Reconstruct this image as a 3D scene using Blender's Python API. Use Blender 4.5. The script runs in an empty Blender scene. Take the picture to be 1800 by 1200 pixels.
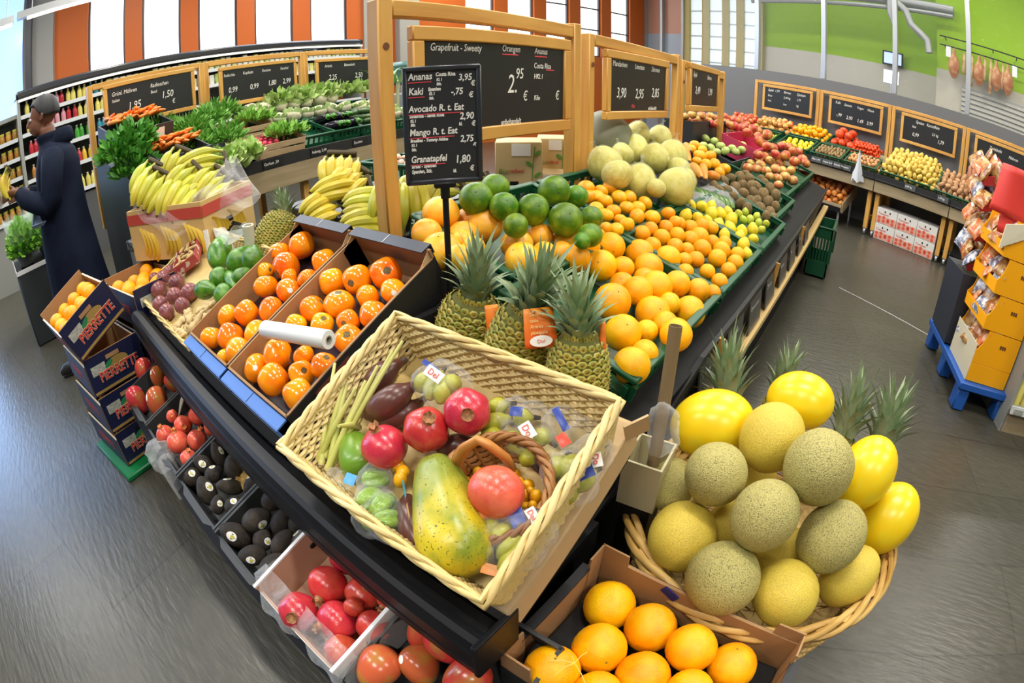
import bpy, bmesh, math, random
from mathutils import Vector, Matrix, Quaternion, noise
random.seed(7)
scene = bpy.context.scene
COL = scene.collection
PI = math.pi
# ---------------------------------------------------------------- camera (fisheye lens held at chest height, looking down)
EYE = Vector((0, 0, 1.35))
PITCH, ROLL, YAW, FPX = math.radians(28.2), math.radians(-0.5), math.radians(38.5), 928.0
cam = bpy.data.cameras.new('camera'); camo = bpy.data.objects.new('camera', cam); COL.objects.link(camo)
cam.type = 'PANO'; cam.sensor_fit = 'HORIZONTAL'; cam.sensor_width = 36; cam.sensor_height = 24
cam.panorama_type = 'FISHEYE_EQUISOLID'
cam.fisheye_lens = FPX / 1800 * 36; cam.fisheye_fov = PI
cam.clip_start = .02; cam.clip_end = 200
CM = (Matrix.Rotation(YAW, 4, 'Z') @ Matrix.Rotation(PI/2 - PITCH, 4, 'X') @ Matrix.Rotation(ROLL, 4, 'Z'))
camo.matrix_world = Matrix.Translation(EYE) @ CM
scene.camera = camo
# ---------------------------------------------------------------- world, exposure
w = bpy.data.worlds.new('world'); scene.world = w; w.use_nodes = True
bg = w.node_tree.nodes['Background']; bg.inputs[0].default_value = (.93, .96, 1, 1); bg.inputs[1].default_value = .22
scene.view_settings.view_transform = 'Standard'; scene.view_settings.look = 'None'
scene.view_settings.exposure = 0.0; scene.view_settings.gamma = 1; scene.view_settings.use_curve_mapping = False
scene.cycles.max_bounces = 6; scene.cycles.transparent_max_bounces = 12; scene.cycles.caustics_reflective = False; scene.cycles.caustics_refractive = False

def ray(px, py):
    a, b = px - 900, 600 - py
    r = math.hypot(a, b) + 1e-9
    th = 2 * math.asin(min(1, r / 2 / FPX))
    return (CM.to_3x3() @ Vector((math.sin(th)*a/r, math.sin(th)*b/r, -math.cos(th)))).normalized()
def at(px, py, z): d = ray(px, py); return EYE + d * ((z - EYE.z) / d.z)          # on the level plane z
def atX(px, py, X): d = ray(px, py); return EYE + d * (X / d.x)
def atY(px, py, Y): d = ray(px, py); return EYE + d * (Y / d.y)
def atD(px, py, D): return EYE + ray(px, py) * D
def onp(px, py, p, n): d = ray(px, py); return EYE + d * ((Vector(p) - EYE).dot(n) / d.dot(n))
def pr(v, px): return (Vector(v) - EYE).length * px / 900.0                           # metres that px pixels span there
# ================================================================ materials
MATS = {}
def mat(name, col, rough=.5, col2=None, scale=8.0, detail=3.0, metal=0.0, spec=.5, lo=.4, hi=.6, vary=0.0, bump=0.0, bscale=40.0,
        emit=0.0, alpha=1.0, trans=0.0, coat=0.0, stretch=None, speck=None, speckscale=60.0, speckcut=.62, huevary=0.0, grad=None, sss=0.0):
    if name in MATS: return MATS[name]
    m = bpy.data.materials.new(name); m.use_nodes = True; nt = m.node_tree; N = nt.nodes; L = nt.links
    b = N['Principled BSDF']
    b.inputs['Roughness'].default_value = rough; b.inputs['Metallic'].default_value = metal
    b.inputs['Specular IOR Level'].default_value = spec; b.inputs['Coat Weight'].default_value = coat
    b.inputs['Transmission Weight'].default_value = trans; b.inputs['Alpha'].default_value = alpha
    c4 = (*col, 1); b.inputs['Base Color'].default_value = c4
    out = None
    tc = N.new('ShaderNodeTexCoord'); co = tc.outputs['Object']
    if stretch:
        mp = N.new('ShaderNodeMapping'); mp.inputs['Scale'].default_value = stretch; L.new(co, mp.inputs[0]); co = mp.outputs[0]
    def noise_(sc, det, c=None):
        n = N.new('ShaderNodeTexNoise'); n.inputs['Scale'].default_value = sc; n.inputs['Detail'].default_value = det
        L.new(c or co, n.inputs['Vector']); return n.outputs['Fac']
    if col2:
        r = N.new('ShaderNodeValToRGB'); r.color_ramp.elements[0].position = lo; r.color_ramp.elements[1].position = hi
        r.color_ramp.elements[0].color = c4; r.color_ramp.elements[1].color = (*col2, 1)
        L.new(noise_(scale, detail), r.inputs[0]); out = r.outputs[0]
    if grad:                                  # (axis, from, to, colour): the skin's own colour towards one end
        ax, g0, g1, gc = grad
        sx = N.new('ShaderNodeSeparateXYZ'); L.new(tc.outputs['Object'], sx.inputs[0])
        mr = N.new('ShaderNodeMapRange'); mr.inputs[1].default_value = g0; mr.inputs[2].default_value = g1; L.new(sx.outputs[ax], mr.inputs[0])
        mx = N.new('ShaderNodeMix'); mx.data_type = 'RGBA'; L.new(mr.outputs[0], mx.inputs[0]); mx.inputs[7].default_value = (*gc, 1)
        if out: L.new(out, mx.inputs[6])
        else: mx.inputs[6].default_value = c4
        out = mx.outputs[2]
    if speck:
        r = N.new('ShaderNodeValToRGB'); r.color_ramp.elements[0].position = speckcut; r.color_ramp.elements[1].position = speckcut + .05
        L.new(noise_(speckscale, 2), r.inputs[0])
        mx = N.new('ShaderNodeMix'); mx.data_type = 'RGBA'; L.new(r.outputs[0], mx.inputs[0])
        if out: L.new(out, mx.inputs[6])
        else: mx.inputs[6].default_value = c4
        mx.inputs[7].default_value = (*speck, 1); out = mx.outputs[2]
    if vary or huevary:
        oi = N.new('ShaderNodeObjectInfo'); hs = N.new('ShaderNodeHueSaturation')
        if vary:
            mr = N.new('ShaderNodeMapRange'); mr.inputs[3].default_value = 1 - vary; mr.inputs[4].default_value = 1 + vary
            L.new(oi.outputs['Random'], mr.inputs[0]); L.new(mr.outputs[0], hs.inputs['Value'])
        if huevary:
            mu = N.new('ShaderNodeMath'); mu.operation = 'MULTIPLY'; mu.inputs[1].default_value = 7.31; L.new(oi.outputs['Random'], mu.inputs[0])
            fr = N.new('ShaderNodeMath'); fr.operation = 'FRACT'; L.new(mu.outputs[0], fr.inputs[0])
            mr = N.new('ShaderNodeMapRange'); mr.inputs[3].default_value = .5 - huevary; mr.inputs[4].default_value = .5 + huevary
            L.new(fr.outputs[0], mr.inputs[0]); L.new(mr.outputs[0], hs.inputs['Hue'])
        if out: L.new(out, hs.inputs['Color'])
        else: hs.inputs['Color'].default_value = c4
        out = hs.outputs[0]
    if out: L.new(out, b.inputs['Base Color'])
    if bump:
        bp = N.new('ShaderNodeBump'); bp.inputs['Strength'].default_value = bump; bp.inputs['Distance'].default_value = .004
        L.new(noise_(bscale, 3), bp.inputs['Height']); L.new(bp.outputs[0], b.inputs['Normal'])
    if emit:
        b.inputs['Emission Color'].default_value = c4; b.inputs['Emission Strength'].default_value = emit
    MATS[name] = m
    return m
def film(name, tint=(.92, .95, .97), dens=.16, rough=.12, fac=.34):
    """thin clear plastic: mostly see-through with a glossy skin"""
    if name in MATS: return MATS[name]
    m = bpy.data.materials.new(name); m.use_nodes = True; nt = m.node_tree; N = nt.nodes; L = nt.links
    b = N['Principled BSDF']; b.inputs['Base Color'].default_value = (*tint, 1); b.inputs['Roughness'].default_value = rough
    t = N.new('ShaderNodeBsdfTransparent'); mx = N.new('ShaderNodeMixShader')
    lw = N.new('ShaderNodeLayerWeight'); lw.inputs[0].default_value = .35
    tc = N.new('ShaderNodeTexCoord'); n = N.new('ShaderNodeTexNoise'); n.inputs['Scale'].default_value = 45; n.inputs['Detail'].default_value = 4
    L.new(tc.outputs['Object'], n.inputs['Vector'])
    bp = N.new('ShaderNodeBump'); bp.inputs['Strength'].default_value = .7; bp.inputs['Distance'].default_value = .01
    L.new(n.outputs[0], bp.inputs['Height']); L.new(bp.outputs[0], b.inputs['Normal']); L.new(bp.outputs[0], lw.inputs['Normal'])
    ma = N.new('ShaderNodeMath'); ma.operation = 'MULTIPLY_ADD'; ma.inputs[1].default_value = fac; ma.inputs[2].default_value = dens; ma.use_clamp = True
    L.new(lw.outputs['Facing'], ma.inputs[0]); L.new(ma.outputs[0], mx.inputs[0])
    L.new(t.outputs[0], mx.inputs[1]); L.new(b.outputs[0], mx.inputs[2]); L.new(mx.outputs[0], N['Material Output'].inputs[0])
    MATS[name] = m; return m

# ================================================================ mesh collecting
class MB:
    def __init__(s): s.v = []; s.f = []; s.m = []; s.k = 0
    def add(s, v, f):
        o = len(s.v); s.v += [tuple(x) for x in v]; s.f += [tuple(i + o for i in q) for q in f]; s.m += [s.k] * len(f); return s
    def slot(s, k): s.k = k; return s
    def box(s, c, d, R=None, b=0.0):
        """box of full size d about c, edges chamfered by b"""
        c = Vector(c); h = [x / 2 for x in d]; b = min(b, *[x * .49 for x in h]) if b else 0
        V, F = [], []
        if not b:
            V = [Vector((x*h[0], y*h[1], z*h[2])) for x in (-1, 1) for y in (-1, 1) for z in (-1, 1)]
            F = [(0,1,3,2), (4,6,7,5), (0,4,5,1), (2,3,7,6), (0,2,6,4), (1,5,7,3)]
        else:
            idx = {}
            for x in (-1, 1):
                for y in (-1, 1):
                    for z in (-1, 1):
                        for a in range(3):
                            p = [x*h[0], y*h[1], z*h[2]]
                            for q in range(3):
                                if q != a: p[q] -= (x, y, z)[q] * b
                            idx[x, y, z, a] = len(V); V.append(Vector(p))
            for a in range(3):
                o, p = [q for q in range(3) if q != a]
                for sg in (-1, 1):
                    q = []
                    for (i, j) in ((-1,-1), (1,-1), (1,1), (-1,1)):
                        t = [0,0,0]; t[a] = sg; t[o] = i; t[p] = j; q.append(idx[(*t, a)])
                    F.append(q)
                for i in (-1, 1):
                    for j in (-1, 1):
                        q = []
                        for sg in (-1, 1):
                            t = [0,0,0]; t[a] = sg; t[o] = i; t[p] = j
                            q += [idx[(*t, o)], idx[(*t, p)]] if sg < 0 else [idx[(*t, p)], idx[(*t, o)]]
                        F.append(q)
            for x in (-1, 1):
                for y in (-1, 1):
                    for z in (-1, 1): F.append([idx[x, y, z, a] for a in range(3)])
            G = []
            for q in F:                               # every face turned outwards
                n = (V[q[1]] - V[q[0]]).cross(V[q[2]] - V[q[0]]); m = sum((V[i] for i in q), Vector())
                G.append(q if n.dot(m) > 0 else q[::-1])
            F = G
        if R is not None: V = [R @ p for p in V]
        return s.add([p + c for p in V], F)
    def bar(s, a, b, w, h, up=(0, 0, 1), bev=0.0):
        """square bar from a to b, w wide (sideways), h high (along up)"""
        a, b = Vector(a), Vector(b); y = (b - a); l = y.length; y.normalize(); up = Vector(up)
        x = y.cross(up); x = x.normalized() if x.length > 1e-5 else y.orthogonal().normalized(); z = x.cross(y)
        return s.box((a + b) / 2, (w, l, h), Matrix((x, y, z)).transposed(), bev)
    def slab(s, p, t):
        """four corners extruded along the normal by t"""
        p = [Vector(q) for q in p]; n = (p[1]-p[0]).cross(p[3]-p[0]).normalized() * t
        return s.add(p + [q + n for q in p], [(3,2,1,0), (4,5,6,7), (0,1,5,4), (1,2,6,5), (2,3,7,6), (3,0,4,7)])
    def tube(s, P, r, n=8, cap=True, flat=1.0):
        P = [Vector(p) for p in P]; r = r if isinstance(r, (list, tuple)) else [r] * len(P)
        V, F = [], []; ref = None
        for i, p in enumerate(P):
            t = (P[min(i+1, len(P)-1)] - P[max(i-1, 0)])
            t = t.normalized() if t.length > 1e-9 else Vector((0, 0, 1))
            if ref is None: ref = t.orthogonal().normalized()
            ref = (ref - t * ref.dot(t)); ref = ref.normalized() if ref.length > 1e-6 else t.orthogonal().normalized()
            q = t.cross(ref)
            for k in range(n):
                a = 2*PI*k/n; V.append(p + (ref*math.cos(a) + q*math.sin(a)*flat) * r[i])
        for i in range(len(P)-1):
            for k in range(n):
                a, b = i*n + k, i*n + (k+1) % n; F.append((a, b, b+n, a+n))
        if cap: F += [tuple(range(n))[::-1], tuple(range((len(P)-1)*n, len(P)*n))]
        return s.add(V, F)
    def lathe(s, prof, n=24, M=None, fn=None):
        """profile [(r, z)] turned about z; r = 0 closes to a pole"""
        V, F, rows = [], [], []
        for (r, z) in prof:
            if r < 1e-6: rows.append([len(V)]); V.append(Vector((0, 0, z)))
            else:
                rows.append(list(range(len(V), len(V)+n)))
                for k in range(n):
                    a = 2*PI*k/n; p = Vector((r*math.cos(a), r*math.sin(a), z)); V.append(fn(p, a) if fn else p)
        for A, B in zip(rows, rows[1:]):
            if len(A) == 1 and len(B) == 1: continue
            if len(A) == 1: F += [(A[0], B[(k+1) % n], B[k]) for k in range(n)]
            elif len(B) == 1: F += [(A[k], A[(k+1) % n], B[0]) for k in range(n)]
            else: F += [(A[k], A[(k+1) % n], B[(k+1) % n], B[k]) for k in range(n)]
        if M is not None: V = [M @ p for p in V]
        return s.add(V, F)
    def quad(s, *p): return s.add(p, [tuple(range(len(p)))])
    def grid(s, fn, nu, nv, wrap=False):
        V = [fn(i/(nu if wrap else nu-1), j/(nv-1)) for j in range(nv) for i in range(nu)]
        F = []
        for j in range(nv-1):
            for i in range(nu if wrap else nu-1):
                a, b = j*nu + i, j*nu + (i+1) % nu; F.append((a, b, b+nu, a+nu))
        return s.add(V, F)
    def mesh(s, name, mats, smooth=40):
        me = bpy.data.meshes.new(name); me.from_pydata(s.v, [], s.f); me.update()
        for m in (mats if isinstance(mats, (list, tuple)) else [mats]): me.materials.append(m)
        me.polygons.foreach_set('material_index', s.m)
        if smooth:
            me.polygons.foreach_set('use_smooth', [True] * len(me.polygons))
            if smooth < 180: me.set_sharp_from_angle(angle=math.radians(smooth))
        return me
    def build(s, name, mats, parent=None, smooth=40, label=None, kind=None, M=None, origin=None):
        if origin is not None:
            o_ = Vector(origin); s.v = [tuple(Vector(p) - o_) for p in s.v]; M = Matrix.Translation(o_)
        o = bpy.data.objects.new(name, s.mesh(name, mats, smooth)); COL.objects.link(o)
        if parent: o.parent = parent
        if M is not None: o.matrix_basis = M
        if label: o['label'] = label
        if kind: o['kind'] = kind
        return o
def tag(o, label, cat, group=None, kind=None):
    o['label'] = label; o['category'] = cat
    if group: o['group'] = group
    if kind: o['kind'] = kind
    return o
def thing(name, label, cat, loc=(0, 0, 0), rotz=0, group=None, M=None):
    o = bpy.data.objects.new(name, None); COL.objects.link(o); o.empty_display_size = .05
    o.matrix_basis = M if M is not None else Matrix.Translation(Vector(loc)) @ Matrix.Rotation(rotz, 4, 'Z')
    return tag(o, label, cat, group)
def struct(o): o['kind'] = 'structure'; return o
def frame(o, x, y, z=None):
    """4x4 from an origin and axes"""
    x, y = Vector(x).normalized(), Vector(y).normalized(); z = x.cross(y).normalized() if z is None else Vector(z)
    return Matrix.Translation(Vector(o)) @ Matrix((x, y, z)).transposed().to_4x4()
# ================================================================ prototypes: body mesh + part meshes, put down many times
class Proto:
    def __init__(s, name, body, parts=()): s.name, s.body, s.parts = name, body, list(parts)
    def put(s, loc, scale, q, label, cat, group=None, parts=True):
        o = bpy.data.objects.new(s.name, s.body); COL.objects.link(o)
        sc = scale if isinstance(scale, (tuple, list)) else (scale,)*3
        o.matrix_basis = Matrix.Translation(Vector(loc)) @ q.to_matrix().to_4x4() @ Matrix.Diagonal((*sc, 1))
        tag(o, label, cat, group)
        if parts:
            for (n, me, lb) in s.parts:
                c = bpy.data.objects.new(n, me); COL.objects.link(c); c.parent = o
                if lb: c['label'] = lb
        return o
RNG = random.Random(11)
def rq(tilt=180.0, rng=None):
    """random turn about z then a tilt of up to `tilt` degrees"""
    g = rng or RNG
    a = g.uniform(0, 2*PI)
    return Quaternion((math.cos(a), math.sin(a), 0), math.radians(g.uniform(0, tilt))) @ Quaternion((0, 0, 1), g.uniform(0, 2*PI))
def look(d, roll=0.0):
    """turn that brings local +z onto d"""
    return Vector(d).to_track_quat('Z', 'Y') @ Quaternion((0, 0, 1), roll)
ORD = ['first', 'second', 'third', 'fourth', 'fifth', 'sixth', 'seventh', 'eighth', 'ninth', 'tenth', 'eleventh', 'twelfth', 'thirteenth', 'fourteenth',
       'fifteenth', 'sixteenth', 'seventeenth', 'eighteenth', 'nineteenth', 'twentieth']
def settle(items, lim=1.3, it=60, only=None):
    """items [[p, r]]: pull balls that run into each other apart along the line of sight, the lower one in the pile sinking back"""
    P = [[(p - EYE).length, (p - EYE).normalized(), r, (p - EYE).length] for p, r in items]
    for _ in range(it):
        mv = 0
        for i in range(len(P)):
            for j in range(i):
                a, b = P[i], P[j]
                if abs(a[0]-b[0]) > a[2]+b[2]: continue
                pa, pb = a[1]*a[0], b[1]*b[0]; d = (pa-pb).length; need = (a[2]+b[2])*.97
                if d < need:
                    k = (need-d)*.5; mv = max(mv, k)
                    n, f = (a, b) if a[0] <= b[0] else (b, a)
                    if n[0] > n[3] - n[2]*lim: n[0] -= k*.5
                    if f[0] < f[3] + f[2]*lim: f[0] += k
        if mv < 1e-4: break
    return [EYE + a[1]*a[0] for a in P]
def ball(n=24, m=14, fn=None):
    """unit ball as a lathe; fn(point) -> point reshapes it"""
    mb = MB(); mb.lathe([(math.sin(PI*i/m), -math.cos(PI*i/m)) if 0 < i < m else (0, -math.cos(PI*i/m)) for i in range(m+1)], n)
    if fn: mb.v = [tuple(fn(Vector(p))) for p in mb.v]
    return mb
def text_on(name, body, size, mat_, parent, M, align='LEFT', extrude=.0004, sx=1.0, shear=0.0, offset=0.0, spacing=1.0):
    c = bpy.data.curves.new(name, 'FONT'); c.body = body; c.size = size; c.align_x = align; c.extrude = extrude; c.shear = shear; c.offset = offset
    c.space_character = spacing; c.resolution_u = 2
    tmp = bpy.data.objects.new(name, c); me = bpy.data.meshes.new_from_object(tmp); bpy.data.objects.remove(tmp); bpy.data.curves.remove(c)
    me.materials.clear(); me.materials.append(mat_)
    o = bpy.data.objects.new(name, me); COL.objects.link(o); o.parent = parent
    o.matrix_basis = M @ Matrix.Diagonal((sx, 1, 1, 1)); return o
# ================================================================ directions of the hall's two walls
RD, RN = Vector((.961, -.276, 0)), Vector((.276, .961, 0))       # along / away into the right-hand wall
LD, LN = Vector((-.18, .984, 0)), Vector((-.984, -.18, 0))       # along / away into the left-hand wall
UP = Vector((0, 0, 1))
def rp(a, b, z): return RD*a + RN*b + UP*z
def lp(a, b, z): return LD*a + LN*b + UP*z
# ---------------------------------------------------------------- materials
m_slate = bpy.data.materials.new('slate_tiles'); m_slate.use_nodes = True
def _slate(m):
    N, L = m.node_tree.nodes, m.node_tree.links; b = N['Principled BSDF']
    tc = N.new('ShaderNodeTexCoord')
    mp = N.new('ShaderNodeMapping'); mp.inputs['Rotation'].default_value = (0, 0, math.radians(-14)); L.new(tc.outputs['Object'], mp.inputs[0])
    br = N.new('ShaderNodeTexBrick'); br.inputs['Scale'].default_value = 1.0
    br.inputs['Brick Width'].default_value = 1.0; br.inputs['Row Height'].default_value = .45; br.inputs['Mortar Size'].default_value = .004
    br.inputs['Color1'].default_value = (.052, .049, .036, 1); br.inputs['Color2'].default_value = (.06, .056, .042, 1); br.inputs['Mortar'].default_value = (.036, .034, .026, 1)
    L.new(mp.outputs[0], br.inputs['Vector'])
    m2 = N.new('ShaderNodeMapping'); m2.inputs['Rotation'].default_value = (0, 0, math.radians(30)); m2.inputs['Scale'].default_value = (7, 34, 1); L.new(tc.outputs['Object'], m2.inputs[0])
    n = N.new('ShaderNodeTexNoise'); n.inputs['Scale'].default_value = 1.6; n.inputs['Detail'].default_value = 4; L.new(m2.outputs[0], n.inputs['Vector'])
    hs = N.new('ShaderNodeHueSaturation'); mr = N.new('ShaderNodeMapRange'); mr.inputs[3].default_value = .55; mr.inputs[4].default_value = 1.5
    L.new(n.outputs[0], mr.inputs[0]); L.new(mr.outputs[0], hs.inputs['Value']); L.new(br.outputs[0], hs.inputs['Color']); L.new(hs.outputs[0], b.inputs['Base Color'])
    bp = N.new('ShaderNodeBump'); bp.inputs['Strength'].default_value = .6; bp.inputs['Distance'].default_value = .004
    L.new(n.outputs[0], bp.inputs['Height']); L.new(bp.outputs[0], b.inputs['Normal'])
    b.inputs['Roughness'].default_value = .33; b.inputs['Specular IOR Level'].default_value = .55
_slate(m_slate)
m_orange_wall = mat('orange_panel', (.56, .125, .02), .45, spec=.3)
m_grey_wall = mat('grey_render', (.36, .35, .32), .7)
m_black = mat('black_plastic', (.008, .008, .009), .42, spec=.22)
m_blackm = mat('matt_black', (.008, .008, .009), .65, spec=.2)
m_steel = mat('brushed_steel', (.42, .44, .46), .35, metal=.6)
m_green_wall = mat('green_paint', (.29, .5, .004), .6, spec=.2)
m_tile = mat('beige_tiles', (.5, .47, .38), .35)
m_fence = mat('grey_panel', (.14, .145, .15), .5)
m_pine = mat('pine_wood', (.68, .38, .09), .45, (.5, .24, .045), 3.0, 4, stretch=(9, 9, .9), lo=.35, hi=.75, bump=.05)
m_pine_h = mat('pine_wood_rail', (.68, .38, .09), .45, (.52, .25, .048), 3.0, 4, stretch=(.9, .9, 9), lo=.35, hi=.75, bump=.05)
m_knot = mat('pine_knot', (.16, .05, .012), .6)
m_beech = mat('beige_laminate', (.36, .285, .17), .5, (.31, .24, .135), 2, 4, stretch=(1, 1, 12))
m_board = mat('chalkboard', (.014, .016, .018), .38)
m_chalk = mat('chalk', (.82, .82, .78), .9)
m_chalkred = mat('red_chalk', (.7, .07, .09), .9)
m_white = mat('white_paint', (.8, .8, .8), .5)
m_skyglow = mat('daylight_pane', (1, 1, 1), .2, emit=2.2)
m_blueglow = mat('blue_daylight_pane', (.36, .56, 1), .2, emit=1.5)
m_glass = film('window_glass', (.8, .9, .95), .02, .02, .1)
m_ceil = mat('ceiling_paint', (.55, .55, .54), .8)

# ---------------------------------------------------------------- floor, ceiling
mb = MB(); mb.box((0, 4, -.05), (34, 34, .1)); struct(mb.build('floor', m_slate, smooth=0))
mb = MB(); mb.box((0, 4, 6.55), (34, 34, .1)); struct(mb.build('ceiling', m_ceil, smooth=0))
# lamps: rows of ceiling tubes over the aisles (the photo shows their even light)
def area(loc, sx, sy, power, rz=0, col=(1, .95, .86), d=(0, 0, -1)):
    l = bpy.data.lights.new('area_light', 'AREA'); l.shape = 'RECTANGLE'; l.size = sx; l.size_y = sy; l.energy = power; l.color = col
    o = bpy.data.objects.new('area_light', l); COL.objects.link(o); o.location = loc
    o.rotation_euler = (Vector(d).to_track_quat('-Z', 'Y') @ Quaternion((0, 0, 1), rz)).to_euler(); return o
# ---------------------------------------------------------------- orange window wall, far behind the fridges (plane RD = -10.06)
WX = -10.06
def wp(s, z, t=0.0): return RD*(WX - t) + RN*s + UP*z
RW = Matrix((RD, RN, UP)).transposed()
WZ0, WZ1 = 2.15, 5.6
wins = [(-1.72 + 1.087*k, -.97 + 1.087*k) for k in range(5)] + [(6.03 + 1.11*k, 6.78 + 1.11*k) for k in range(5)]
mb = MB()
edges = [-2.42] + [e for w_ in wins for e in w_] + [12.0]
for a, b in zip(edges[0::2], edges[1::2]): mb.box(wp((a+b)/2, 3.25, .2), (.4, b-a, 6.5), RW)
for a, b in wins:
    mb.box(wp((a+b)/2, WZ0/2, .2), (.4, b-a, WZ0), RW); mb.box(wp((a+b)/2, (WZ1+6.5)/2, .2), (.4, b-a, 6.5-WZ1), RW)
struct(mb.build('wall_left', m_orange_wall, smooth=0))
mb = MB(); mb.box(wp(-2.75, 3.25, .1), (.5, .66, 6.5), RW); mb.box(wp(-6.1, 5.9, .5), (.3, 6.1, 1.2), RW)
struct(mb.build('wall_corner', m_grey_wall, smooth=0))
mb = MB(); mb.box(wp(4.6, 3.25, -.12), (.24, .44, 6.5), RW, .01); mb.box(wp(3.95, 3.25, -.03), (.06, .5, 6.5), RW); struct(mb.build('wall_pier', m_grey_wall, smooth=0))
m_frame_dark = mat('dark_window_frame', (.06, .06, .07), .4)
for k, (a, b) in enumerate(wins):
    wd = thing('window_%d' % (k+1), 'tall bright window', 'window'); del wd['category'], wd['label']; wd['kind'] = 'structure'
    mb = MB()
    for s in (a+.02, b-.02): mb.box(wp(s, (WZ0+WZ1)/2, .1), (.06, .04, WZ1-WZ0), RW)
    for z in [WZ0+.02, WZ1-.02] + ([2.9, 3.5, 4.1] if k >= 7 else []): mb.box(wp((a+b)/2, z, .1), (.05, b-a, .035), RW)
    mb.build('window_frame', m_frame_dark, wd, smooth=0)
    mb = MB(); mb.box(wp((a+b)/2, (WZ0+WZ1)/2, .14), (.02, b-a, WZ1-WZ0), RW); mb.build('window_pane', m_skyglow, wd, smooth=0)
wd = thing('window_10', 'x', 'x'); del wd['category'], wd['label']; wd['kind'] = 'structure'      # glazed entrance beyond the corner
mb = MB(); mb.box(wp(-6.1, 2.65, .14), (.02, 6.0, 5.3), RW); mb.build('window_pane', m_blueglow, wd, smooth=0)
mb = MB()
for s in (-3.1, -4.1, -5.1, -6.1, -7.1, -8.1, -9.1): mb.box(wp(s, 2.65, .1), (.08, .07, 5.3), RW)
mb.build('window_frame', m_steel, wd, smooth=0)
area(wp(-5.6, 2.6, -.6), 5, 4, 420, col=(.36, .58, 1), d=RD)  # unseen area light added before the entrance glazing, tints the left floor blue
# ---------------------------------------------------------------- green room behind the glass partition
m_salmon = mat('salmon_panel', (.62, .33, .24), .4)
m_frost = mat('frosted_panel', (.42, .5, .6), .3)
m_ochre = mat('ochre_frame', (.5, .42, .16), .5)
m_daywin = mat('dull_daylight_pane', (.72, .84, .9), .3, emit=.6)
GR = Matrix((RD, RN, UP)).transposed()
def gbox(mb, a0, a1, n0, n1, z0, z1, b=0): return mb.box(rp((a0+a1)/2, (n0+n1)/2, (z0+z1)/2), (a1-a0, n1-n0, z1-z0), GR, b)
mb = MB(); gbox(mb, -6.27, 3, 12, 12.2, 2.85, 6.5); struct(mb.build('wall_back', m_green_wall, smooth=0))
mb = MB(); gbox(mb, -6.27, 3, 11.99, 12.2, 0, 2.85); struct(mb.build('trim_1', m_tile, smooth=0))
mb = MB(); gbox(mb, -1.6, 6, 10.5, 10.7, 2.85, 6.5); gbox(mb, -1.6, -1.4, 10.7, 12, 2.85, 6.5); struct(mb.build('wall_right', m_green_wall, smooth=0))
mb = MB(); gbox(mb, -1.6, 6, 10.49, 10.7, 0, 2.85); gbox(mb, -1.6, -1.4, 10.7, 12, 0, 2.85); struct(mb.build('trim_2', m_tile, smooth=0))
mb = MB()
for a0, a1 in ((-8.7, -8.05), (-7.92, -7.45), (-7.3, -7.02), (-6.84, -6.27)): gbox(mb, a0+.0, a1, 12.0, 12.1, 0, 6.5)
for a0, a1 in ((-8.72, -8.52), (-8.1, -7.88), (-7.47, -7.27), (-7.04, -6.82), (-6.4, -6.27)): gbox(mb, a0, a1, 11.86, 12.04, 0, 6.5)
struct(mb.build('wall_gallery', m_ochre, smooth=0))
for k, (a0, a1) in enumerate(((-8.5, -8.1), (-7.88, -7.47), (-7.27, -7.04), (-6.82, -6.4))):
    wd = thing('window_%d' % (k+11), 'x', 'x'); del wd['category'], wd['label']; wd['kind'] = 'structure'
    mb = MB(); gbox(mb, a0, a1, 11.93, 11.96, 1.2, 6.2); mb.build('window_pane', m_daywin, wd, smooth=0)
    mb = MB()
    for z in [1.2 + .36*i for i in range(14)]: gbox(mb, a0, a1, 11.9, 11.94, z-.015, z+.015)
    mb.build('window_frame', m_steel, wd, smooth=0)
mb = MB(); gbox(mb, -10.06, -8.72, 11.95, 12.05, 3.05, 6.5); struct(mb.build('wall_panel', m_salmon, smooth=0))
mb = MB(); gbox(mb, -10.06, -8.72, 11.95, 12.05, 0, 3.05); struct(mb.build('trim_3', m_frost, smooth=0))
mb = MB()
for a in (-10.06, -9.45, -8.72): gbox(mb, a-.04, a+.04, 11.82, 11.95, 0, 6.5)
struct(mb.build('trim_4', m_steel, smooth=0))
# glass partition standing on the grey fence
for k, (a0, a1) in enumerate(((-5.1, -4.05), (-4.05, -2.91), (-2.91, -1.78), (-1.78, -.66), (-.66, .45), (.45, 1.6))):
    wd = thing('window_%d' % (k+15), 'x', 'x'); del wd['category'], wd['label']; wd['kind'] = 'structure'
    mb = MB(); gbox(mb, a0, a1, 7.5, 7.512, 1.9, 5.2); mb.build('window_pane', m_glass, wd, smooth=0)
    mb = MB(); gbox(mb, a1-.035, a1+.035, 7.46, 7.54, 1.9, 5.2); mb.build('window_frame', m_steel, wd, smooth=0)
    mb = MB(); gbox(mb, a0, a1, 7.46, 7.54, 0, 1.89); struct(mb.build('trim_%d' % (k+5), m_fence, smooth=0))
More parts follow.
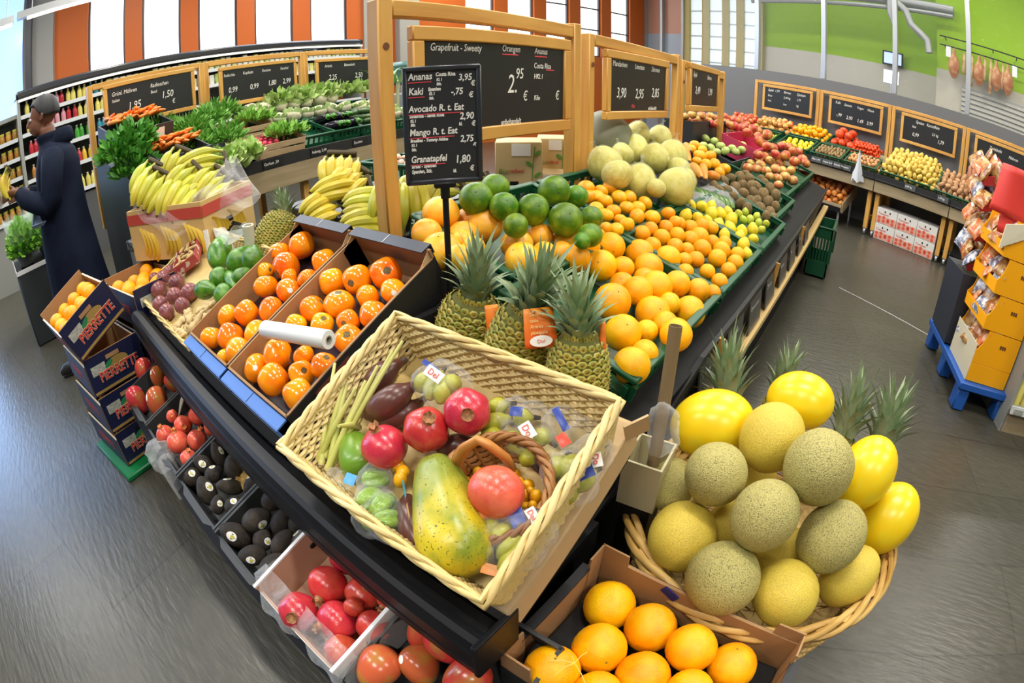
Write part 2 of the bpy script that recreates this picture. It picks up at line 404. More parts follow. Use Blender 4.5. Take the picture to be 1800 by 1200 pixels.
# ceiling pipes, bent duct
m_duct = mat('duct_metal', (.33, .34, .33), .45, metal=.5)
mb = MB(); mb.tube([rp(-5.6, 10.3, 3.85), rp(-3.9, 10.3, 3.95), rp(-1.2, 10.3, 4.02)], .1, 12); mb.tube([rp(-5.6, 10.1, 3.62), rp(-1.2, 10.1, 3.85)], .045, 8)
for a in (-5, -3.6, -2.2): mb.tube([rp(a, 10.3, 3.9), rp(a, 10.3, 6.5)], .02, 6)
tag(mb.build('ceiling_pipe', m_duct), 'grey ceiling pipes running above the green wall behind the glass', 'pipe')
mb = MB(); mb.tube([rp(-2.6, 10, 3.95), rp(-2.35, 10, 3.9), rp(-2.15, 10, 3.75), rp(-2.05, 10, 3.5), rp(-1.85, 10, 3.35), rp(-1.72, 10, 3.25), rp(-1.68, 10, 3.02)], .075, 12)
mb.tube([rp(-2.45, 10, 3.95), rp(-2.45, 10, 3.65), rp(-2.4, 10, 3.4)], [.09, .09, .03], 10); mb.tube([rp(-2.5, 10, 3.95), rp(-2.5, 10, 6.5)], .03, 8)
tag(mb.build('ventilation_duct', m_duct), 'bent grey ventilation duct hanging in front of the green wall', 'duct')
# little screen on the far green wall
t = thing('wall_screen', 'small glowing blue screen high on the green wall', 'screen', rp(-2.86, 11.8, 3.0))
mb = MB(); mb.box((0, .02, 0), (.5, .05, .32), GR, .01); mb.build('casing', m_blackm, t)
mb = MB(); mb.box((-.0055, -.012, 0), (.42, .01, .25), GR); mb.build('display', mat('blue_screen', (.35, .45, 1), .3, emit=1.2), t, label='glowing blue display')
mb = MB(); mb.tube([(0, .04, 0), (0, .2, .05)], .03, 6); mb.build('bracket', m_steel, t)
t = thing('roller_shutter', 'pale slatted roller shutter on the tiled wall below the hams', 'shutter', rp(0, 10.44, 2.1)); mb = MB()
for k in range(11): mb.box(RD*.25 + UP*(-.45 + .09*k), (2.6, .03, .055), GR, .006)
mb.build('slats', mat('shutter_slat', (.5, .48, .4), .4), t, label='pale horizontal slats', kind='stuff'); mb = MB(); mb.box(RD*.25 + RN*.03, (2.6, .03, 1.05), GR); mb.build('backing', m_duct, t, smooth=0)
t = thing('lit_board', 'bright white lit board above the fence, left of the roller shutter', 'board', rp(-2.2, 9.0, 2.28)); mb = MB(); mb.box((0, 0, 0), (.3, .03, .24), GR, .004); mb.build('casing', m_steel, t); mb = MB(); mb.box(-RN*.017, (.28, .005, .22), GR); mb.build('display', mat('lit_white', (1, 1, 1), .3, emit=1.2), t); mb = MB(); mb.tube([(0, 0, -.1), (0, 0, -2.28)], .02, 8); mb.build('post', m_steel, t)
# rail with hanging hams and sausages
m_ham = mat('cured_ham', (.42, .13, .035), .45, (.55, .3, .12), 9, 3, bump=.3, bscale=30)
m_saus = mat('sausage_casing', (.6, .42, .2), .5, (.42, .15, .06), 7)
t = thing('hanging_rail', 'black metal rail on the green wall carrying hams', 'rail', rp(-1.5, 10.2, 3.45))
def L_(a, n, z): return RD*a + RN*n + UP*z
mb = MB()
for z in (0, -.17): mb.tube([L_(0, 0, z), L_(1.9, 0, z)], .012, 6)
for a in (.1, .6, 1.1, 1.6): mb.tube([L_(a, 0, 0), L_(a, .28, 0)], .012, 6); mb.tube([L_(a, 0, -.17), L_(a, .28, -.17)], .012, 6)
mb.build('rod', m_blackm, t)
for i, (a, kind) in enumerate([(.18, 'tag'), (.3, 'ham'), (.5, 's'), (.66, 's'), (.82, 'ham'), (.93, 's'), (1.05, 's'), (1.18, 'ham'), (1.3, 's'), (1.42, 'ham'), (1.55, 'tag')]):
    mb = MB(); base = L_(a, 0, 0)
    if kind == 'ham':
        prof = [(0, -.6), (.04, -.59), (.09, -.5), (.125, -.38), (.105, -.25), (.05, -.15), (.03, -.08), (.032, -.03), (0, -.02)]
        mb.lathe(prof, 14, fn=lambda p, q: Vector((p.x, p.y*.7, p.z)))
        o = mb.build('cured_ham', m_ham, M=Matrix.Translation(rp(-1.5, 10.17, 3.28) + base))
        tag(o, 'brown cured ham hanging from the rail, %s from its left end' % ORD[[.3, .82, 1.18, 1.42].index(a)], 'ham', 'hams on the rail')
    elif kind == 's':
        l = .55 + .12*math.sin(i*2.3); mb.tube([(0, 0, -.02), (0, 0, -.06), (.01, 0, -.1), (0, 0, -l), (0, 0, -l-.03)], [.006, .01, .035, .038, .012], 8)
        o = mb.build('dried_sausage', m_saus, M=Matrix.Translation(rp(-1.5, 10.17, 3.28) + base))
        tag(o, 'long dried sausage hanging from the rail, %s from its left end' % ORD[[.5, .66, .93, 1.05, 1.3].index(a)], 'sausage', 'sausages on the rail')
    else:
        mb.box((0, -.03, -.12), (.1, .008, .2), GR)
        tag(mb.build('paper_tag', m_white, M=Matrix.Translation(rp(-1.5, 10.16, 3.28) + base)), 'white paper tag hanging at the %s end of the ham rail' % ('left' if a < 1 else 'right'), 'tag', 'tags on the ham rail')
# the tall dark window frame and posts at the hall's far left
mb = MB()
for s in (-2.9,): mb.box(wp(s, 2.7, -.3), (.12, .12, 5.4), RW)
struct(mb.build('trim_20', m_frame_dark, smooth=0))
# linear lamps hanging at the upper left
m_tubeglow = mat('lamp_tube', (1, .97, .9), .3, emit=3.5)
for n, (p0, p1), w_ in (('long linear lamp hanging before the orange wall, upper left', ((30, 30), (205, -3)), 0), ('short end of a linear lamp hanging by the left wall corner', ((-60, 75), (24, 40)), 0)):
    a, b = atD(*p0, 6.0), atD(*p1, 6.0); b.z = a.z = (a.z + b.z) / 2
    t = thing('hanging_lamp', n, 'lamp', a)
    d = b - a; mb = MB(); mb.bar((0, 0, .05), d + Vector((0, 0, .05)), .09, .08); mb.build('housing', m_steel, t)
    mb = MB(); e_ = d.normalized()*.12; mb.tube([e_, d*.97], .02, 8); mb.build('tube', m_tubeglow, t, label='glowing white tube')
    mb = MB()
    for f in (.15, .85): mb.tube([d*f + Vector((0, 0, .08)), Vector((d.x*f, d.y*f, 6.5 - a.z))], .006, 6)
    mb.build('hanger', m_steel, t)
# ceiling light over the hall
for x in (-7, -3.6, -.2, 3.2):
    for y in (-2.2, 1.0, 4.2, 7.4):
        area((x, y, 4.9), 1.5, .22, 100)
area(wp(2.2, 3.9, -.5), 9, 3.2, 330, col=(.75, .87, 1), d=RD)  # unseen area light added before the window wall in place of its daylight
area(rp(-2, 9.3, 6.2), 5, 1.6, 90, col=(1, 1, .95))
# ================================================================ fruit and vegetable kinds (unit size: radius 1)
m_orange = mat('orange_peel', (.95, .37, .001), .34, (.97, .44, .002), 2.2, vary=.08, huevary=.008, bump=.35, bscale=26, spec=.45)
m_bigorange = mat('navel_orange_peel', (.95, .40, .001), .32, (.98, .5, .003), 1.6, vary=.08, huevary=.01, bump=.35, bscale=24, spec=.45)
m_mandarin = mat('mandarin_peel', (.95, .38, .002), .3, (.97, .48, .004), 2, vary=.08, huevary=.01, bump=.25, bscale=22)
m_lemon = mat('lemon_peel', (.82, .62, .015), .32, (.88, .72, .04), 2, vary=.1, huevary=.014, bump=.2, bscale=22)
m_lime = mat('lime_peel', (.46, .55, .03), .34, (.52, .55, .05), 2, vary=.12, huevary=.02, bump=.2, bscale=22)
m_grapefruit = mat('grapefruit_peel', (.92, .42, .02), .32, (.93, .55, .04), 1.2, vary=.08, huevary=.015, bump=.2, bscale=24)
m_sweetie = mat('green_citrus_peel', (.06, .175, .006), .28, (.16, .31, .012), 1.4, vary=.15, huevary=.02, bump=.25, bscale=26)
m_kiwi = mat('kiwi_skin', (.16, .1, .035), .75, (.24, .16, .06), 3, vary=.15, bump=.5, bscale=20)
m_stemgreen = mat('green_stem_button', (.09, .12, .02), .7)
m_stembrown = mat('brown_stem', (.07, .04, .015), .8)
m_applered = mat('red_apple_skin', (.5, .05, .03), .28, (.66, .38, .08), 1.1, lo=.45, hi=.72, vary=.12, huevary=.015, stretch=(1, 1, .5))
m_applebi = mat('bicolour_apple_skin', (.63, .14, .05), .3, (.72, .52, .13), 1.0, lo=.4, hi=.62, vary=.1, huevary=.015, stretch=(1, 1, .5))
m_applegreen = mat('green_apple_skin', (.42, .54, .12), .3, (.5, .58, .18), 1.5, vary=.08)
m_potato = mat('yellow_potato_skin', (.66, .46, .07), .6, (.74, .56, .13), 2, vary=.12, bump=.2)
m_potatored = mat('reddish_potato_skin', (.4, .2, .09), .65, (.5, .28, .13), 2, vary=.15, bump=.2)
m_onion = mat('onion_skin', (.6, .18, .025), .38, (.68, .28, .06), 2, vary=.18, huevary=.015, stretch=(1, 1, .3))
m_tomato = mat('tomato_skin', (.72, .07, .012), .22, vary=.1)
m_nut = mat('nut_shell', (.36, .24, .1), .6, (.26, .16, .06), 5, vary=.15, bump=.4)
m_persimmon = mat('persimmon_skin', (.95, .235, .003), .17, (.97, .34, .005), 1.2, vary=.06, huevary=.02, spec=.55, coat=.25)
m_calyx = mat('dry_calyx', (.2, .15, .05), .75, (.1, .07, .03), 8)
m_pome = mat('pomegranate_skin', (.5, .025, .025), .2, (.68, .1, .06), 1.3, lo=.4, hi=.85, vary=.1, huevary=.012, bump=.15, bscale=14, spec=.55, coat=.15)
m_crown = mat('pomegranate_crown', (.45, .2, .08), .6, (.22, .11, .04), 6)
m_mango = mat('mango_skin', (.52, .06, .035), .22, (.36, .2, .035), .9, lo=.5, hi=.72, vary=.1, huevary=.02, spec=.5)
m_avodark = mat('dark_avocado_skin', (.022, .015, .01), .4, (.042, .03, .016), 3, vary=.25, bump=.9, bscale=24)
m_avogreen = mat('green_avocado_skin', (.042, .155, .008), .2, (.1, .26, .016), 2, vary=.15, bump=.25, bscale=20, spec=.6)
m_passion = mat('passion_fruit_skin', (.17, .05, .06), .3, (.26, .08, .08), 2, vary=.18, speck=(.3, .2, .15), speckscale=14, speckcut=.66)
m_carrot = mat('carrot_skin', (.8, .22, .03), .45, (.88, .33, .06), 6, vary=.1)
m_sticker = mat('white_sticker', (.82, .82, .78), .4)
m_stickeryel = mat('yellow_sticker_ring', (.55, .5, .06), .45)
def wob(p, a, s, seed=0): return p * (1 + a * noise.noise(p * s + Vector((seed, seed*1.7, 0))))
def dimple(p, top=.12, bot=.06, w=.35):
    q = p.copy(); rr = math.hypot(p.x, p.y)
    if rr < w:
        k = .5 + .5*math.cos(PI*rr/w); q.z -= (top if p.z > 0 else -bot) * k
    return q
def star(n, r0, r1, z, h=.02, w=.5):
    mb = MB(); V, F = [(0, 0, z+h)], []
    for i in range(n*2):
        a = PI*i/n; r = r1 if i % 2 == 0 else r0; V.append((r*math.cos(a), r*math.sin(a), z - (.08 if i % 2 == 0 else 0)))
    for i in range(n*2): F.append((0, 1+i, 1+(i+1) % (n*2)))
    V2 = [(x, y, zz-.03) for x, y, zz in V]; o = len(V)
    mb.add(V + V2, F + [(a+o, c+o, b+o) for a, b, c in F] + [(1+(i+1) % (n*2), 1+i, 1+i+o, 1+(i+1) % (n*2)+o) for i in range(n*2)])
    return mb
def sticker(sz=.3, ang=.9, lift=1.015, ell=1.3, fn=None, off=0.0):
    """a patch lying on the skin: built from the body's own surface function"""
    V, F = [], []; n = 12
    c = Vector((math.sin(ang), 0, math.cos(ang))); x = Vector((math.cos(ang), 0, -math.sin(ang))); y = Vector((0, 1, 0))
    V.append(c)
    for k in range(n):
        a = 2*PI*k/n; V.append((c + x*math.cos(a)*sz + y*math.sin(a)*sz*ell).normalized())
    V = [(fn(Vector(p)) if fn else Vector(p)) * (lift + off) for p in V]
    mb = MB(); mb.add(V, [(0, 1+k, 1+(k+1) % n) for k in range(n)]); return mb
def P_(name, fn, m, parts=(), n=24, k=14): return Proto(name, ball(n, k, fn).mesh(name, m, 180), parts)
def part(n, mb, m, label=None, sm=60): return (n, mb.mesh(n, m, sm), label)
def stemknob(r=.07, z0=.85, z1=1.02, n=6): 
    mb = MB(); mb.tube([(0, 0, z0), (.01, 0, (z0+z1)/2), (.03, .01, z1)], [r*1.3, r, r*.8], n); return mb
f_or = lambda p: dimple(wob(Vector((p.x, p.y, p.z*.97)), .03, 1.1), .05, .04, .3)
p_orange = P_('orange', f_or, m_orange, [part('stem_end', star(5, .07, .1, .93, .015), m_stemgreen)])
p_bigorange = P_('orange', f_or, m_bigorange, [part('stem_end', star(5, .07, .11, .93, .015), m_stemgreen)])
f_ma = lambda p: dimple(wob(Vector((p.x, p.y, p.z*.86)), .03, 1.2), .08, .08, .4)
p_mandarin = P_('mandarin', f_ma, m_mandarin, [part('stem_end', star(5, .06, .1, .80, .015), m_stemgreen)], 20, 12)
f_le = lambda p: Vector((p.x*.88*(1-.1*abs(p.z)**4), p.y*.88*(1-.1*abs(p.z)**4), p.z*1.05 + (.14*p.z**9)))
p_lemon = P_('lemon', f_le, m_lemon, [], 18, 14)
p_lime = P_('lime', f_le, m_lime, [], 16, 12)
p_grapefruit = P_('grapefruit', lambda p: dimple(wob(Vector((p.x, p.y, p.z*.93)), .03, 1), .04, .06, .35), m_grapefruit, [part('stem_end', star(6, .05, .09, .90, .012), m_stemgreen)], 28, 16)
p_sweetie = P_('green_grapefruit', lambda p: dimple(wob(Vector((p.x, p.y, p.z*.95)), .03, 1), .04, .06, .35), m_sweetie, [part('stem_end', star(6, .06, .11, .92, .015), m_stembrown)], 28, 16)
p_kiwi = P_('kiwi', lambda p: wob(Vector((p.x*.88, p.y*.84, p.z*1.12)), .05, 1.3), m_kiwi, [], 16, 12)
def f_ap(p):
    t = (p.z+1)/2; r = .86 + .16*math.sin(PI*min(1, t*.9+.08)); q = Vector((p.x*r, p.y*r, p.z*.88)); return dimple(q, .22, .12, .45)
p_applered = P_('apple', f_ap, m_applered, [part('stalk', stemknob(.035, .62, .98), m_stembrown)], 20, 14)
p_applebi = P_('apple', f_ap, m_applebi, [part('stalk', stemknob(.035, .62, .98), m_stembrown)], 20, 14)
p_applegreen = P_('apple', f_ap, m_applegreen, [part('stalk', stemknob(.035, .62, .98), m_stembrown)], 20, 14)
p_potato = P_('potato', lambda p: wob(Vector((p.x*.85, p.y*.8, p.z*1.2)), .16, 1.2), m_potato, [], 12, 8)
p_potatored = P_('potato', lambda p: wob(Vector((p.x*.8, p.y*.75, p.z*1.3)), .2, 1.3, 3), m_potatored, [], 12, 8)
p_onion = P_('onion', lambda p: Vector((p.x*(1-.25*max(0, p.z)), p.y*(1-.25*max(0, p.z)), p.z*.9 + .35*max(0, p.z)**6)), m_onion, [], 12, 10)
p_tomato = P_('tomato', lambda p: dimple(Vector((p.x, p.y, p.z*.8)), .1, .02, .4), m_tomato, [part('calyx', star(5, .08, .32, .72, .02), m_stemgreen)], 14, 10)
p_nut = P_('nut', lambda p: wob(Vector((p.x*.85, p.y*.85, p.z*1.1)), .1, 2), m_nut, [], 8, 6)
p_persimmon = P_('persimmon', lambda p: dimple(Vector((p.x*(1+.05*math.cos(4*math.atan2(p.y, p.x))*(1-p.z*p.z)), p.y*(1+.05*math.cos(4*math.atan2(p.y, p.x))*(1-p.z*p.z)), p.z*.9)), .1, .03, .5),
                 m_persimmon, [part('calyx', star(4, .22, .46, .84, .02), m_calyx)], 32, 18)
f_pe = lambda p: dimple(Vector((p.x*(1+.05*math.cos(4*math.atan2(p.y, p.x))*(1-p.z*p.z)), p.y*(1+.05*math.cos(4*math.atan2(p.y, p.x))*(1-p.z*p.z)), p.z*.9)), .1, .03, .5)
p_persist = Proto('persimmon', p_persimmon.body, p_persimmon.parts + [part('sticker', sticker(.2, 1.5, 1.01, 1.0, f_pe), m_sticker, 'round white fruit sticker')])
def f_po(p):
    a = math.atan2(p.y, p.x); k = 1 + .025*math.cos(6*a)*(1-p.z**2); q = Vector((p.x*k, p.y*k, p.z*.93))
    return wob(q, .03, 1.2)
def crown_mb():
    mb = MB(); V, F = [], []; n = 24
    for j, (r, z) in enumerate([(.3, .84), (.19, .95), (.19, 1.08), (.27, 1.2)]):
        for k in range(n):
            a = 2*PI*k/n; zz = z + (.07*math.cos(6*a) if j == 3 else 0); V.append((r*math.cos(a), r*math.sin(a), zz))
    for j in range(3):
        for k in range(n): F.append((j*n+k, j*n+(k+1) % n, (j+1)*n+(k+1) % n, (j+1)*n+k))
    o = len(V)
    for k in range(n):                       # inner side and floor of the cup
        a = 2*PI*k/n; V.append((.15*math.cos(a), .15*math.sin(a), 1.02))
    for k in range(n): F.append((3*n+k, 3*n+(k+1) % n, o+(k+1) % n, o+k))
    F.append(tuple(range(o, o+n))); mb.add(V, F); return mb
p_pome = P_('pomegranate', f_po, m_pome, [part('crown', crown_mb(), m_crown)], 32, 18)
m_pome2 = mat('coral_pomegranate_skin', (.68, .09, .055), .24, (.74, .15, .08), 1.5, vary=.08, bump=.12, bscale=14, spec=.5)
p_pomepale = P_('pomegranate', f_po, m_pome2, [part('crown', crown_mb(), mat('pale_crown', (.7, .25, .07), .6))], 32, 18)
f_mg = lambda p: Vector((p.x*.82*(1+.12*p.z), p.y*.72*(1+.12*p.z), p.z*1.12 + .12*p.x*p.x))
p_mango = P_('mango', f_mg, m_mango, [part('sticker', sticker(.24, 1.1, 1.01, .8, f_mg), m_sticker, 'small white fruit sticker')], 28, 16)
f_av = lambda p: Vector((p.x*.84*(1-.22*max(0, p.z)), p.y*.84*(1-.22*max(0, p.z)), p.z*1.15))
p_avodark = P_('avocado', f_av, m_avodark, [part('sticker', sticker(.33, 1.3, 1.012, 1.3, f_av), m_sticker, 'white paper sticker'), part('sticker_print', sticker(.13, 1.36, 1.02, 1.3, f_av), m_stickeryel, 'yellow-green print')], 24, 14)
f_ag = lambda p: Vector((p.x*.72*(1-.38*max(0, p.z+.1)), p.y*.72*(1-.38*max(0, p.z+.1)), p.z*1.35))
p_avogreen = P_('avocado', f_ag, m_avogreen, [part('stem_end', stemknob(.06, 1.28, 1.4), m_stembrown)], 24, 16)
p_passion = P_('passion_fruit', lambda p: wob(Vector(p), .06, 1.5), m_passion, [part('stem_end', stemknob(.06, .93, 1.08), m_stembrown)], 24, 14)
def carrot_mb():
    mb = MB(); mb.tube([(0, 0, -1), (0, 0, -.96), (.01, 0, -.5), (0, .01, .2), (.02, 0, .8), (.03, 0, 1)], [.06, .105, .1, .085, .045, .01], 8); return mb
p_carrot = Proto('carrot', carrot_mb().mesh('carrot', m_carrot, 60))
# ================================================================ loose heaps laid out in rows on a surface
def heap(proto, o, ux, uy, nx, ny, r, desc, cat, group, layers=1, jit=.25, tilt=180, sag=.0, parts=False, lift=.85, keep=None, rscale=1.0, labelrow=None, seed=1):
    """o: left front corner, ux / uy: vectors along the front edge and to the back; nx x ny balls per layer, staggered"""
    g = random.Random(seed); ux, uy, o = Vector(ux), Vector(uy), Vector(o); nn = ux.cross(uy).normalized()
    if nn.z < 0: nn = -nn
    B = []
    for k in range(layers):
        mx, my = nx - k, ny - k
        for j in range(my):
            for i in range(mx):
                a = (i + .5 + k*.5 + (.5 if j % 2 else 0)*.5) / nx; b = (j + .5 + k*.5) / ny
                if keep and not keep(a, b, k): continue
                dx = ux.length/nx; p = o + ux*a + uy*b + nn * (r*lift + k*r*1.5) + ux.normalized()*g.uniform(-jit, jit)*dx*.5 + uy.normalized()*g.uniform(-jit, jit)*dx*.5 + nn*g.uniform(-.1, .2)*r
                row = ('front' if j == 0 else 'back' if j == my-1 else ORD[j]) + ' row' + ('' if j in (0, my-1) else ' from the front')
                lay = '' if layers == 1 else (', top layer' if k == layers-1 else (', bottom layer' if k == 0 else ', middle layer'))
                B.append([p, r*rscale*g.uniform(.9, 1.04), '%s, %s in the %s%s' % (desc, ('leftmost' if i == 0 else 'rightmost' if i == mx-1 else ORD[i]), row, lay)])
    for _ in range(10):                        # balls that run into each other roll apart
        for i, P in enumerate(B):
            for Q in B[:i]:
                d = P[0] - Q[0]; n = (P[1]+Q[1])*1.03
                if abs(d.x) < n and abs(d.y) < n and d.length < n: d = d.normalized()*((n - d.length)*.5); P[0] = P[0] + d; Q[0] = Q[0] - d*(.6 if d.dot(nn) > 0 else 1)
    for p, rr, lb in B: proto.put(p, rr, rq(tilt, g), lb, cat, group, parts)
    return len(B)
# ================================================================ green plastic produce crates, open cartons
m_crate = mat('green_crate_plastic', (.006, .075, .03), .4)
m_kraft = mat('brown_cardboard', (.36, .2, .085), .75, (.31, .17, .07), 3)
m_kraftlight = mat('pale_cardboard', (.5, .35, .18), .75)
def open_box(mb, w, d, h, t=.008, floor=True, slots=0):
    """walls standing on z = 0 about the origin, open at the top; slots cuts handle-like gaps into the long sides"""
    for s in (-1, 1):
        if slots:
            n = slots; z0, z1 = h*.3, h*.78
            mb.box((0, s*(d/2-t/2), z0/2), (w, t, z0)); mb.box((0, s*(d/2-t/2), (z1+h)/2), (w, t, h-z1))
            for i in range(n+1): mb.box((-w/2 + w*i/n, s*(d/2-t/2), (z0+z1)/2), (.012 if 0 < i < n else .03, t, z1-z0))
            mb.box((s*(w/2-t/2), 0, z0/2), (t, d, z0)); mb.box((s*(w/2-t/2), 0, (z1+h)/2), (t, d, h-z1))
            m_ = max(2, int(n*d/w))
            for i in range(m_+1): mb.box((s*(w/2-t/2), -d/2 + d*i/m_, (z0+z1)/2), (t, .012 if 0 < i < m_ else .03, z1-z0))
        else:
            mb.box((0, s*(d/2-t/2), h/2), (w, t, h)); mb.box((s*(w/2-t/2), 0, h/2), (t, d-2*t, h))
    if floor: mb.box((0, 0, t/2), (w-t, d-t, t))
    return mb
def crate(M, w, d, h, label, group=None, m=None):
    t = thing('produce_crate', label, 'crate', M=M, group=group)
    mb = MB(); open_box(mb, w, d, h, .012, True, 7); mb.build('body', m or m_crate, t, smooth=0)
    mb = MB()
    for s in (-1, 1): mb.box((0, s*(d/2), h), (w+.02, .024, .014), None, .004); mb.box((s*(w/2), 0, h), (.024, d+.02, .014), None, .004)
    mb.build('rim', m or m_crate, t); return t
# ================================================================ chalkboards
def squiggle_lines(t, M, rows, mchalk=None, size=.05, name='lettering', sx=.8):
    """rows: [(text, x, y, size factor, material)] written on the board's face, each line its own lettering part"""
    for (s, x, y, k, mm) in rows:
        text_on(name, s, size*k, mm or m_chalk, t, M @ Matrix.Translation((x, y, 0)), sx=sx, shear=.18, offset=-.002*size*k/.05*0)
def chalkboard(M, w, h, label, rows, fw=.05, size=.06, group=None, wood=None, ft=.03, sx=.8):
    """framed slate: local x right, y up, z towards the reader"""
    t = thing('chalkboard', label, 'chalkboard', M=M, group=group)
    mb = MB()
    for s in (-1, 1):
        mb.box((0, s*(h/2-fw/2), 0), (w, fw, ft), None, .004); mb.box((s*(w/2-fw/2), 0, 0), (fw, h-2*fw, ft*.96), None, .004)
    mb.build('wooden_frame', wood or m_pine_h, t)
    mb = MB(); mb.box((0, 0, 0), (w-2*fw+.01, h-2*fw+.01, .01)); mb.build('slate', m_board, t, smooth=0)
    squiggle_lines(t, Matrix.Translation((0, 0, .0055)), rows, size=size, sx=sx)
    return t
# ================================================================ the long table by the grey fence (right)
RM = Matrix((RD, RN, UP)).transposed().to_4x4()
def rz(n): return .735 + (n - 6.5)*.36
def rf(a, n, z=0): return rp(a, n, z)
m_counterblack = mat('black_counter_edge', (.02, .02, .021), .45)
def produce_table(a0, a1, label):
    t = thing('produce_table', label, 'table', rf((a0+a1)/2, 6.9), math.atan2(RD.y, RD.x), 'tables along the grey fence')
    w = a1 - a0
    mb = MB(); mb.slab([(-w/2, -.38, .72), (w/2, -.38, .72), (w/2, .42, 1.0), (-w/2, .42, 1.0)], -.02); mb.build('sloping_top', m_beech, t, smooth=0)
    mb = MB(); mb.box((0, -.385, .64), (w, .03, .14), None, .004); mb.build('front_beam', m_beech, t, label='beige laminate front beam')
    mb = MB(); mb.box((0, -.40, .728), (w, .06, .02), None, .004); mb.box((0, -.418, .765), (w, .012, .075)); mb.build('label_edge', m_counterblack, t, label='black edge holding price labels')
    for x in (-w/2+.05, w/2-.05):
        for y in (-.3, .36):
            mb = MB(); mb.box((x, y, .36 if y < 0 else .45), (.06, .06, .56 if y < 0 else .74), None, .004); lg = mb.build('leg', m_pine, t)
            mb = MB(); M = Matrix.Translation((x, y, .04)) @ Matrix.Rotation(PI/2, 4, 'Y'); mb.lathe([(0, -.014), (.036, -.014), (.04, -.008), (.04, .008), (.036, .014), (0, .014)], 16, M); mb.box((x, y, .075), (.05, .045, .02))
            mb.build('caster', m_steel, lg)
        mb = MB(); mb.box((x, .03, .2), (.035, .64, .05), None, .003); mb.build('cross_brace', m_pine_h, t)
    return t
produce_table(-4.3, -1.70, 'beige produce table by the fence, left one, onions under it')
produce_table(-1.69, -.655, 'short beige produce table by the fence with six cartons under it')
produce_table(-.645, .75, 'beige produce table by the fence at the right, empty underneath')
# frames with boards
for i, (a0, a1) in enumerate(((-3.97, -2.92), (-2.86, -1.79), (-1.73, -.66), (-.6, .47))):
    t = thing('sign_frame', 'pine sign frame above the fence table, %s' % ('leftmost, behind the apple bags', 'second from the left, behind the tomatoes', 'third from the left, behind the yellow potatoes', 'rightmost, behind the bagged soup greens')[i], 'frame', rf(0, 7.36, 0), 0, 'sign frames along the fence')
    for a in (a0, a1): mb = MB(); mb.bar(RD*a + UP*.3, RD*a + UP*1.72, .05, .045, RN, .004); mb.build('post', m_pine, t)
    mb = MB(); mb.bar(RD*(a0+.026) + UP*1.7, RD*(a1-.026) + UP*1.7, .045, .045, UP, .004); mb.build('rail', m_pine_h, t)
    for f in (.3, .7):
        p = RD*(a0+(a1-a0)*f); mb = MB(); mb.tube([p + UP*1.68 - RN*.02, p + UP*1.635 - RN*.028], .004, 5); mb.build('hook', m_steel, t)
BRD = [(-3.41, 'chalkboard by the fence with three columns of close writing, leftmost there', [('Äpfel  1,99', -.33, .1, .8, None), ('Elstar', -.33, .02, .6, None), ('Gala', -.33, -.06, .6, None), ('Birnen', -.06, .1, .8, None), ('2,49 kg', -.06, .02, .7, None), ('lose', -.06, -.08, .6, None), ('Quitten', .16, .1, .8, None), ('1,79', .16, .02, .7, None), ('kg', .16, -.07, .7, None)]),
       (-2.3, 'chalkboard by the fence with four priced columns above the tomatoes', [('Kaki', -.32, .1, .8, None), ('-,99', -.3, -.08, 1, None), ('Datteln', -.18, .09, .7, None), ('2,90', -.14, -.09, 1, None), ('Feigen', .02, .09, .7, None), ('1,49', .03, -.1, 1, None), ('Nüsse', .18, .09, .7, None), ('3,99', .18, -.1, 1, None)]),
       (-1.18, 'chalkboard by the fence with sparse writing above the yellow potatoes', [('Speise   Kartoffeln', -.2, .1, .85, None), ('fest', -.25, .03, .7, None), ('0,99', -.24, -.08, 1, None), ('2,5 kg', .05, .0, .7, None), ('1,79', .14, -.08, 1, None)]),
       (-.07, 'chalkboard by the fence half hidden behind the bagged soup greens', [('Zwiebeln', -.2, .08, .9, None), ('0,89', -.25, -.04, 1, None), ('Möhren', .1, .05, .8, None)])]
for a, lb, rows in BRD:
    chalkboard(Matrix.Translation(rf(a, 7.31, 1.465)) @ frame((0, 0, 0), RD, UP), .84, .4, lb, rows, .04, .07, 'chalkboards along the fence')
# six white and red cartons
m_carton = mat('white_carton', (.72, .7, .66), .6); m_cartonred = mat('red_print', (.7, .1, .05), .5); m_cartonpale = mat('pale_red_print', (.72, .36, .28), .5)
for k in range(3):
    for j in range(2):
        t = thing('fruit_carton', 'white and red carton under the fence table, %s column, %s' % (('left', 'middle', 'right')[k], ('bottom', 'top')[j]), 'carton', M=Matrix.Translation(rf(-1.47 + .286*k, 6.72, .2*j)) @ RM, group='cartons under the fence table')
        mb = MB(); mb.box((0, 0, .1), (.28, .3, .198), None, .004); mb.build('body', m_carton, t)
        mb = MB(); mb.box((0, -.1506, .055), (.27, .002, .09)); mb.build('red_band', m_cartonpale, t, label='band of red fruit pictures')
        for i in range(8):
            x, z = -.1 + .2*(i % 4)/3.2, .035 + .035*(i//4) + .01*(i % 3); mb = MB(); mb.lathe([(0, 0), (.02, 0), (.02, .002), (0, .002)], 10, Matrix.Translation((x, -.152, z)) @ Matrix.Rotation(PI/2, 4, 'X')); mb.build('fruit_print', m_cartonred, t)
        for x in (-.03, .04): mb = MB(); mb.box((x, -.151, .16), (.018, .003, .022), None, .001); mb.build('vent_hole', m_blackm, t)
        text_on('lettering', 'Tomaten', .04, m_cartonred, t, Matrix.Translation((-.12, -.153, .118)) @ Matrix.Rotation(PI/2, 4, 'X'))
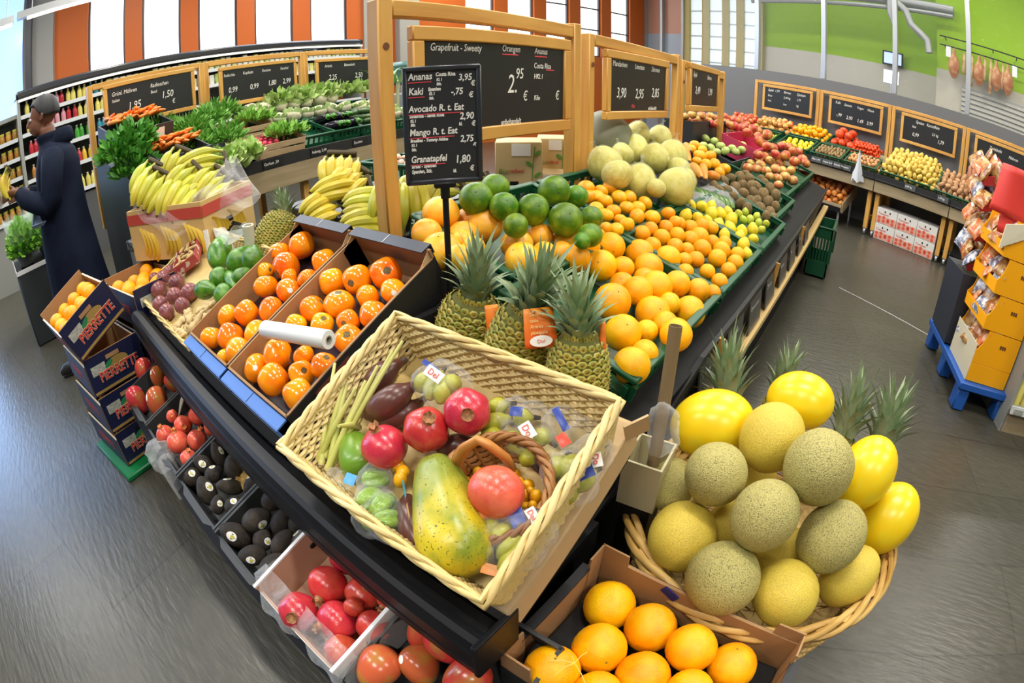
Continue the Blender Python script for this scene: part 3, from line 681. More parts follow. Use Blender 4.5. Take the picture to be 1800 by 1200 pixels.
# onions on a low slanting tray
t = thing('onion_tray', 'low slanting wooden tray full of onions under the left fence table', 'tray', rf(-2.5, 6.72, 0), math.atan2(RD.y, RD.x))
mb = MB(); mb.slab([(-.6, -.25, .22), (.42, -.25, .22), (.42, .35, .42), (-.6, .35, .42)], -.015); mb.box((-.09, -.26, .24), (1.02, .015, .09)); mb.build('tray_floor', m_beech, t, smooth=0)
for x in (-.6, .42): mb = MB(); mb.slab([(x, -.25, .18), (x, .35, .38), (x, .35, .52), (x, -.25, .32)], .015); mb.build('side_board', m_beech, t, smooth=0)
mb = MB(); mb.box((-.09, -.272, .215), (1.0, .01, .06)); mb.build('price_strip', m_black, t)
for x in (-.55, .37):
    for y in (-.2, .3): mb = MB(); mb.tube([(x, y, .23 + (y+.25)*.33), (x, y, 0)], .016, 8); mb.build('foot', m_steel, t)
heap(p_onion, rf(-3.07, 6.5, .235), RD*.96, RN*.55 + UP*.2, 12, 5, .045, 'copper onion on the low tray', 'onion', 'onions on the low tray', layers=2, seed=3)
# loose produce on the tables
def rheap(proto, a0, a1, n0, n1, nx, ny, r, desc, cat, group, **k):
    return heap(proto, rf(a0, n0, rz(n0)+.02), RD*(a1-a0), RN*(n1-n0) + UP*(n1-n0)*.36, nx, ny, r, desc, cat, group, **k)
def rcrate(a, n, w, d, h, label): return crate(Matrix.Translation(rf(a, n, rz(n)+.012)) @ RM @ Matrix.Rotation(math.atan(.36), 4, 'X'), w, d, h, label, 'green crates on the fence tables')
for a, n, w, d, lb in ((-3.5, 6.72, .5, .4, 'left front crate of small green fruit'), (-2.92, 6.72, .5, .4, 'crate in the front row with lemons beside the nuts'), (-2.42, 6.72, .46, .4, 'front crate of brown nuts'), (-1.93, 6.7, .46, .36, 'front crate of apricot coloured nuts'),
                       (-3.5, 7.13, .5, .38, 'back crate under the leftmost board'), (-2.92, 7.13, .5, .38, 'back crate under orange coloured fruit'), (-2.3, 7.1, .6, .36, 'back crate under the tomatoes'), (-1.3, 6.9, .7, .76, 'broad crate under the yellow potatoes'), (-.56, 6.84, .66, .68, 'broad crate under the reddish potatoes')):
    rcrate(a, n, w-.03, d-.02, .09, 'green crate on the fence table, ' + lb)
rheap(p_potato, -1.66, -.93, 6.56, 7.28, 11, 9, .038, 'yellow potato by the fence', 'potato', 'yellow potatoes by the fence', layers=3, seed=4, lift=1.2, keep=lambda a, b, k: k < 2 or (.1 < a < .9))
rheap(p_potatored, -.88, -.26, 6.56, 7.15, 8, 7, .042, 'reddish potato by the fence', 'potato', 'reddish potatoes by the fence', layers=2, seed=5, lift=1.2)
rheap(p_nut, -2.62, -2.22, 6.57, 6.88, 9, 6, .024, 'brown nut by the fence', 'nut', 'brown nuts by the fence', layers=2, seed=6, lift=1.5)
p_nutlight = Proto('nut', p_nut.body.copy()); p_nutlight.body.materials.clear(); p_nutlight.body.materials.append(mat('apricot_shell', (.65, .36, .12), .5, (.5, .22, .1), 2, vary=.2))
rheap(p_nutlight, -2.14, -1.72, 6.56, 6.84, 8, 5, .029, 'apricot coloured nut by the fence', 'nut', 'apricot coloured nuts by the fence', layers=2, seed=7, lift=1.4)
rheap(p_tomato, -2.5, -2.2, 7.0, 7.27, 3, 3, .065, 'large tomato by the fence', 'tomato', 'large tomatoes by the fence', layers=2, seed=8, lift=1.3, tilt=70, parts=True)
rheap(p_tomato, -2.2, -1.82, 6.92, 7.2, 8, 6, .026, 'small red tomato by the fence', 'tomato', 'small tomatoes by the fence', layers=3, seed=9, lift=1.8)
rheap(p_lime, -3.7, -3.3, 6.58, 6.86, 7, 5, .03, 'small green fruit by the fence', 'lime', 'small green fruit by the fence', seed=10, lift=1.2)
rheap(p_lemon, -3.12, -2.7, 6.58, 6.86, 5, 3, .042, 'greenish lemon by the fence', 'lemon', 'lemons by the fence', seed=12, lift=1.2)
rheap(p_applebi, -3.75, -3.22, 6.98, 7.28, 7, 4, .045, 'striped apple by the fence', 'apple', 'striped apples by the fence', layers=2, seed=13, lift=1.3)
rheap(p_mandarin, -3.15, -2.66, 6.98, 7.28, 7, 4, .042, 'bagged mandarin by the fence', 'mandarin', 'mandarins by the fence', layers=2, seed=14, lift=1.3)
rheap(p_applered, -4.25, -3.8, 6.75, 7.28, 6, 6, .045, 'red apple by the fence', 'apple', 'red apples by the fence', layers=2, seed=15, lift=1.0)
# sweet potatoes standing by the reddish potatoes
m_swpot = mat('sweet_potato_skin', (.36, .13, .07), .6, (.44, .18, .09), 3, vary=.15)
g = random.Random(5)
for i in range(9):
    mb = MB(); l = g.uniform(.1, .14); mb.tube([(0, 0, -l), (0, 0, -l*.8), (.008, 0, 0), (0, 0, l*.8), (0, 0, l)], [.008, .026, .036, .026, .008], 10)
    o = mb.build('sweet_potato', m_swpot, M=Matrix.Translation(rf(-.5 + .055*(i % 5) + .02*(i//5), 7.16 - .09*(i//5), rz(7.1) + .17)) @ look((g.uniform(-.2, .2), .4, 1)).to_matrix().to_4x4())
    tag(o, 'reddish sweet potato standing by the fence, %s in the %s row' % (ORD[i % 5], ('back', 'front')[i//5]), 'sweet potato', 'sweet potatoes by the fence')
# bagged soup greens piled up
m_bagw = mat('white_green_wrapper', (.74, .74, .62), .3, (.3, .42, .08), 7, lo=.5, hi=.56); m_bago = mat('orange_packet', (.72, .27, .05), .35, (.8, .5, .2), 6)
g = random.Random(8)
for c in range(3):
    for k in range(5 - (c == 2)):
        t = thing('soup_greens_packet', 'wrapped soup greens packet, %s stack from the left, %s from the bottom' % (ORD[c], ORD[k]), 'packet', M=Matrix.Translation(rf(-.2 + .19*c, 6.72 + .06*c, .8 + .098*k)) @ RM @ Matrix.Rotation(g.uniform(-.2, .2), 4, 'Z'), group='soup greens packets')
        mb = MB(); mb.box((-.02, 0, .045), (.11, .16, .085), None, .022); mb.build('wrapper', m_bagw, t)
        mb = MB(); mb.tube([(.035, -.07, .04), (.06, -.05, .045), (.06, .05, .05), (.035, .07, .04)], [.02, .03, .03, .02], 8); mb.tube([(.04, -.06, .07), (.05, .06, .07)], .016, 8); mb.build('carrots', m_bago, t, label='orange carrots showing at the open end')
# white bag holder clipped on the edge
t = thing('bag_holder', 'white plastic bag hanging on the table edge below the chalkboards', 'bag', rf(-1.93, 6.46, 0)); mb = MB()
mb.lathe([(.004, 1.02), (.012, .98), (.02, .9), (.05, .78), (.075, .7), (.082, .64)], 9, fn=lambda p, a: Vector((p.x*(1+.25*math.cos(3*a)), p.y*.55*(1+.3*math.sin(4*a)), p.z + (.03*math.sin(5*a) if p.z < .7 else 0)))); mb.build('bag', mat('frosted_bag', (.72, .75, .8), .3, alpha=.8), t)
mb = MB(); mb.tube([(0, .06, .75), (0, .02, .99), (0, 0, 1.03)], .006, 6); mb.build('hook', m_steel, t)
# price labels on the black edge
g = random.Random(9)
for i, a in enumerate((-2.52, -2.36, -2.2, -2.1, -1.2, -.75)):
    t = thing('price_label', 'black price card on the fence table edge, %s from the left' % ORD[i], 'price card', M=Matrix.Translation(rf(a, 6.462, .765)) @ frame((0, 0, 0), RD, UP*.95 + RN*.3), group='price cards on the fence table'); mb = MB()
    mb.box((0, 0, 0), (.15, .075, .004)); mb.build('card', m_board, t, smooth=0)
    text_on('lettering', ('Pilze 1,99', 'Nüsse 2,49', 'Datteln', 'Tomaten', '0,99 kg', '1,79 kg')[i], .03, m_chalk, t, Matrix.Translation((-.065, -.008, .0025)))
# ================================================================ the wall fridge (far left)
def onL(px, py, b): d = ray(px, py); return EYE + d * (b / d.dot(LN))
def lf(a, b, z=0): return lp(a, b, z)
LM = Matrix((LD, LN, UP)).transposed().to_4x4()
FB = 7.1
m_fridge = mat('fridge_grey', (.32, .33, .31), .4); m_fridgeblack = mat('fridge_canopy', (.018, .02, .026), .35); m_shelfwhite = mat('shelf_white', (.72, .76, .78), .35)
m_stripglow = mat('fridge_lamp', (1, .97, .82), .3, emit=.7)
t = thing('wall_fridge', 'long open wall fridge with black canopy before the orange windows', 'fridge', lf(4.2, 7.35), math.atan2(LD.y, LD.x))
W0, W1 = 1.05 - 4.2, 7.4 - 4.2; ww = W1 - W0; wc = (W0+W1)/2
mb = MB(); mb.box((wc, .3, 1.2), (ww, .05, 2.3)); mb.box((wc, .02, .42), (ww, .5, .84)); mb.build('cabinet', mat('fridge_inner', (.1, .105, .11), .5), t, smooth=0)
mb = MB(); mb.box((wc, -.02, 2.36), (ww+.06, .62, .11), None, .03); mb.build('canopy', m_fridgeblack, t)
mb = MB(); mb.box((wc, -.31, 2.29), (ww, .03, .03)); mb.build('lamp_strip', m_stripglow, t, label='glowing strip under the canopy')
for x in (W0, W1):
    mb = MB(); mb.box((x, 0, 1.2), (.05, .6, 2.25), None, .01); mb.build('end_panel', m_fridge, t)
mb = MB(); mb.box((W0+.32, -.28, 1.55), (.03, .04, 1.45)); mb.build('door_post', m_steel, t)
SHZ = [.9, 1.25, 1.56, 1.84, 2.08]
for z in SHZ:
    mb = MB(); mb.box((wc, 0, z-.012), (ww-.06, .52, .024)); sh = mb.build('shelf', m_fridge, t, smooth=0)
    mb = MB(); mb.box((wc, -.27, z-.005), (ww-.06, .012, .05)); mb.build('price_rail', m_shelfwhite, sh, smooth=0)
def bottle_mb(r=.035, h=.24):
    mb = MB(); mb.lathe([(0, 0), (r*.92, 0), (r, .01), (r, h*.58), (r*.9, h*.68), (r*.42, h*.84), (r*.36, h*.92), (r*.36, h*.94)], 10); return mb
def cap_mb(r=.035, h=.24):
    mb = MB(); mb.lathe([(0, h*.93), (r*.42, h*.93), (r*.42, h), (0, h)], 8); return mb
PK = {}
def bottle(col):
    if col not in PK:
        m = mat('drink_%d' % len(PK), col, .15, vary=.12); c = cap_mb().mesh('cap', m_white, 40)
        PK[col] = Proto('bottle', bottle_mb().mesh('bottle', m, 50), [('cap', c, None)])
    return PK[col]
def packet(col):
    k = ('p', col)
    if k not in PK:
        mb = MB(); mb.box((0, 0, .09), (.075, .06, .18), None, .008)
        PK[k] = Proto('dairy_pack', mb.mesh('dairy_pack', mat('pack_%d' % len(PK), col, .4, (.75, .74, .6), 9, lo=.45, hi=.55, vary=.15), 40))
    return PK[k]
q0 = Quaternion((0, 0, 1), math.atan2(LD.y, LD.x))
DR = [(.85, .55, .06), (.55, .04, .06), (.08, .4, .06), (.85, .75, .2), (.75, .35, .4), (.05, .3, .4), (.5, .22, .04)]
CN = ['orange', 'red', 'green', 'yellow', 'pink', 'teal', 'amber']
sched = [[3, 3, 2, 3, 3, 3, 2, 3], [6, 6, 0, 6, 1, 0, 6, 6], [1, 1, 1, 2, 2, 2, 5, 5], [3, 3, 4, 4, 1, 3, 3, 3], [3, 4, 4, 1, 3, 3, 5, 3]]
for si, z in enumerate(SHZ):
    for i in range(14):
        a = 1.2 + .088*i + .01*math.sin(i*3.1+si); c = sched[si][i*8//14]
        bottle(DR[c]).put(lf(a, 7.16, z), (1.05, 1.05, .8), q0, '%s bottle in the wall fridge, %s from the left, %s shelf' % (CN[c], ORD[i], ['bottom', 'second', 'middle', 'fourth', 'top'][si]), 'bottle', 'bottles in the wall fridge')
g = random.Random(3)
PC = [(.75, .7, .35), (.8, .8, .72), (.7, .62, .2), (.35, .5, .12)]
for si in (3, 4):
    for i in range(46):
        a = 2.45 + .107*i; c = g.choice([0, 0, 1, 1, 2, 3])
        packet(PC[c]).put(lf(a, 7.15, SHZ[si]), (1.15, 1.1, g.uniform(.85, 1.0)), q0, 'pale dairy pack in the wall fridge, number %d from the left, %s shelf' % (i+1, ('upper middle', 'top')[si-3]), 'carton', 'dairy packs in the wall fridge')
# shelf of jars at the very left edge
t = thing('jar_shelf', 'shelf unit of amber jars at the far left beyond the fridge', 'shelf', lf(.45, 7.5), math.atan2(LD.y, LD.x)-.25)
mb = MB(); mb.box((0, .3, 1.3), (1.3, .04, 1.6)); mb.box((0, .02, .42), (1.3, .5, .84)); mb.box((0, .05, 2.12), (1.3, .5, .05)); mb.build('back_panel', m_fridge, t, smooth=0)
for z in (.86, 1.1, 1.34, 1.58, 1.82):
    mb = MB(); mb.box((0, 0, z-.012), (1.3, .5, .025)); sh = mb.build('shelf_board', m_blackm, t, smooth=0)
    mb = MB(); mb.box((0, -.26, z), (1.3, .012, .05)); mb.build('price_rail', m_shelfwhite, sh, smooth=0)
m_jar = mat('amber_jar', (.5, .25, .04), .2, vary=.25); mb = MB(); mb.lathe([(0, 0), (.036, 0), (.04, .01), (.04, .1), (.03, .12)], 10); jm = mb.mesh('jar', m_jar, 50)
mb = MB(); mb.lathe([(0, .118), (.036, .118), (.036, .145), (0, .145)], 10); jl = mb.mesh('lid', m_stickeryel, 40)
p_jar = Proto('jar', jm, [('lid', jl, None)]); Mj = t.matrix_basis.copy()
for si, z in enumerate((.86, 1.1, 1.34, 1.58, 1.82)):
    for i in range(9):
        p_jar.put(Mj @ Vector((-.2 + .1*i, -.16, z)), 1.05, q0, 'amber jar on the far left shelf unit, %s from the left on the %s board' % (ORD[i], ['bottom', 'second', 'middle', 'fourth', 'top'][si]), 'jar', 'jars on the far left shelf unit')
# ================================================================ the vegetable counter along the fridge
VB = 3.4
def vz(b): return .93 + (b - VB)*.32
t = thing('vegetable_counter', 'long beige vegetable counter with black label edge before the fridge', 'counter', lf(0, 0), math.atan2(LD.y, LD.x))
mb = MB(); mb.slab([(1.86, VB, .92), (4.9, VB, .92), (4.9, 4.25, 1.19), (1.86, 4.25, 1.19)], -.02); mb.build('sloping_top', m_blackm, t, smooth=0)
mb = MB(); mb.box((3.38, VB-.02, .765), (3.04, .03, .17), None, .004); mb.box((3.3, VB+.03, .7), (3.2, .06, .03)); mb.build('front_beam', m_beech, t, label='beige laminate beam')
mb = MB(); mb.box((3.38, VB-.03, .9), (3.04, .02, .09), None, .003); mb.build('label_edge', m_counterblack, t, label='black edge with price labels')
for a in (1.92, 2.85, 3.9, 4.8):
    for b in (VB+.08, 4.15): mb = MB(); mb.box((a, b, .36 if b < 4 else .5), (.06, .06, .72 if b < 4 else 1.0), None, .004); mb.build('leg', m_pine, t)
mb = MB(); mb.box((3.3, VB+.3, .1), (3.1, .3, .2)); mb.build('plinth', m_blackm, t, smooth=0)
for i, (a, s) in enumerate(((1.95, 'Rettich 0,99'), (2.45, 'Gurken ,59'), (2.95, 'Auberg. 2,49'), (3.45, 'Zucchini'), (4.4, 'Lauch 1,99'))):
    t = thing('price_label', 'black price card on the vegetable counter edge, %s from the left' % ORD[i], 'price card', M=Matrix.Translation(lf(a, VB-.045, .9)) @ frame((0, 0, 0), LD, UP), group='price cards on the vegetable counter')
    mb = MB(); mb.box((0, 0, 0), (.2, .07, .006)); mb.build('card', m_board, t, smooth=0); text_on('lettering', s, .032, m_chalk, t, Matrix.Translation((-.09, -.01, .004)))
# sign frames
for i, (a0, a1) in enumerate(((1.28, 2.38), (2.43, 3.58), (3.63, 4.7))):
    t = thing('sign_frame', 'pine sign frame over the vegetable counter, %s' % ('left one, above the carrots', 'middle one, above the radishes', 'right one, above the cauliflowers')[i], 'frame', lf(0, 4.28), 0, 'sign frames over the vegetable counter')
    for a in (a0, a1): mb = MB(); mb.bar(LD*a + UP*.7, LD*a + UP*1.87, .05, .05, LN, .004); mb.build('post', m_pine, t)
    mb = MB(); mb.bar(LD*(a0+.026) + UP*1.85, LD*(a1-.026) + UP*1.85, .045, .05, UP, .004); mb.build('rail', m_pine_h, t)
chalkboard(Matrix.Translation(lf(1.79, 4.12, 1.64)) @ frame((0, 0, 0), LD, UP), .87, .37, 'long chalkboard above the carrots with two prices', [('Grünl. Möhren', -.36, .08, .8, None), ('Italien', -.36, .03, .6, None), ('1,95', -.22, -.06, 1.5, None), ('Radieschen', .0, .08, .8, None), ('Bund', .0, .03, .6, None), ('1,50', .1, -.03, 1.4, None), ('€', .2, -.09, .9, None)], .035, .06)
chalkboard(Matrix.Translation(lf(2.93, 4.12, 1.6)) @ frame((0, 0, 0), LD, UP), .9, .37, 'long chalkboard above the radishes with four prices', [('Radicchio', -.4, .09, .7, None), ('0,99', -.36, -.06, 1.3, None), ('Kopfsalat', -.19, .09, .7, None), ('0,99', -.12, -.06, 1.3, None), ('Romana', .03, .09, .7, None), ('1,80', .09, -.05, 1.3, None), ('Fenchel', .25, .09, .7, None), ('2,99', .27, -.05, 1.3, None)], .035, .055)
chalkboard(Matrix.Translation(lf(4.06, 4.12, 1.58)) @ frame((0, 0, 0), LD, UP), .85, .37, 'chalkboard above the cauliflowers half behind the pine post', [('Artisch.', -.3, .09, .7, None), ('2,25', -.25, -.05, 1.4, None), ('Blumenkohl', -.02, .09, .7, None), ('2,50', .14, -.05, 1.4, None), ('Stk', -.33, -.12, .6, None)], .035, .06)
# carrots in black cartons stacked in two tiers at the counter's end
def vcrate(a, b, z, w, d, h, name, label, m, tilt=.3):
    t = thing(name, label, 'crate', M=Matrix.Translation(lf(a, b, z)) @ LM @ Matrix.Rotation(tilt, 4, 'X'))
    mb = MB(); open_box(mb, w, d, h, .012); mb.build('body', m, t, smooth=0); return t
m_darkcarton = mat('dark_carton', (.03, .035, .04), .5)
t = vcrate(1.62, 3.42, 1.1, .42, .36, .12, 'carrot_carton', 'black carton of carrots, lower tier behind the person', m_darkcarton)
mb = MB(); mb.box((-.1, -.183, .06), (.1, .004, .08)); mb.build('paper_label', m_white, t)
t = vcrate(1.5, 3.85, 1.32, .5, .4, .14, 'carrot_carton', 'black carton of carrots, upper tier below the long chalkboard', m_darkcarton)
for x in (-.1, .12): mb = MB(); mb.box((x, -.203, .07), (.1, .004, .09)); mb.build('paper_label', m_white, t)
t = thing('plinth_block', 'dark display block carrying the carrot cartons', 'display block', lf(1.5, 3.75), math.atan2(LD.y, LD.x)); mb = MB(); mb.add([(x, y, z) for y, z in ((-.42, .2), (-.42, 1.075), (.4, 1.3), (.4, .2)) for x in (-.26, .3)], [(0, 1, 3, 2), (2, 3, 5, 4), (4, 5, 7, 6), (6, 7, 1, 0), (0, 2, 4, 6), (1, 7, 5, 3)]); mb.build('body', m_darkcarton, t, smooth=0)
mb = MB(); mb.box((-.14, -.425, .85), (.1, .006, .12)); mb.build('paper_label', m_white, t); 
t = thing('steel_step', 'perforated steel step at the foot of the carrot cartons', 'step', lf(1.35, 3.0), math.atan2(LD.y, LD.x)); mb = MB(); mb.box((0, 0, .36), (.5, .5, .72), None, .008); mb.build('body', m_fridge, t)
mb = MB(); mb.box((0, -.001, .70), (.52, .52, .06), None, .004); mb.build('perforated_top', mat('perforated_steel', (.5, .52, .54), .35, (.1, .1, .1), 60, metal=.5, lo=.5, hi=.54), t)
def carrots(a0, a1, b0, b1, z0, z1, nx, ny, desc, grp, seed):
    g = random.Random(seed); n = 0
    for j in range(ny):
        for i in range(nx):
            f, h = (i+.5)/nx, (j+.5)/ny
            p = lf(a0+(a1-a0)*f, b0+(b1-b0)*h, z0+(z1-z0)*h + .055 + .015*(i % 2)) + Vector((0, 0, g.uniform(-.01, .012)))
            d = -LN*1 + LD*g.uniform(-.35, .35) + UP*g.uniform(-.1, .25)
            p_carrot.put(p, (.2, .2, .085), look(d, g.uniform(0, 6)), '%s, %s in the %s row' % (desc, ORD[i], ('front', 'second', 'third', 'fourth')[j]), 'carrot', grp)
carrots(1.42, 1.82, 3.32, 3.6, 1.16, 1.24, 12, 2, 'orange carrot in the lower carton', 'carrots in the lower carton', 1)
carrots(1.3, 1.72, 3.72, 4.0, 1.42, 1.5, 11, 3, 'orange carrot in the upper carton', 'carrots in the upper carton', 2)
# leafy bunches
def leafy(name, n, rad, h, m, seed, leafw=.02, leafl=.07, up=.5):
    g = random.Random(seed); mb = MB()
    for i in range(n):
        d = Vector((g.gauss(0, 1), g.gauss(0, 1), abs(g.gauss(0, 1))*up + .15)).normalized(); c = Vector((d.x*rad[0], d.y*rad[1], d.z*h)) * g.uniform(.45, 1)
        a = (d + Vector((g.uniform(-.6, .6), g.uniform(-.6, .6), g.uniform(-.2, .6)))).normalized(); s = a.cross(Vector((g.uniform(-1, 1), g.uniform(-1, 1), g.uniform(-1, 1)))).normalized()*leafw
        l = leafl*g.uniform(.6, 1.2); mb.add([c - s*.3, c + a*l*.5 - s, c + a*l, c + a*l*.5 + s, c + s*.3], [(0, 1, 2, 3, 4)])
    return mb.mesh(name, m, 0)
m_parsley = mat('parsley_leaf', (.05, .22, .02), .5, (.1, .34, .035), 12); m_dill = mat('dill_leaf', (.11, .32, .04), .55, (.2, .44, .07), 12)
m_lettuce = mat('lettuce_leaf', (.3, .5, .1), .5, (.55, .68, .28), 9); m_radleaf = mat('radish_leaf', (.18, .42, .05), .5, (.3, .54, .1), 9)
m_curd = mat('cauliflower_curd', (.82, .79, .58), .7, (.72, .68, .46), 14, bump=.8, bscale=40); m_caulleaf = mat('cauliflower_leaf', (.32, .5, .14), .55, (.52, .64, .3), 6)
me_pars = leafy('parsley_bunch', 330, (.16, .16), .2, m_parsley, 1); me_dill = leafy('dill_bunch', 800, (.18, .16), .13, m_dill, 2, .008, .055); me_let = leafy('lettuce', 130, (.12, .12), .1, m_lettuce, 3, .035, .09); me_rl = leafy('radish_leaf', 130, (.1, .08), .07, m_radleaf, 4, .022, .09)
def leafput(me, name, a, b, z, s, lb, cat, grp=None, sc=None):
    o = bpy.data.objects.new(name, me); COL.objects.link(o); o.location = lf(a, b, z); o.rotation_euler = (0, 0, a*7+b*3); o.scale = (s, s, s) if sc is None else sc
    return tag(o, lb, cat, grp)
for i, (a, b, z) in enumerate(((1.22, 3.45, 1.22), (1.36, 3.5, 1.28), (1.3, 3.4, 1.1))): leafput(me_pars, 'parsley_bunch', a, b, z, 1, 'dark green parsley bunch behind the person, %s' % ('leftmost', 'topmost', 'lowest')[i], 'parsley', 'parsley bunches')
for i, (a, b) in enumerate(((1.78, 3.95), (1.98, 3.8), (2.2, 3.9), (1.9, 3.6), (2.15, 3.6), (2.4, 4.05))): leafput(me_dill, 'dill_bunch', a, b, vz(b)+.1+(.1 if b > 3.7 else .04), 1.15, 'feathery dill bunch right of the carrots, %s' % ('at the back left', 'in the middle', 'at the back by the radishes', 'at the front left', 'at the front right', 'behind the radish leaves')[i], 'dill', 'dill bunches')
carrots(2.0, 2.35, 3.95, 4.05, vz(4)+.14, vz(4)+.16, 6, 1, 'bunched carrot among the dill below the chalkboards', 'bunched carrots in the dill', 4)
for i in range(8):
    a, b = 1.72 + .13*(i % 4) + .05*(i//4), 3.36 - .16*(i//4) + .04
    leafput(me_let, 'lettuce_head', a, max(b, 3.3), vz(3.4)+.04+.03*(i % 2), .95, 'pale green lettuce head behind the boxed bananas, %s in the %s row' % (ORD[i % 4], ('back', 'front')[i//4]), 'lettuce', 'lettuces behind the bananas')
m_radish = mat('radish_skin', (.55, .03, .08), .3, vary=.1); p_radish = P_('radish', lambda p: Vector((p.x, p.y, p.z*.95 - .3*max(0, -p.z)**4)), m_radish, [], 10, 8)
m_woodcrate = mat('pale_crate_wood', (.55, .4, .24), .7, (.48, .33, .18), 3, stretch=(1, 8, 8))
for k, (a, b, z, hh) in enumerate(((2.5, 3.88, vz(3.88)+.04, 'back'), (2.56, 3.52, vz(3.5)+.01, 'front'))):
    t = thing('radish_crate', 'wooden crate of radishes with leaves, the %s one' % hh, 'crate', M=Matrix.Translation(lf(a, b, z)) @ LM @ Matrix.Rotation(.25, 4, 'X'), group='radish crates'); w, d = .46, .32
    for s in (-1, 1):
        for zz in (.04, .1): mb = MB(); mb.box((0, s*(d/2), zz), (w, .008, .045)); mb.build('slat', m_woodcrate, t, smooth=0)
        mb = MB(); mb.box((s*w/2, 0, .07), (.01, d, .13)); mb.build('end_board', m_woodcrate, t, smooth=0)
    mb = MB(); mb.box((0, 0, .004), (w, d, .008)); mb.build('bottom', m_woodcrate, t, smooth=0)
    g = random.Random(k+3)
    for i in range(16):
        p = t.matrix_basis @ Vector((-.2 + .055*(i % 4) + g.uniform(-.01, .01), -.1 + .06*(i//4), .1 + .02*g.random()))
        p_radish.put(p, .022, rq(60, g), 'red radish in the %s crate, %s of the %s row' % (hh, ORD[i % 4], ('front', 'second', 'third', 'back')[i//4]), 'radish', 'radishes in the %s crate' % hh)
    for i in range(3): q = t.matrix_basis @ Vector((.05 + .07*i, -.04 + .06*(i % 2), .13)); o = bpy.data.objects.new('radish_greens', me_rl); COL.objects.link(o); o.location = q; tag(o, 'bunch of radish greens in the %s crate, %s from the left' % (hh, ORD[i]), 'greens', 'radish greens in the %s crate' % hh)
# green crates with aubergines, courgettes; cauliflowers
def lcrate(a, b, w, d, lb, h=.1): return crate(Matrix.Translation(lf(a, b, vz(b))) @ LM @ Matrix.Rotation(.31, 4, 'X'), w, d, h, lb, 'green crates on the vegetable counter')
lcrate(2.98, 3.6, .42, .36, 'nearly empty green crate left of the aubergines'); lcrate(3.36, 3.6, .34, .36, 'green crate holding the aubergines'); lcrate(3.76, 3.6, .44, .36, 'green crate holding the courgettes'); lcrate(4.25, 3.6, .46, .36, 'green crate at the right end with cauliflowers')
lcrate(2.95, 4.0, .5, .36, 'back green crate with white cauliflowers'); lcrate(3.5, 4.0, .55, .36, 'back green crate with green romanesco heads'); lcrate(4.1, 4.0, .6, .36, 'back green crate below the right chalkboard')
m_aub = mat('aubergine_skin', (.012, .008, .018), .15); mb = MB(); mb.tube([(0, 0, -1), (0, 0, -.96), (0, 0, -.7), (0, .03, -.2), (0, .06, .4), (0, .05, .72), (0, .04, .8)], [.03, .16, .33, .38, .28, .18, .1], 14); ma = mb.mesh('aubergine', m_aub, 70)
mb = MB(); mb.tube([(0, .045, .68), (0, .04, .82), (.02, .06, 1.02)], [.22, .09, .06], 10); p_aub = Proto('aubergine', ma, [('calyx', mb.mesh('calyx', m_parsley, 50), None)])
g = random.Random(6)
for i in range(8):
    p_aub.put(lf(3.24 + .085*(i % 4), 3.5 + .12*(i//4), vz(3.55+.1*(i//4)) + .1 + .04*(i//4)), .13, look(-LN + LD*g.uniform(-.5, .5) + UP*.2, g.uniform(0, 6)), 'glossy black aubergine, %s in the %s row of its crate' % (ORD[i % 4], ('front', 'back')[i//4]), 'aubergine', 'aubergines on the vegetable counter')
m_cour = mat('courgette_skin', (.02, .055, .012), .3, (.05, .11, .03), 10); mb = MB(); mb.tube([(0, 0, -1), (0, 0, -.97), (0, .02, -.6), (0, .03, 0), (0, .02, .7), (0, 0, .9), (0, 0, 1)], [.05, .13, .17, .17, .15, .09, .07], 12); p_cour = Proto('courgette', mb.mesh('courgette', m_cour, 70))
for i in range(12):
    p_cour.put(lf(3.66 + .06*(i % 4), 3.5 + .03*(i//4) + .06*(i % 2), vz(3.55) + .09 + .05*(i//4)), .15, look(LD + LN*g.uniform(-.3, .3) + UP*g.uniform(-.15, .15), g.uniform(0, 6)), 'dark green courgette, %s in the %s layer' % (ORD[i % 4], ('bottom', 'middle', 'top')[i//4]), 'courgette', 'courgettes on the vegetable counter')
def caul():
    b = ball(18, 12, lambda p: wob(wob(Vector((p.x, p.y, p.z*.75)), .1, 4), .06, 9)); return b.mesh('cauliflower', m_curd, 180)
mb = MB()
for k in range(9):
    a = 2*PI*k/9; d = Vector((math.cos(a), math.sin(a), 0)); s = Vector((-d.y, d.x, 0))
    mb.grid(lambda u, v, d=d, s=s: d*(.5+.65*math.sin(v*1.5)) + s*((u-.5)*(1.0-.5*v*v)) + UP*(-.7+1.35*v) - d*(abs(u-.5)*.25), 4, 5)
p_caul = Proto('cauliflower', caul(), [('outer_leaf', mb.mesh('outer_leaf', m_caulleaf, 60), None)])
g = random.Random(12)
for i in range(14):
    a, b = 2.78 + .17*(i % 7), 3.9 + .2*(i//7)
    p_caul.put(lf(a, b, vz(b) + .13 + .05*(i//7)), .085*g.uniform(.9, 1.1), rq(35, g), 'white cauliflower in leaves, %s in the %s row of the back crates' % (ORD[i % 7], ('front', 'back')[i//7]), 'cauliflower', 'cauliflowers in the back crates', True)
for i in range(9):
    a, b = 3.98 + .15*(i % 3), 3.52 + .17*(i//3)
    p_caul.put(lf(a, b, vz(b) + .13), .08*g.uniform(.9, 1.1), rq(35, g), 'white cauliflower at the right end by the pine post, %s in the %s row' % (ORD[i % 3], ('front', 'middle', 'back')[i//3]), 'cauliflower', 'cauliflowers at the right end', True)
m_roman = mat('romanesco', (.42, .55, .16), .65, (.34, .46, .12), 14, bump=.8, bscale=40)
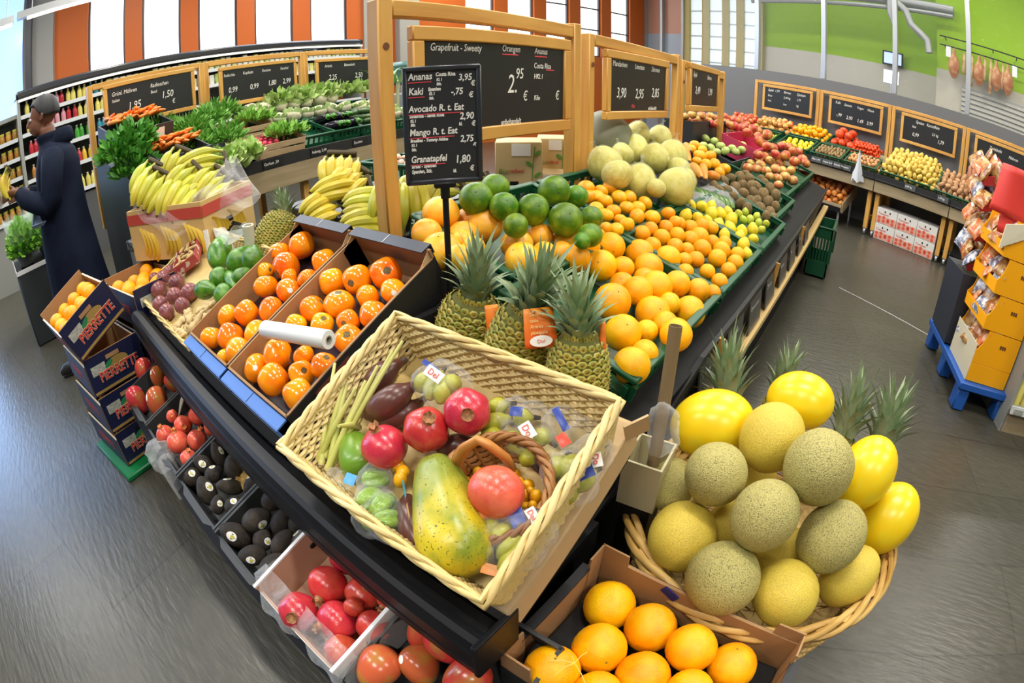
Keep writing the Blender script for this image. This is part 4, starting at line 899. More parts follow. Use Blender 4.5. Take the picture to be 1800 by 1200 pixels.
for i in range(8):
    a, b = 3.1 + .17*i, 4.12 + .03*(i % 2)
    o = bpy.data.objects.new('lettuce_head', me_let); COL.objects.link(o); o.location = lf(a, b, vz(b)+.2); o.scale = (1.05,)*3; o.rotation_euler = (0, 0, i*1.3); tag(o, 'yellow-green lettuce behind the cauliflowers, %s from the left' % ORD[i], 'lettuce', 'lettuces behind the cauliflowers')
m_leekw = mat('leek_white', (.7, .72, .5), .4); m_leekg = mat('leek_green', (.16, .36, .1), .45, (.28, .46, .16), 5)
for i in range(6):
    t = thing('leek', 'upright leek behind the pine post, %s from the left' % ORD[i], 'leek', lf(4.36 + .1*i, 3.98 - .02*i, vz(3.9)+.02), group='leeks')
    mb = MB(); mb.tube([(0, 0, 0), (0, 0, .02), (.02*i/5, 0, .2), (.06, -.02, .34)], [.012, .022, .02, .024], 8); mb.build('shaft', m_leekw, t)
    for k in range(4):
        d = Vector((math.cos(k*1.6+i), math.sin(k*1.6+i), 0)); mb = MB(); mb.grid(lambda u, v, d=d: Vector((.06, -.02, .32)) + UP*(.3*v - .12*v*v) + d*(.03+.22*v*v) + Vector((-d.y, d.x, 0))*((u-.5)*.05*(1-.8*v)), 3, 7); mb.build('leaf', m_leekg, t, smooth=180)
for i in range(3): leafput(me_pars, 'herb_bunch', 4.4 + .13*i, 3.5, vz(3.5)+.06, .6, 'small bright green herb bunch below the leeks, %s from the left' % ORD[i], 'herbs', 'herb bunches below the leeks')
# teal waste lid and lamp far behind the post
t = thing('service_trolley', 'grey and teal service trolley behind the leeks', 'trolley', lf(5.2, 4.2), .3); mb = MB(); mb.box((0, 0, .8), (.45, .45, 1.0), None, .02); mb.build('body', m_fridge, t); mb = MB(); mb.box((0, 0, 1.55), (.35, .4, .3), None, .05); mb.build('lid', mat('teal_plastic', (.05, .14, .13), .4), t)
mb = MB(); mb.tube([(-.2, -.2, 0), (-.2, -.2, 2.4)], .022, 8); mb.build('pole', m_steel, t)
# ================================================================ shopper in a long navy coat, seen from the left side
m_skin = mat('skin', (.2, .085, .05), .55, (.24, .105, .065), 6); m_hair = mat('grey_hair', (.012, .011, .012), .6, (.04, .042, .052), 14, stretch=(1, 1, .3), lo=.35, hi=.7)
m_coat = mat('navy_coat', (.004, .007, .02), .8, (.007, .012, .03), 4, bump=.25, bscale=12, spec=.15); m_shoe = mat('black_leather', (.01, .01, .01), .4); m_trouser = mat('dark_trousers', (.012, .012, .016), .8)
MP = Matrix.Translation((-3.66, .10, 0)) @ Matrix.Rotation(math.atan2(-.97, -.22), 4, 'Z')
t = thing('person', 'person in a long dark navy coat walking left and holding bananas and bagged salad', 'person', M=MP)
mb = MB()
mb.tube([(0, 0, .86), (.0, 0, 1.0), (-.01, 0, 1.2), (-.02, 0, 1.36), (-.01, 0, 1.44), (.01, 0, 1.52), (.03, 0, 1.6)], [.14, .145, .15, .15, .1, .058, .056], 20, flat=1.15)
for s in (-1, 1):
    fx = .1 if s > 0 else -.13
    mb.tube([(0, s*.09, .9), (fx*.5+.03, s*.1, .5), (fx, s*.1, .1), (fx, s*.1, .05)], [.1, .065, .048, .045], 14)
    mb.tube([(fx-.07, s*.1, .045), (fx+.02, s*.105, .05), (fx+.12, s*.11, .04), (fx+.18, s*.115, .03)], [.035, .045, .042, .022], 12)
    hx, hz = (.36, 1.27) if s > 0 else (.36, 1.24); y1 = .15 if s > 0 else -.1
    mb.tube([(-.02, s*.14, 1.4), (-.03, s*.2, 1.34), (0, s*.24, 1.16), (.02, s*.235, 1.12)], [.05, .052, .044, .042], 12)
    mb.tube([(.0, s*.24, 1.13), (.12, s*.22, 1.17), (.27, y1, hz)], [.047, .042, .027], 12)
    p = Vector((.29, y1, hz)); mb.tube([p - Vector((.03, 0, 0)), p + Vector((.03, -s*.005, .005)), p + Vector((.06, -s*.01, .0))], [.026, .036, .034], 12, flat=.55)
    for k in range(4):
        b = p + Vector((.055, -s*.012, -.026 + .0175*k)); l = (.075, .085, .08, .062)[k]
        mb.tube([b, b + Vector((l*.5, -s*.012, .0)), b + Vector((l*.72, -s*.035, -.004)), b + Vector((l*.62, -s*.06, -.008))], [.0095, .009, .0085, .0075], 8)
    mb.tube([p + Vector((.0, -s*.012, .025)), p + Vector((.035, -s*.035, .05)), p + Vector((.06, -s*.05, .045))], [.012, .0105, .008], 8)
# head: skull, jaw, nose, brow, lips, ears
H0 = Vector((.05, 0, 1.69))
def hb(c, r): 
    b = ball(20, 14); mb.add([Vector((p[0]*r[0], p[1]*r[1], p[2]*r[2])) + H0 + Vector(c) for p in b.v], b.f)
hb((-.012, 0, .02), (.1, .078, .1)); hb((.035, 0, -.045), (.062, .058, .075)); hb((.06, 0, -.095), (.032, .032, .026)); hb((.085, 0, .0), (.018, .04, .02))
mb.tube([H0 + Vector((.088, 0, .005)), H0 + Vector((.108, 0, -.022)), H0 + Vector((.122, 0, -.042)), H0 + Vector((.092, 0, -.048))], [.009, .012, .016, .008], 10)
mb.tube([H0 + Vector((.088, -.022, -.07)), H0 + Vector((.102, 0, -.068)), H0 + Vector((.088, .022, -.07))], [.007, .0105, .007], 8); mb.tube([H0 + Vector((.085, -.02, -.082)), H0 + Vector((.099, 0, -.081)), H0 + Vector((.085, .02, -.082))], [.007, .0105, .007], 8)
for s in (-1, 1):
    mb.tube([H0 + Vector((-.005, s*.078, .018)), H0 + Vector((-.02, s*.088, .0)), H0 + Vector((-.012, s*.084, -.03)), H0 + Vector((.0, s*.076, -.038))], [.01, .013, .011, .006], 8)
body = mb.build('body', m_skin, t, 180)
r = body.modifiers.new('one_surface', 'REMESH'); r.mode = 'VOXEL'; r.voxel_size = .008; r.use_smooth_shade = True
sm = body.modifiers.new('soften', 'SMOOTH'); sm.factor = .5; sm.iterations = 3
for s in (-1, 1):
    mb = MB(); b = ball(10, 8); mb.add([Vector(p)*.0115 + H0 + Vector((.083, s*.031, -.008)) for p in b.v], b.f); mb.build('eye', m_white, t, 180)
mb = MB()
def hair(u, v):
    a = -PI + 2*PI*u; f = math.cos(a)        # f = 1 at the face
    k_ = max(0, min(1, (.75-f)/.9)); k_ = k_*k_*(3-2*k_); lim = PI*(.33 + .27*k_)
    th = lim*v; d = Vector((math.sin(th)*math.cos(a), math.sin(th)*math.sin(a), math.cos(th)))
    k = 1.0 + .035*noise.noise(d*9); p = Vector((d.x*.113*k - .016, d.y*.09*k, d.z*.113*k + .018)); return H0 + p
mb.grid(hair, 36, 14, True); o = mb.build('hair', m_hair, t, 180, label='short dark grey hair'); sl = o.modifiers.new('thick', 'SOLIDIFY'); sl.thickness = .007; sl.offset = -.4
# coat
rows = [(.36, .25, .26, -.02), (.55, .225, .25, -.02), (.8, .205, .235, -.015), (1.0, .185, .22, -.012), (1.2, .17, .205, -.018), (1.34, .165, .215, -.025), (1.42, .14, .2, -.025), (1.475, .105, .13, -.01), (1.5, .095, .1, .0), (1.545, .1, .1, .01), (1.56, .09, .09, .012)]
mb = MB()
def coat(u, v):
    x = v*(len(rows)-1); i = min(int(x), len(rows)-2); f = x - i; z, rx, ry, cx = [rows[i][k]*(1-f) + rows[i+1][k]*f for k in range(4)]
    a = 2*PI*u; w_ = 1 + (.035*math.sin(7*a) + .02*math.sin(13*a+1))*max(0, (1.1-z))
    return Vector((cx + rx*math.cos(a)*w_, ry*math.sin(a)*w_, z))
mb.grid(coat, 44, 40, True); o = mb.build('coat', m_coat, t, 180, label='long dark navy coat'); sl = o.modifiers.new('thick', 'SOLIDIFY'); sl.thickness = .012; sl.offset = -1
mb = MB(); mb.lathe([(.075, 1.43), (.1, 1.44), (.115, 1.47), (.105, 1.53), (.09, 1.545)], 24, Matrix.Translation((-.03, 0, 0)), lambda p, a: Vector((p.x*(1.25 if p.x < 0 else .75), p.y, p.z + (.02 if p.x < 0 else -.03)))); mb.build('hood', m_coat, o, 180)
for s in (-1, 1):
    hz = 1.27 if s > 0 else 1.24; y1 = .15 if s > 0 else -.1; mb = MB()
    mb.tube([(-.03, s*.12, 1.41), (-.035, s*.2, 1.39), (-.02, s*.245, 1.28), (0, s*.255, 1.17), (.03, s*.25, 1.12), (.1, s*.23, 1.15), (.2, (s*.23+y1)/2, 1.2), (.25, y1, hz-.015)], [.06, .085, .078, .075, .076, .07, .06, .05], 18); mb.build('sleeve', m_coat, o, 180)
for s in (-1, 1):
    fx = .1 if s > 0 else -.13; mb = MB(); mb.tube([(0.01, s*.09, .7), (fx*.5+.03, s*.1, .45), (fx, s*.1, .09)], [.1, .082, .07], 16); mb.build('trouser_leg', m_trouser, t, 180)
    mb = MB(); mb.tube([(fx-.085, s*.1, .055), (fx-.03, s*.1, .062), (fx+.08, s*.107, .052), (fx+.17, s*.114, .04), (fx+.215, s*.116, .03)], [.04, .054, .052, .045, .02], 14); mb.box((fx+.05, s*.107, .011), (.3, .09, .022), None, .01); mb.build('shoe', m_shoe, t, 60)
# what the person holds
m_ban = mat('banana_skin', (.7, .48, .03), .42, (.55, .5, .04), 1.2, vary=.08); m_bangreen = mat('greenish_banana_skin', (.4, .47, .03), .4, (.62, .52, .05), 1.5, vary=.1, huevary=.012, lo=.35, hi=.65)
m_bantip = mat('banana_tip', (.07, .05, .02), .7); m_banstem = mat('banana_stem', (.36, .38, .06), .55)
def banana_pts(l, bend, n=9):
    P = []
    for i in range(n):
        s = i/(n-1); a = (s-.5)*bend; P.append(Vector((math.cos(a)*l/bend - l/bend*math.cos(bend/2), 0, math.sin(a)*l/bend)))
    return P
def banana_meshes(l=.19, r=.019, bend=1.25, m=None):
    P = banana_pts(l, bend, 11); R = [.32, .62, .9, 1.02, 1.06, 1.06, 1.04, .98, .8, .52, .3]
    mb = MB(); mb.tube(P, [r*k for k in R], 6 if False else 10); me = mb.mesh('banana', m, 28)
    mb = MB(); d = (P[-1]-P[-2]).normalized(); mb.tube([P[-1]-d*.004, P[-1]+d*.02, P[-1]+d*.035+Vector((-.004, 0, 0))], [r*.33, r*.3, r*.38], 8); st = mb.mesh('stem', m_banstem, 50)
    mb = MB(); d = (P[0]-P[1]).normalized(); mb.tube([P[0]-d*.003, P[0]+d*.006, P[0]+d*.01], [r*.34, r*.26, r*.1], 8); tp = mb.mesh('tip', m_bantip, 50)
    return me, st, tp
BN = {}
def banana_kind(key, l, r, bend, m):
    if key not in BN: BN[key] = banana_meshes(l, r, bend, m)
    return BN[key]
def hand_of_bananas(M, n, key, label, group=None, l=.19, r=.019, bend=1.25, m=None, spread=.16, name='banana_bunch', cat='bananas'):
    """n fingers fanned out from one crown; local +z the crown end, +x the outer curve side"""
    me, st, tp = banana_kind(key, l, r, bend, m or m_bangreen); b = thing(name, label, cat, M=M, group=group)
    g = random.Random(hash(key) % 1000 + n)
    for i in range(n):
        k = i - (n-1)/2; o = bpy.data.objects.new('banana', me); COL.objects.link(o); o.parent = b
        tilt = Matrix.Rotation(-k*spread*.55, 4, 'X') ; o.matrix_basis = Matrix.Translation((0, 0, .08)) @ tilt @ Matrix.Translation((abs(k)*-.003 + .004*(i % 2), k*r*1.75, -.08)) @ Matrix.Rotation(k*.16, 4, 'Z')
        for nm, mm in (('stem', st), ('tip', tp)):
            c = bpy.data.objects.new(nm, mm); COL.objects.link(c); c.parent = o
    mb = MB(); mb.box((-.012, 0, l*.48+.03), (.03, n*r*1.2, .022), None, .008); mb.build('crown', m_bantip, b); return b
hand_of_bananas(MP @ Matrix.Translation((.33, .17, 1.33)) @ Matrix.Rotation(.35, 4, 'X'), 5, 'held', 'small bunch of bananas held in the hands of the person', m=m_ban, l=.17)
t = thing('salad_bag', 'clear bag of mixed salad held in front of the person', 'bag', M=MP @ Matrix.Translation((.47, .1, 1.28)))
mb = MB(); b = ball(18, 12, lambda p: wob(Vector((p.x*.1, p.y*.07, p.z*.075)), .12, 14)); b.build('bag', film('clear_bag', dens=.25), t, 180)
mb = MB(); g = random.Random(4)
for i in range(60):
    c = Vector((g.gauss(0, .04), g.gauss(0, .03), g.gauss(0, .03))); d = Vector((g.uniform(-1, 1), g.uniform(-1, 1), g.uniform(-1, 1))).normalized()*.03; s = d.orthogonal().normalized()*.014; mb.add([c-d, c+s, c+d, c-s], [(0, 1, 2, 3)])
mb.build('salad_leaves', mat('mixed_leaves', (.5, .42, .2), .5, (.25, .1, .08), 30), t, 0)
# crates of potted herbs in sleeves at the left, on a dark base
HM = Matrix.Translation((-4.96, -.2, 0)) @ Matrix.Rotation(math.atan2(-.1, -1), 4, 'Z') @ Matrix.Scale(1.4, 4)
t = thing('herb_stand', 'dark floor stand carrying the sleeved herb pots left of the person', 'stand', M=HM); mb = MB()
mb.box((0, 0, .22), (.62, .36, .44), None, .01); mb.build('body', m_darkcarton, t); mb = MB()
for s in (-1, 1): mb.box((0, s*.18, .45), (.62, .006, .025)); mb.box((s*.31, 0, .45), (.006, .36, .025))
mb.build('rim', m_white, t, smooth=0)
m_herb = mat('herb_leaf', (.16, .42, .03), .5, (.26, .55, .07), 14); me_herb = leafy('herb_leaf', 420, (.095, .095), .2, m_herb, 9, .017, .05, .9); m_sleeve = film('herb_sleeve', (.85, .95, .9), .05, .15)
for i in range(6):
    a, b = i % 3, i//3
    h = thing('herb_pot', 'green potted herb in a clear sleeve, %s pot of the %s row' % (('right', 'middle', 'left')[a], ('front', 'back')[b]), 'herb', group='sleeved herbs', M=HM @ Matrix.Translation((-.2 + .2*a, .09 - .18*b, .445)) @ Matrix.Rotation(i*1.1, 4, 'Z'))
    mb = MB(); mb.lathe([(0, 0), (.045, 0), (.055, .08), (.05, .08), (0, .07)], 16); mb.build('pot', m_blackm, h)
    o = bpy.data.objects.new('leaves', me_herb); COL.objects.link(o); o.parent = h; o.location = (0, 0, .07)
    mb = MB(); mb.lathe([(.05, .02), (.075, .14), (.105, .3)], 18, fn=lambda p, q: Vector((p.x*(1+.06*math.sin(5*q)), p.y*(1+.06*math.cos(4*q)), p.z + .02*math.sin(6*q)*(p.z > .2)))); mb.build('sleeve', m_sleeve, h, 180)
t = thing('folded_carton', 'blue and white carton tilted beside the herbs and the person', 'carton', M=Matrix.Translation(atD(74, 380, 3.6)) @ Matrix.Rotation(-.4, 4, 'Z') @ Matrix.Rotation(.8, 4, 'Y')); mb = MB(); open_box(mb, .15, .13, .03, .008); mb.build('body', mat('pale_blue_card', (.3, .42, .6), .5), t, smooth=0)
# ================================================================ the island: body, rims
SL = math.radians(24.5)                                # slope of the front deck
CS, SN = math.cos(SL), math.sin(SL)
FX0, FX1 = -2.14, -.27
def fd(x, s, h=0): return Vector((x, .3 + s*CS - h*SN, .598 + s*SN + h*CS))   # front deck: s up the slope, h off it
FN = Vector((0, -SN, CS)); FM = Matrix.Rotation(SL, 4, 'X')
def sd(y, s, h=0): return Vector((-.335 - s*.958 + h*.287, y, .64 + s*.287 + h*.958))   # right deck: s from the right edge towards the ridge
SX, SY, SNV = Vector((-.958, 0, .287)), Vector((0, 1, 0)), Vector((.287, 0, .958))
isl = thing('produce_island', 'large black display island carrying all the fruit', 'display island', (0, 0, 0))
mb = MB(); mb.box((-1.175, 2.95, .28), (1.5, 4.5, .56)); mb.box((-1.175, .57, .26), (1.7, .26, .5)); mb.build('body', m_blackm, isl, smooth=0)
mb = MB(); mb.slab([fd(-2.34, .02), fd(-.84, .02), fd(-.84, .62), fd(-2.34, .62)], -.02); mb.slab([fd(-.84, -.02), fd(FX1, -.02), fd(FX1, .4), fd(-.84, .4)], -.02); mb.build('front_deck', m_blackm, isl, smooth=0)
mb = MB(); mb.slab([sd(.68, 0), sd(5.2, 0), sd(5.2, .52), sd(.68, .52)], -.02); mb.slab([sd(.9, .52), sd(5.2, .52), sd(5.2, .86), sd(.9, .86)], -.02)
mb.slab([(-1.17, .88, .89), (-1.17, 5.2, .89), (-2.05, 5.2, .66), (-2.05, .88, .66)], .02) ; mb.build('side_deck', m_blackm, isl, smooth=0)
mb = MB(); mb.box((-1.45, .88, .7), (1.2, .02, .32)); mb.box((-.85, .78, .68), (.02, .24, .3)); mb.build('step_panel', m_blackm, isl, smooth=0)
# thick black front rim with two raised beads
mb = MB(); prof = [(.31, .575), (.262, .565), (.245, .575), (.243, .60), (.248, .607), (.243, .612), (.245, .640), (.25, .646), (.246, .652), (.252, .668), (.262, .674), (.285, .674), (.31, .655)]
n = len(prof); V = [(x, y, z) for x in (FX0, FX1) for (y, z) in prof]
mb.add(V, [(i, (i+1) % n, (i+1) % n + n, i+n) for i in range(n)] + [tuple(range(n))[::-1], tuple(range(n, 2*n))]); mb.build('front_rim', m_black, isl, 25, label='thick black plastic front rim')
mb = MB(); mb.box((FX1+.004, .29, .63), (.012, .1, .1), None, .004); mb.build('end_cap', m_black, isl)
# lower shelf for the cartons under the rim
mb = MB(); mb.slab([(-2.0, .095, .352), (-.2, .095, .352), (-.2, .38, .447), (-2.0, .38, .447)], -.02); mb.build('lower_shelf', m_blackm, isl, smooth=0)
for x in (-2.0, -1.1, -.25): mb = MB(); mb.tube([(x, .14, .345), (x, .18, 0)], .018, 8); mb.build('shelf_foot', m_blackm, isl)
# right side: label apron, pine strip
m_beechlight = mat('pale_beech', (.6, .42, .17), .5, (.52, .35, .13), 3, stretch=(1, .1, 1))
mb = MB(); mb.slab([(-.325, 1.25, .66), (-.325, 5.2, .66), (-.355, 4.0, .47), (-.355, .7, .47)], .015); mb.build('label_apron', m_black, isl, smooth=0, label='black apron holding price cards')
mb = MB(); mb.bar((-.325, 1.26, .475), (-.325, 5.2, .475), .05, .03, UP, .003); mb.build('wooden_strip', m_beechlight, isl, label='pale pine strip along the side')
for y in (1.4, 2.3, 3.2): 
    mb = MB(); mb.bar((-.318, y, .66), (-.338, y, .47), .012, .02, (1, 0, 0)); mb.build('strip_bracket', m_pine, isl)
for i, y in enumerate((1.35, 1.62, 1.92, 2.22, 2.55, 2.86, 3.2, 3.5)):
    t = thing('price_card', 'black price card leaning on the side apron of the island, %s from the front' % ORD[i], 'price card', M=Matrix.Translation((-.325, y, .562)) @ frame((0, 0, 0), (0, 1, 0), (-.12, 0, 1)), group='price cards along the island'); mb = MB()
    mb.box((0, 0, 0), (.2, .13, .006)); mb.build('card', mat('dark_price_card', (.05, .052, .055), .25), t, smooth=0)
    text_on('lettering', ('Orangen', 'Mandarinen', 'Clementinen', 'Zitronen', 'Limetten', 'Kiwi', 'Birnen', 'Äpfel')[i], .026, mat('grey_chalk', (.3, .3, .29), .9), t, Matrix.Translation((-.085, .02, .004)))
# dark-green crate standing at the island's far right corner
crate(Matrix.Translation((-.275, 4.6, .02)), .2, .44, .42, 'tall dark green crate standing on the floor at the far end of the island')
# ================================================================ sign stand over the ridge
STX = -1.16
for i, (y0, y1) in enumerate(((.905, 1.865), (1.985, 3.02), (3.1, 4.03))):
    t = thing('sign_frame', 'tall pine sign frame on the island, %s' % ('nearest one with the big chalkboard', 'middle one behind the netted pomelos', 'farthest one above the apples')[i], 'frame', (STX, y0, 0), 0, 'pine sign frames on the island')
    zt = (1.615, 1.585, 1.56)[i]
    for y in (0, y1-y0): mb = MB(); mb.bar((0, y, .86), (0, y, zt), .052 if i == 0 else .045, .052 if i == 0 else .045, (0, 1, 0), .004); mb.build('post', m_pine, t)
    mb = MB(); mb.bar((0, .027, zt-.026), (0, y1-y0-.027, zt-.026-.012), .045, .052, UP, .004); mb.build('rail', m_pine_h, t)
    mb = MB(); mb.lathe([(0, .0265), (.011, .0265), (.011, .0275), (0, .0275)], 12, Matrix.Translation((0, 0, zt-.14)) @ Matrix.Rotation(PI/2, 4, 'Y') ) ; mb.build('knot', m_knot, t)
# ================================================================ chalkboards on the island
def bm_(x, y, z): return Matrix.Translation((x, y, z)) @ frame((0, 0, 0), (0, 1, 0), (0, 0, 1))
chalkboard(bm_(-1.13, 1.385, 1.35), .80, .37, 'big chalkboard on the nearest pine frame, partly behind the black sign', [('Grapefruit - Sweety', -.33, .11, .62, None), ('Orangen', -.01, .115, .62, None), ('2.', .015, -.03, 1.7, None), ('95', .06, .02, 1.0, None), ('€', .1, -.06, .9, None), ('Kilo', .165, -.06, .5, None), ('Ananas', .17, .115, .62, None), ('Costa Rica', .165, .06, .55, None), ('HKL I', .165, .02, .5, None), ('€', .3, -.06, .9, None), ('unbehandelt', -.02, -.14, .5, None), ('Schale', -.02, -.165, .5, None)], .045, .055)
t = [o for o in bpy.data.objects if o.name.startswith('chalkboard') and o.get('label', '').startswith('big')][0]
for i, (x, y, l) in enumerate(((-.01, .105, .085), (.17, .105, .075), (.24, .055, .05))): mb = MB(); mb.box((x+l/2, y, .006), (l, .004, .001)); mb.build('red_underline', m_chalkred, t, label='red chalk underline')
chalkboard(bm_(-1.13, 2.445, 1.36), .73, .33, 'chalkboard on the middle pine frame above the pomelos', [('Mandarinen', -.3, .09, .7, None), ('3,90', -.26, -.06, 1.3, None), ('Limetten', -.07, .09, .7, None), ('2,95', -.06, -.06, 1.3, None), ('Zitronen', .13, .09, .7, None), ('2,85', .14, -.05, 1.3, None), ('Kilo', -.1, -.11, .5, m_chalkred), ('unbehandelt', .1, -.12, .5, None)], .04, .055)
chalkboard(bm_(-1.13, 3.49, 1.395), .66, .32, 'small looking chalkboard on the farthest pine frame above the apples', [('Äpfel', -.25, .07, .8, None), ('2,49', -.2, -.04, 1.3, None), ('Birnen', .05, .07, .8, None), ('1,99', .07, -.04, 1.3, None)], .04, .055)
# free-standing black price sign
P0 = Vector((-.85, .83, .8)); sdir = (Vector((0, 0, 0)) - Vector((P0.x, P0.y, 0))).normalized(); sdir = (Matrix.Rotation(math.radians(2), 3, 'Z') @ sdir)
sx_ = Vector((-sdir.y, sdir.x, 0)); SM = frame(P0, sx_, -sdir)
t = thing('price_sign', 'black price sign with white handwriting on a thin black pole among the fruit', 'sign', M=SM)
BW, BH, BZ = .172, .272, .462
mb = MB(); mb.tube([(0, 0, -.1), (0, 0, .33)], .0075, 10); mb.build('pole', m_black, t)
mb = MB(); mb.tube([(0, 0, .29), (0, 0, .326)], .011, 10); mb.box((0, 0, .322), (.05, .02, .014), None, .004); mb.build('clamp', m_black, t)
mb = MB()
for s in (-1, 1): mb.box((s*(BW/2-.005), 0, BZ), (.012, .014, BH), None, .004); mb.box((0, 0, BZ + s*(BH/2-.005)), (BW, .014, .012), None, .004)
mb.build('frame', mat('slate_blue_plastic', (.022, .026, .034), .35), t)
mb = MB(); mb.box((0, .002, BZ), (BW-.012, .006, BH-.012)); mb.build('panel', mat('sign_panel', (.022, .024, .026), .4), t, smooth=0)
TM = Matrix.Translation((0, -.0015, BZ)) @ Matrix.Rotation(PI/2, 4, 'X')
for (s, x, y, k) in [('Ananas', -.073, .106, 20), ('Costa Rica', -.013, .112, 11), ('Kl. I', -.011, .101, 8), ('Stk.', -.011, .091, 8), ('3,95', .037, .1, 19), ('€', .064, .087, 15),
                     ('Kaki', -.073, .072, 20), ('Spanien', -.03, .079, 10), ('Kl. I', -.028, .069, 8), ('Stk.', -.028, .059, 8), ('-,75', .02, .068, 19), ('€', .059, .06, 16),
                     ('Avocado R. t. Eat', -.074, .032, 19), ('Südafrika - Santa Rosa', -.073, .019, 9.5), ('Kl. I', -.071, .009, 8), ('Stk.', -.071, .0, 8), ('2,90', .038, .01, 20), ('kl.', .036, -.004, 9), ('€', .064, -.006, 14),
                     ('Mango R. t. Eat', -.074, -.022, 19), ('Brasilien - Tommy Atkins', -.073, -.037, 9), ('Kl. I', -.071, -.047, 8), ('Stk.', -.071, -.057, 8), ('2,75', .038, -.042, 19), ('€', .066, -.055, 12),
                     ('Granatapfel', -.074, -.084, 19), ('Israel - Spanien', -.073, -.097, 10), ('Spanien, Stk.', -.073, -.109, 10), ('1,80', .025, -.09, 22), ('kl.', .02, -.112, 9), ('€', .058, -.11, 15)]:
    text_on('lettering', s, k*1.13/1000, m_chalk, t, TM @ Matrix.Translation((x, y, 0)), sx=.8, shear=.12, extrude=.0003, offset=.0005)
for (x, y, l) in ((-.074, .1, .052), (-.074, .066, .036), (-.075, .026, .118), (-.075, -.028, .1), (-.075, -.09, .078)):
    mb = MB(); mb.box((x+l/2, -.0017, BZ+y), (l, .0008, .0022)); mb.build('red_underline', m_chalkred, t, label='red chalk underline')
# ================================================================ helpers for fruit placed where the photo shows it
def z2(l): return [(220+a[0]/3, 380+a[1]/3, a[2]/3, *a[3:]) for a in l]
def z3(l): return [(500+a[0]/2.308, 560+a[1]/2.308, a[2]/2.308, *a[3:]) for a in l]
def z4(l): return [(200+a[0]/2.667, 600+a[1]/2.667, a[2]/2.667, *a[3:]) for a in l]
def z5(l): return [(400+a[0]/3.428, 850+a[1]/3.428, a[2]/3.428, *a[3:]) for a in l]
def z6(l): return [(850+a[0]/3, 850+a[1]/3, a[2]/3, *a[3:]) for a in l]
def z7(l): return [(800+a[0]/3, 200+a[1]/3, a[2]/3, *a[3:]) for a in l]
def z8(l): return [(1050+a[0]/2, 550+a[1]/2, a[2]/2, *a[3:]) for a in l]
def rowlabels(pts, per=4, names=('front', 'back')):
    """pts [(x, y)] -> 'second from the left in the front row': rows from the lowest upwards, left to right"""
    idx = sorted(range(len(pts)), key=lambda i: -pts[i][1]); rows = [idx[i:i+per] for i in range(0, len(idx), per)]
    if len(rows) > 1 and len(rows[-1]) == 1: rows[-2] += rows.pop()
    out = [''] * len(pts)
    for j, r in enumerate(rows):
        r.sort(key=lambda i: pts[i][0])
        rn = names[0] if j == 0 else (names[1] if j == len(rows)-1 else ORD[j])
        for i, k in enumerate(r): out[k] = '%s in the %s row' % ('leftmost' if i == 0 else 'rightmost' if i == len(r)-1 else ORD[i] + ' from the left', rn)
    return out
def pile(proto, pts, p, n, desc, cat, group, per=4, face=None, tilt=60, ell=None, rs=1.0, seed=1, parts=True, lim=1.2, alt=None, names=('front', 'back')):
    """pts [(px, py, pixel radius[, 'u' stem to the viewer])] on the plane p, n"""
    g = random.Random(seed); items = []
    for a in pts:
        c = onp(a[0], a[1], p, n); items.append((c, pr(c, a[2])*rs))
    C = settle(items, lim); L = rowlabels([(a[0], a[1]) for a in pts], per, names); out = []
    for a, c, it, lb in zip(pts, C, items, L):
        r = it[1]*(c - EYE).length/(it[0] - EYE).length
        f = a[3] if len(a) > 3 else ''
        if f == 'u': q = look((EYE - c).normalized() + Vector((g.uniform(-.5, .5), g.uniform(-.5, .5), g.uniform(-.2, .6))), g.uniform(0, 6))
        elif f == 'd': q = look(-(EYE - c).normalized() + Vector((g.uniform(-.6, .6), g.uniform(-.6, .6), -.3)), g.uniform(0, 6))
        elif isinstance(f, tuple):            # direction of the stem end in the picture (right, down), and how far it turns to the viewer
            v = (EYE - c).normalized(); rt_ = v.cross(UP).normalized()*-1; dn = rt_.cross(v).normalized(); dn = dn if dn.z < 0 else -dn
            q = look(rt_*f[0] + dn*f[1] + v*(f[2] if len(f) > 2 else .3), g.uniform(0, 6))
        elif f == 's':
            v = (EYE - c).normalized(); ax = v.cross(Vector((g.uniform(-1, 1), g.uniform(-1, 1), g.uniform(-1, 1)))).normalized(); q = Matrix((v, ax.cross(v), ax)).transposed().to_quaternion()
        else: q = rq(tilt, g)
        pp = alt[f] if alt and isinstance(f, str) and f in alt else proto
        out.append(pp.put(c, r if ell is None else (r*ell[0], r*ell[1], r*ell[2]), q, '%s, %s' % (desc, lb), cat, group, parts))
    return out
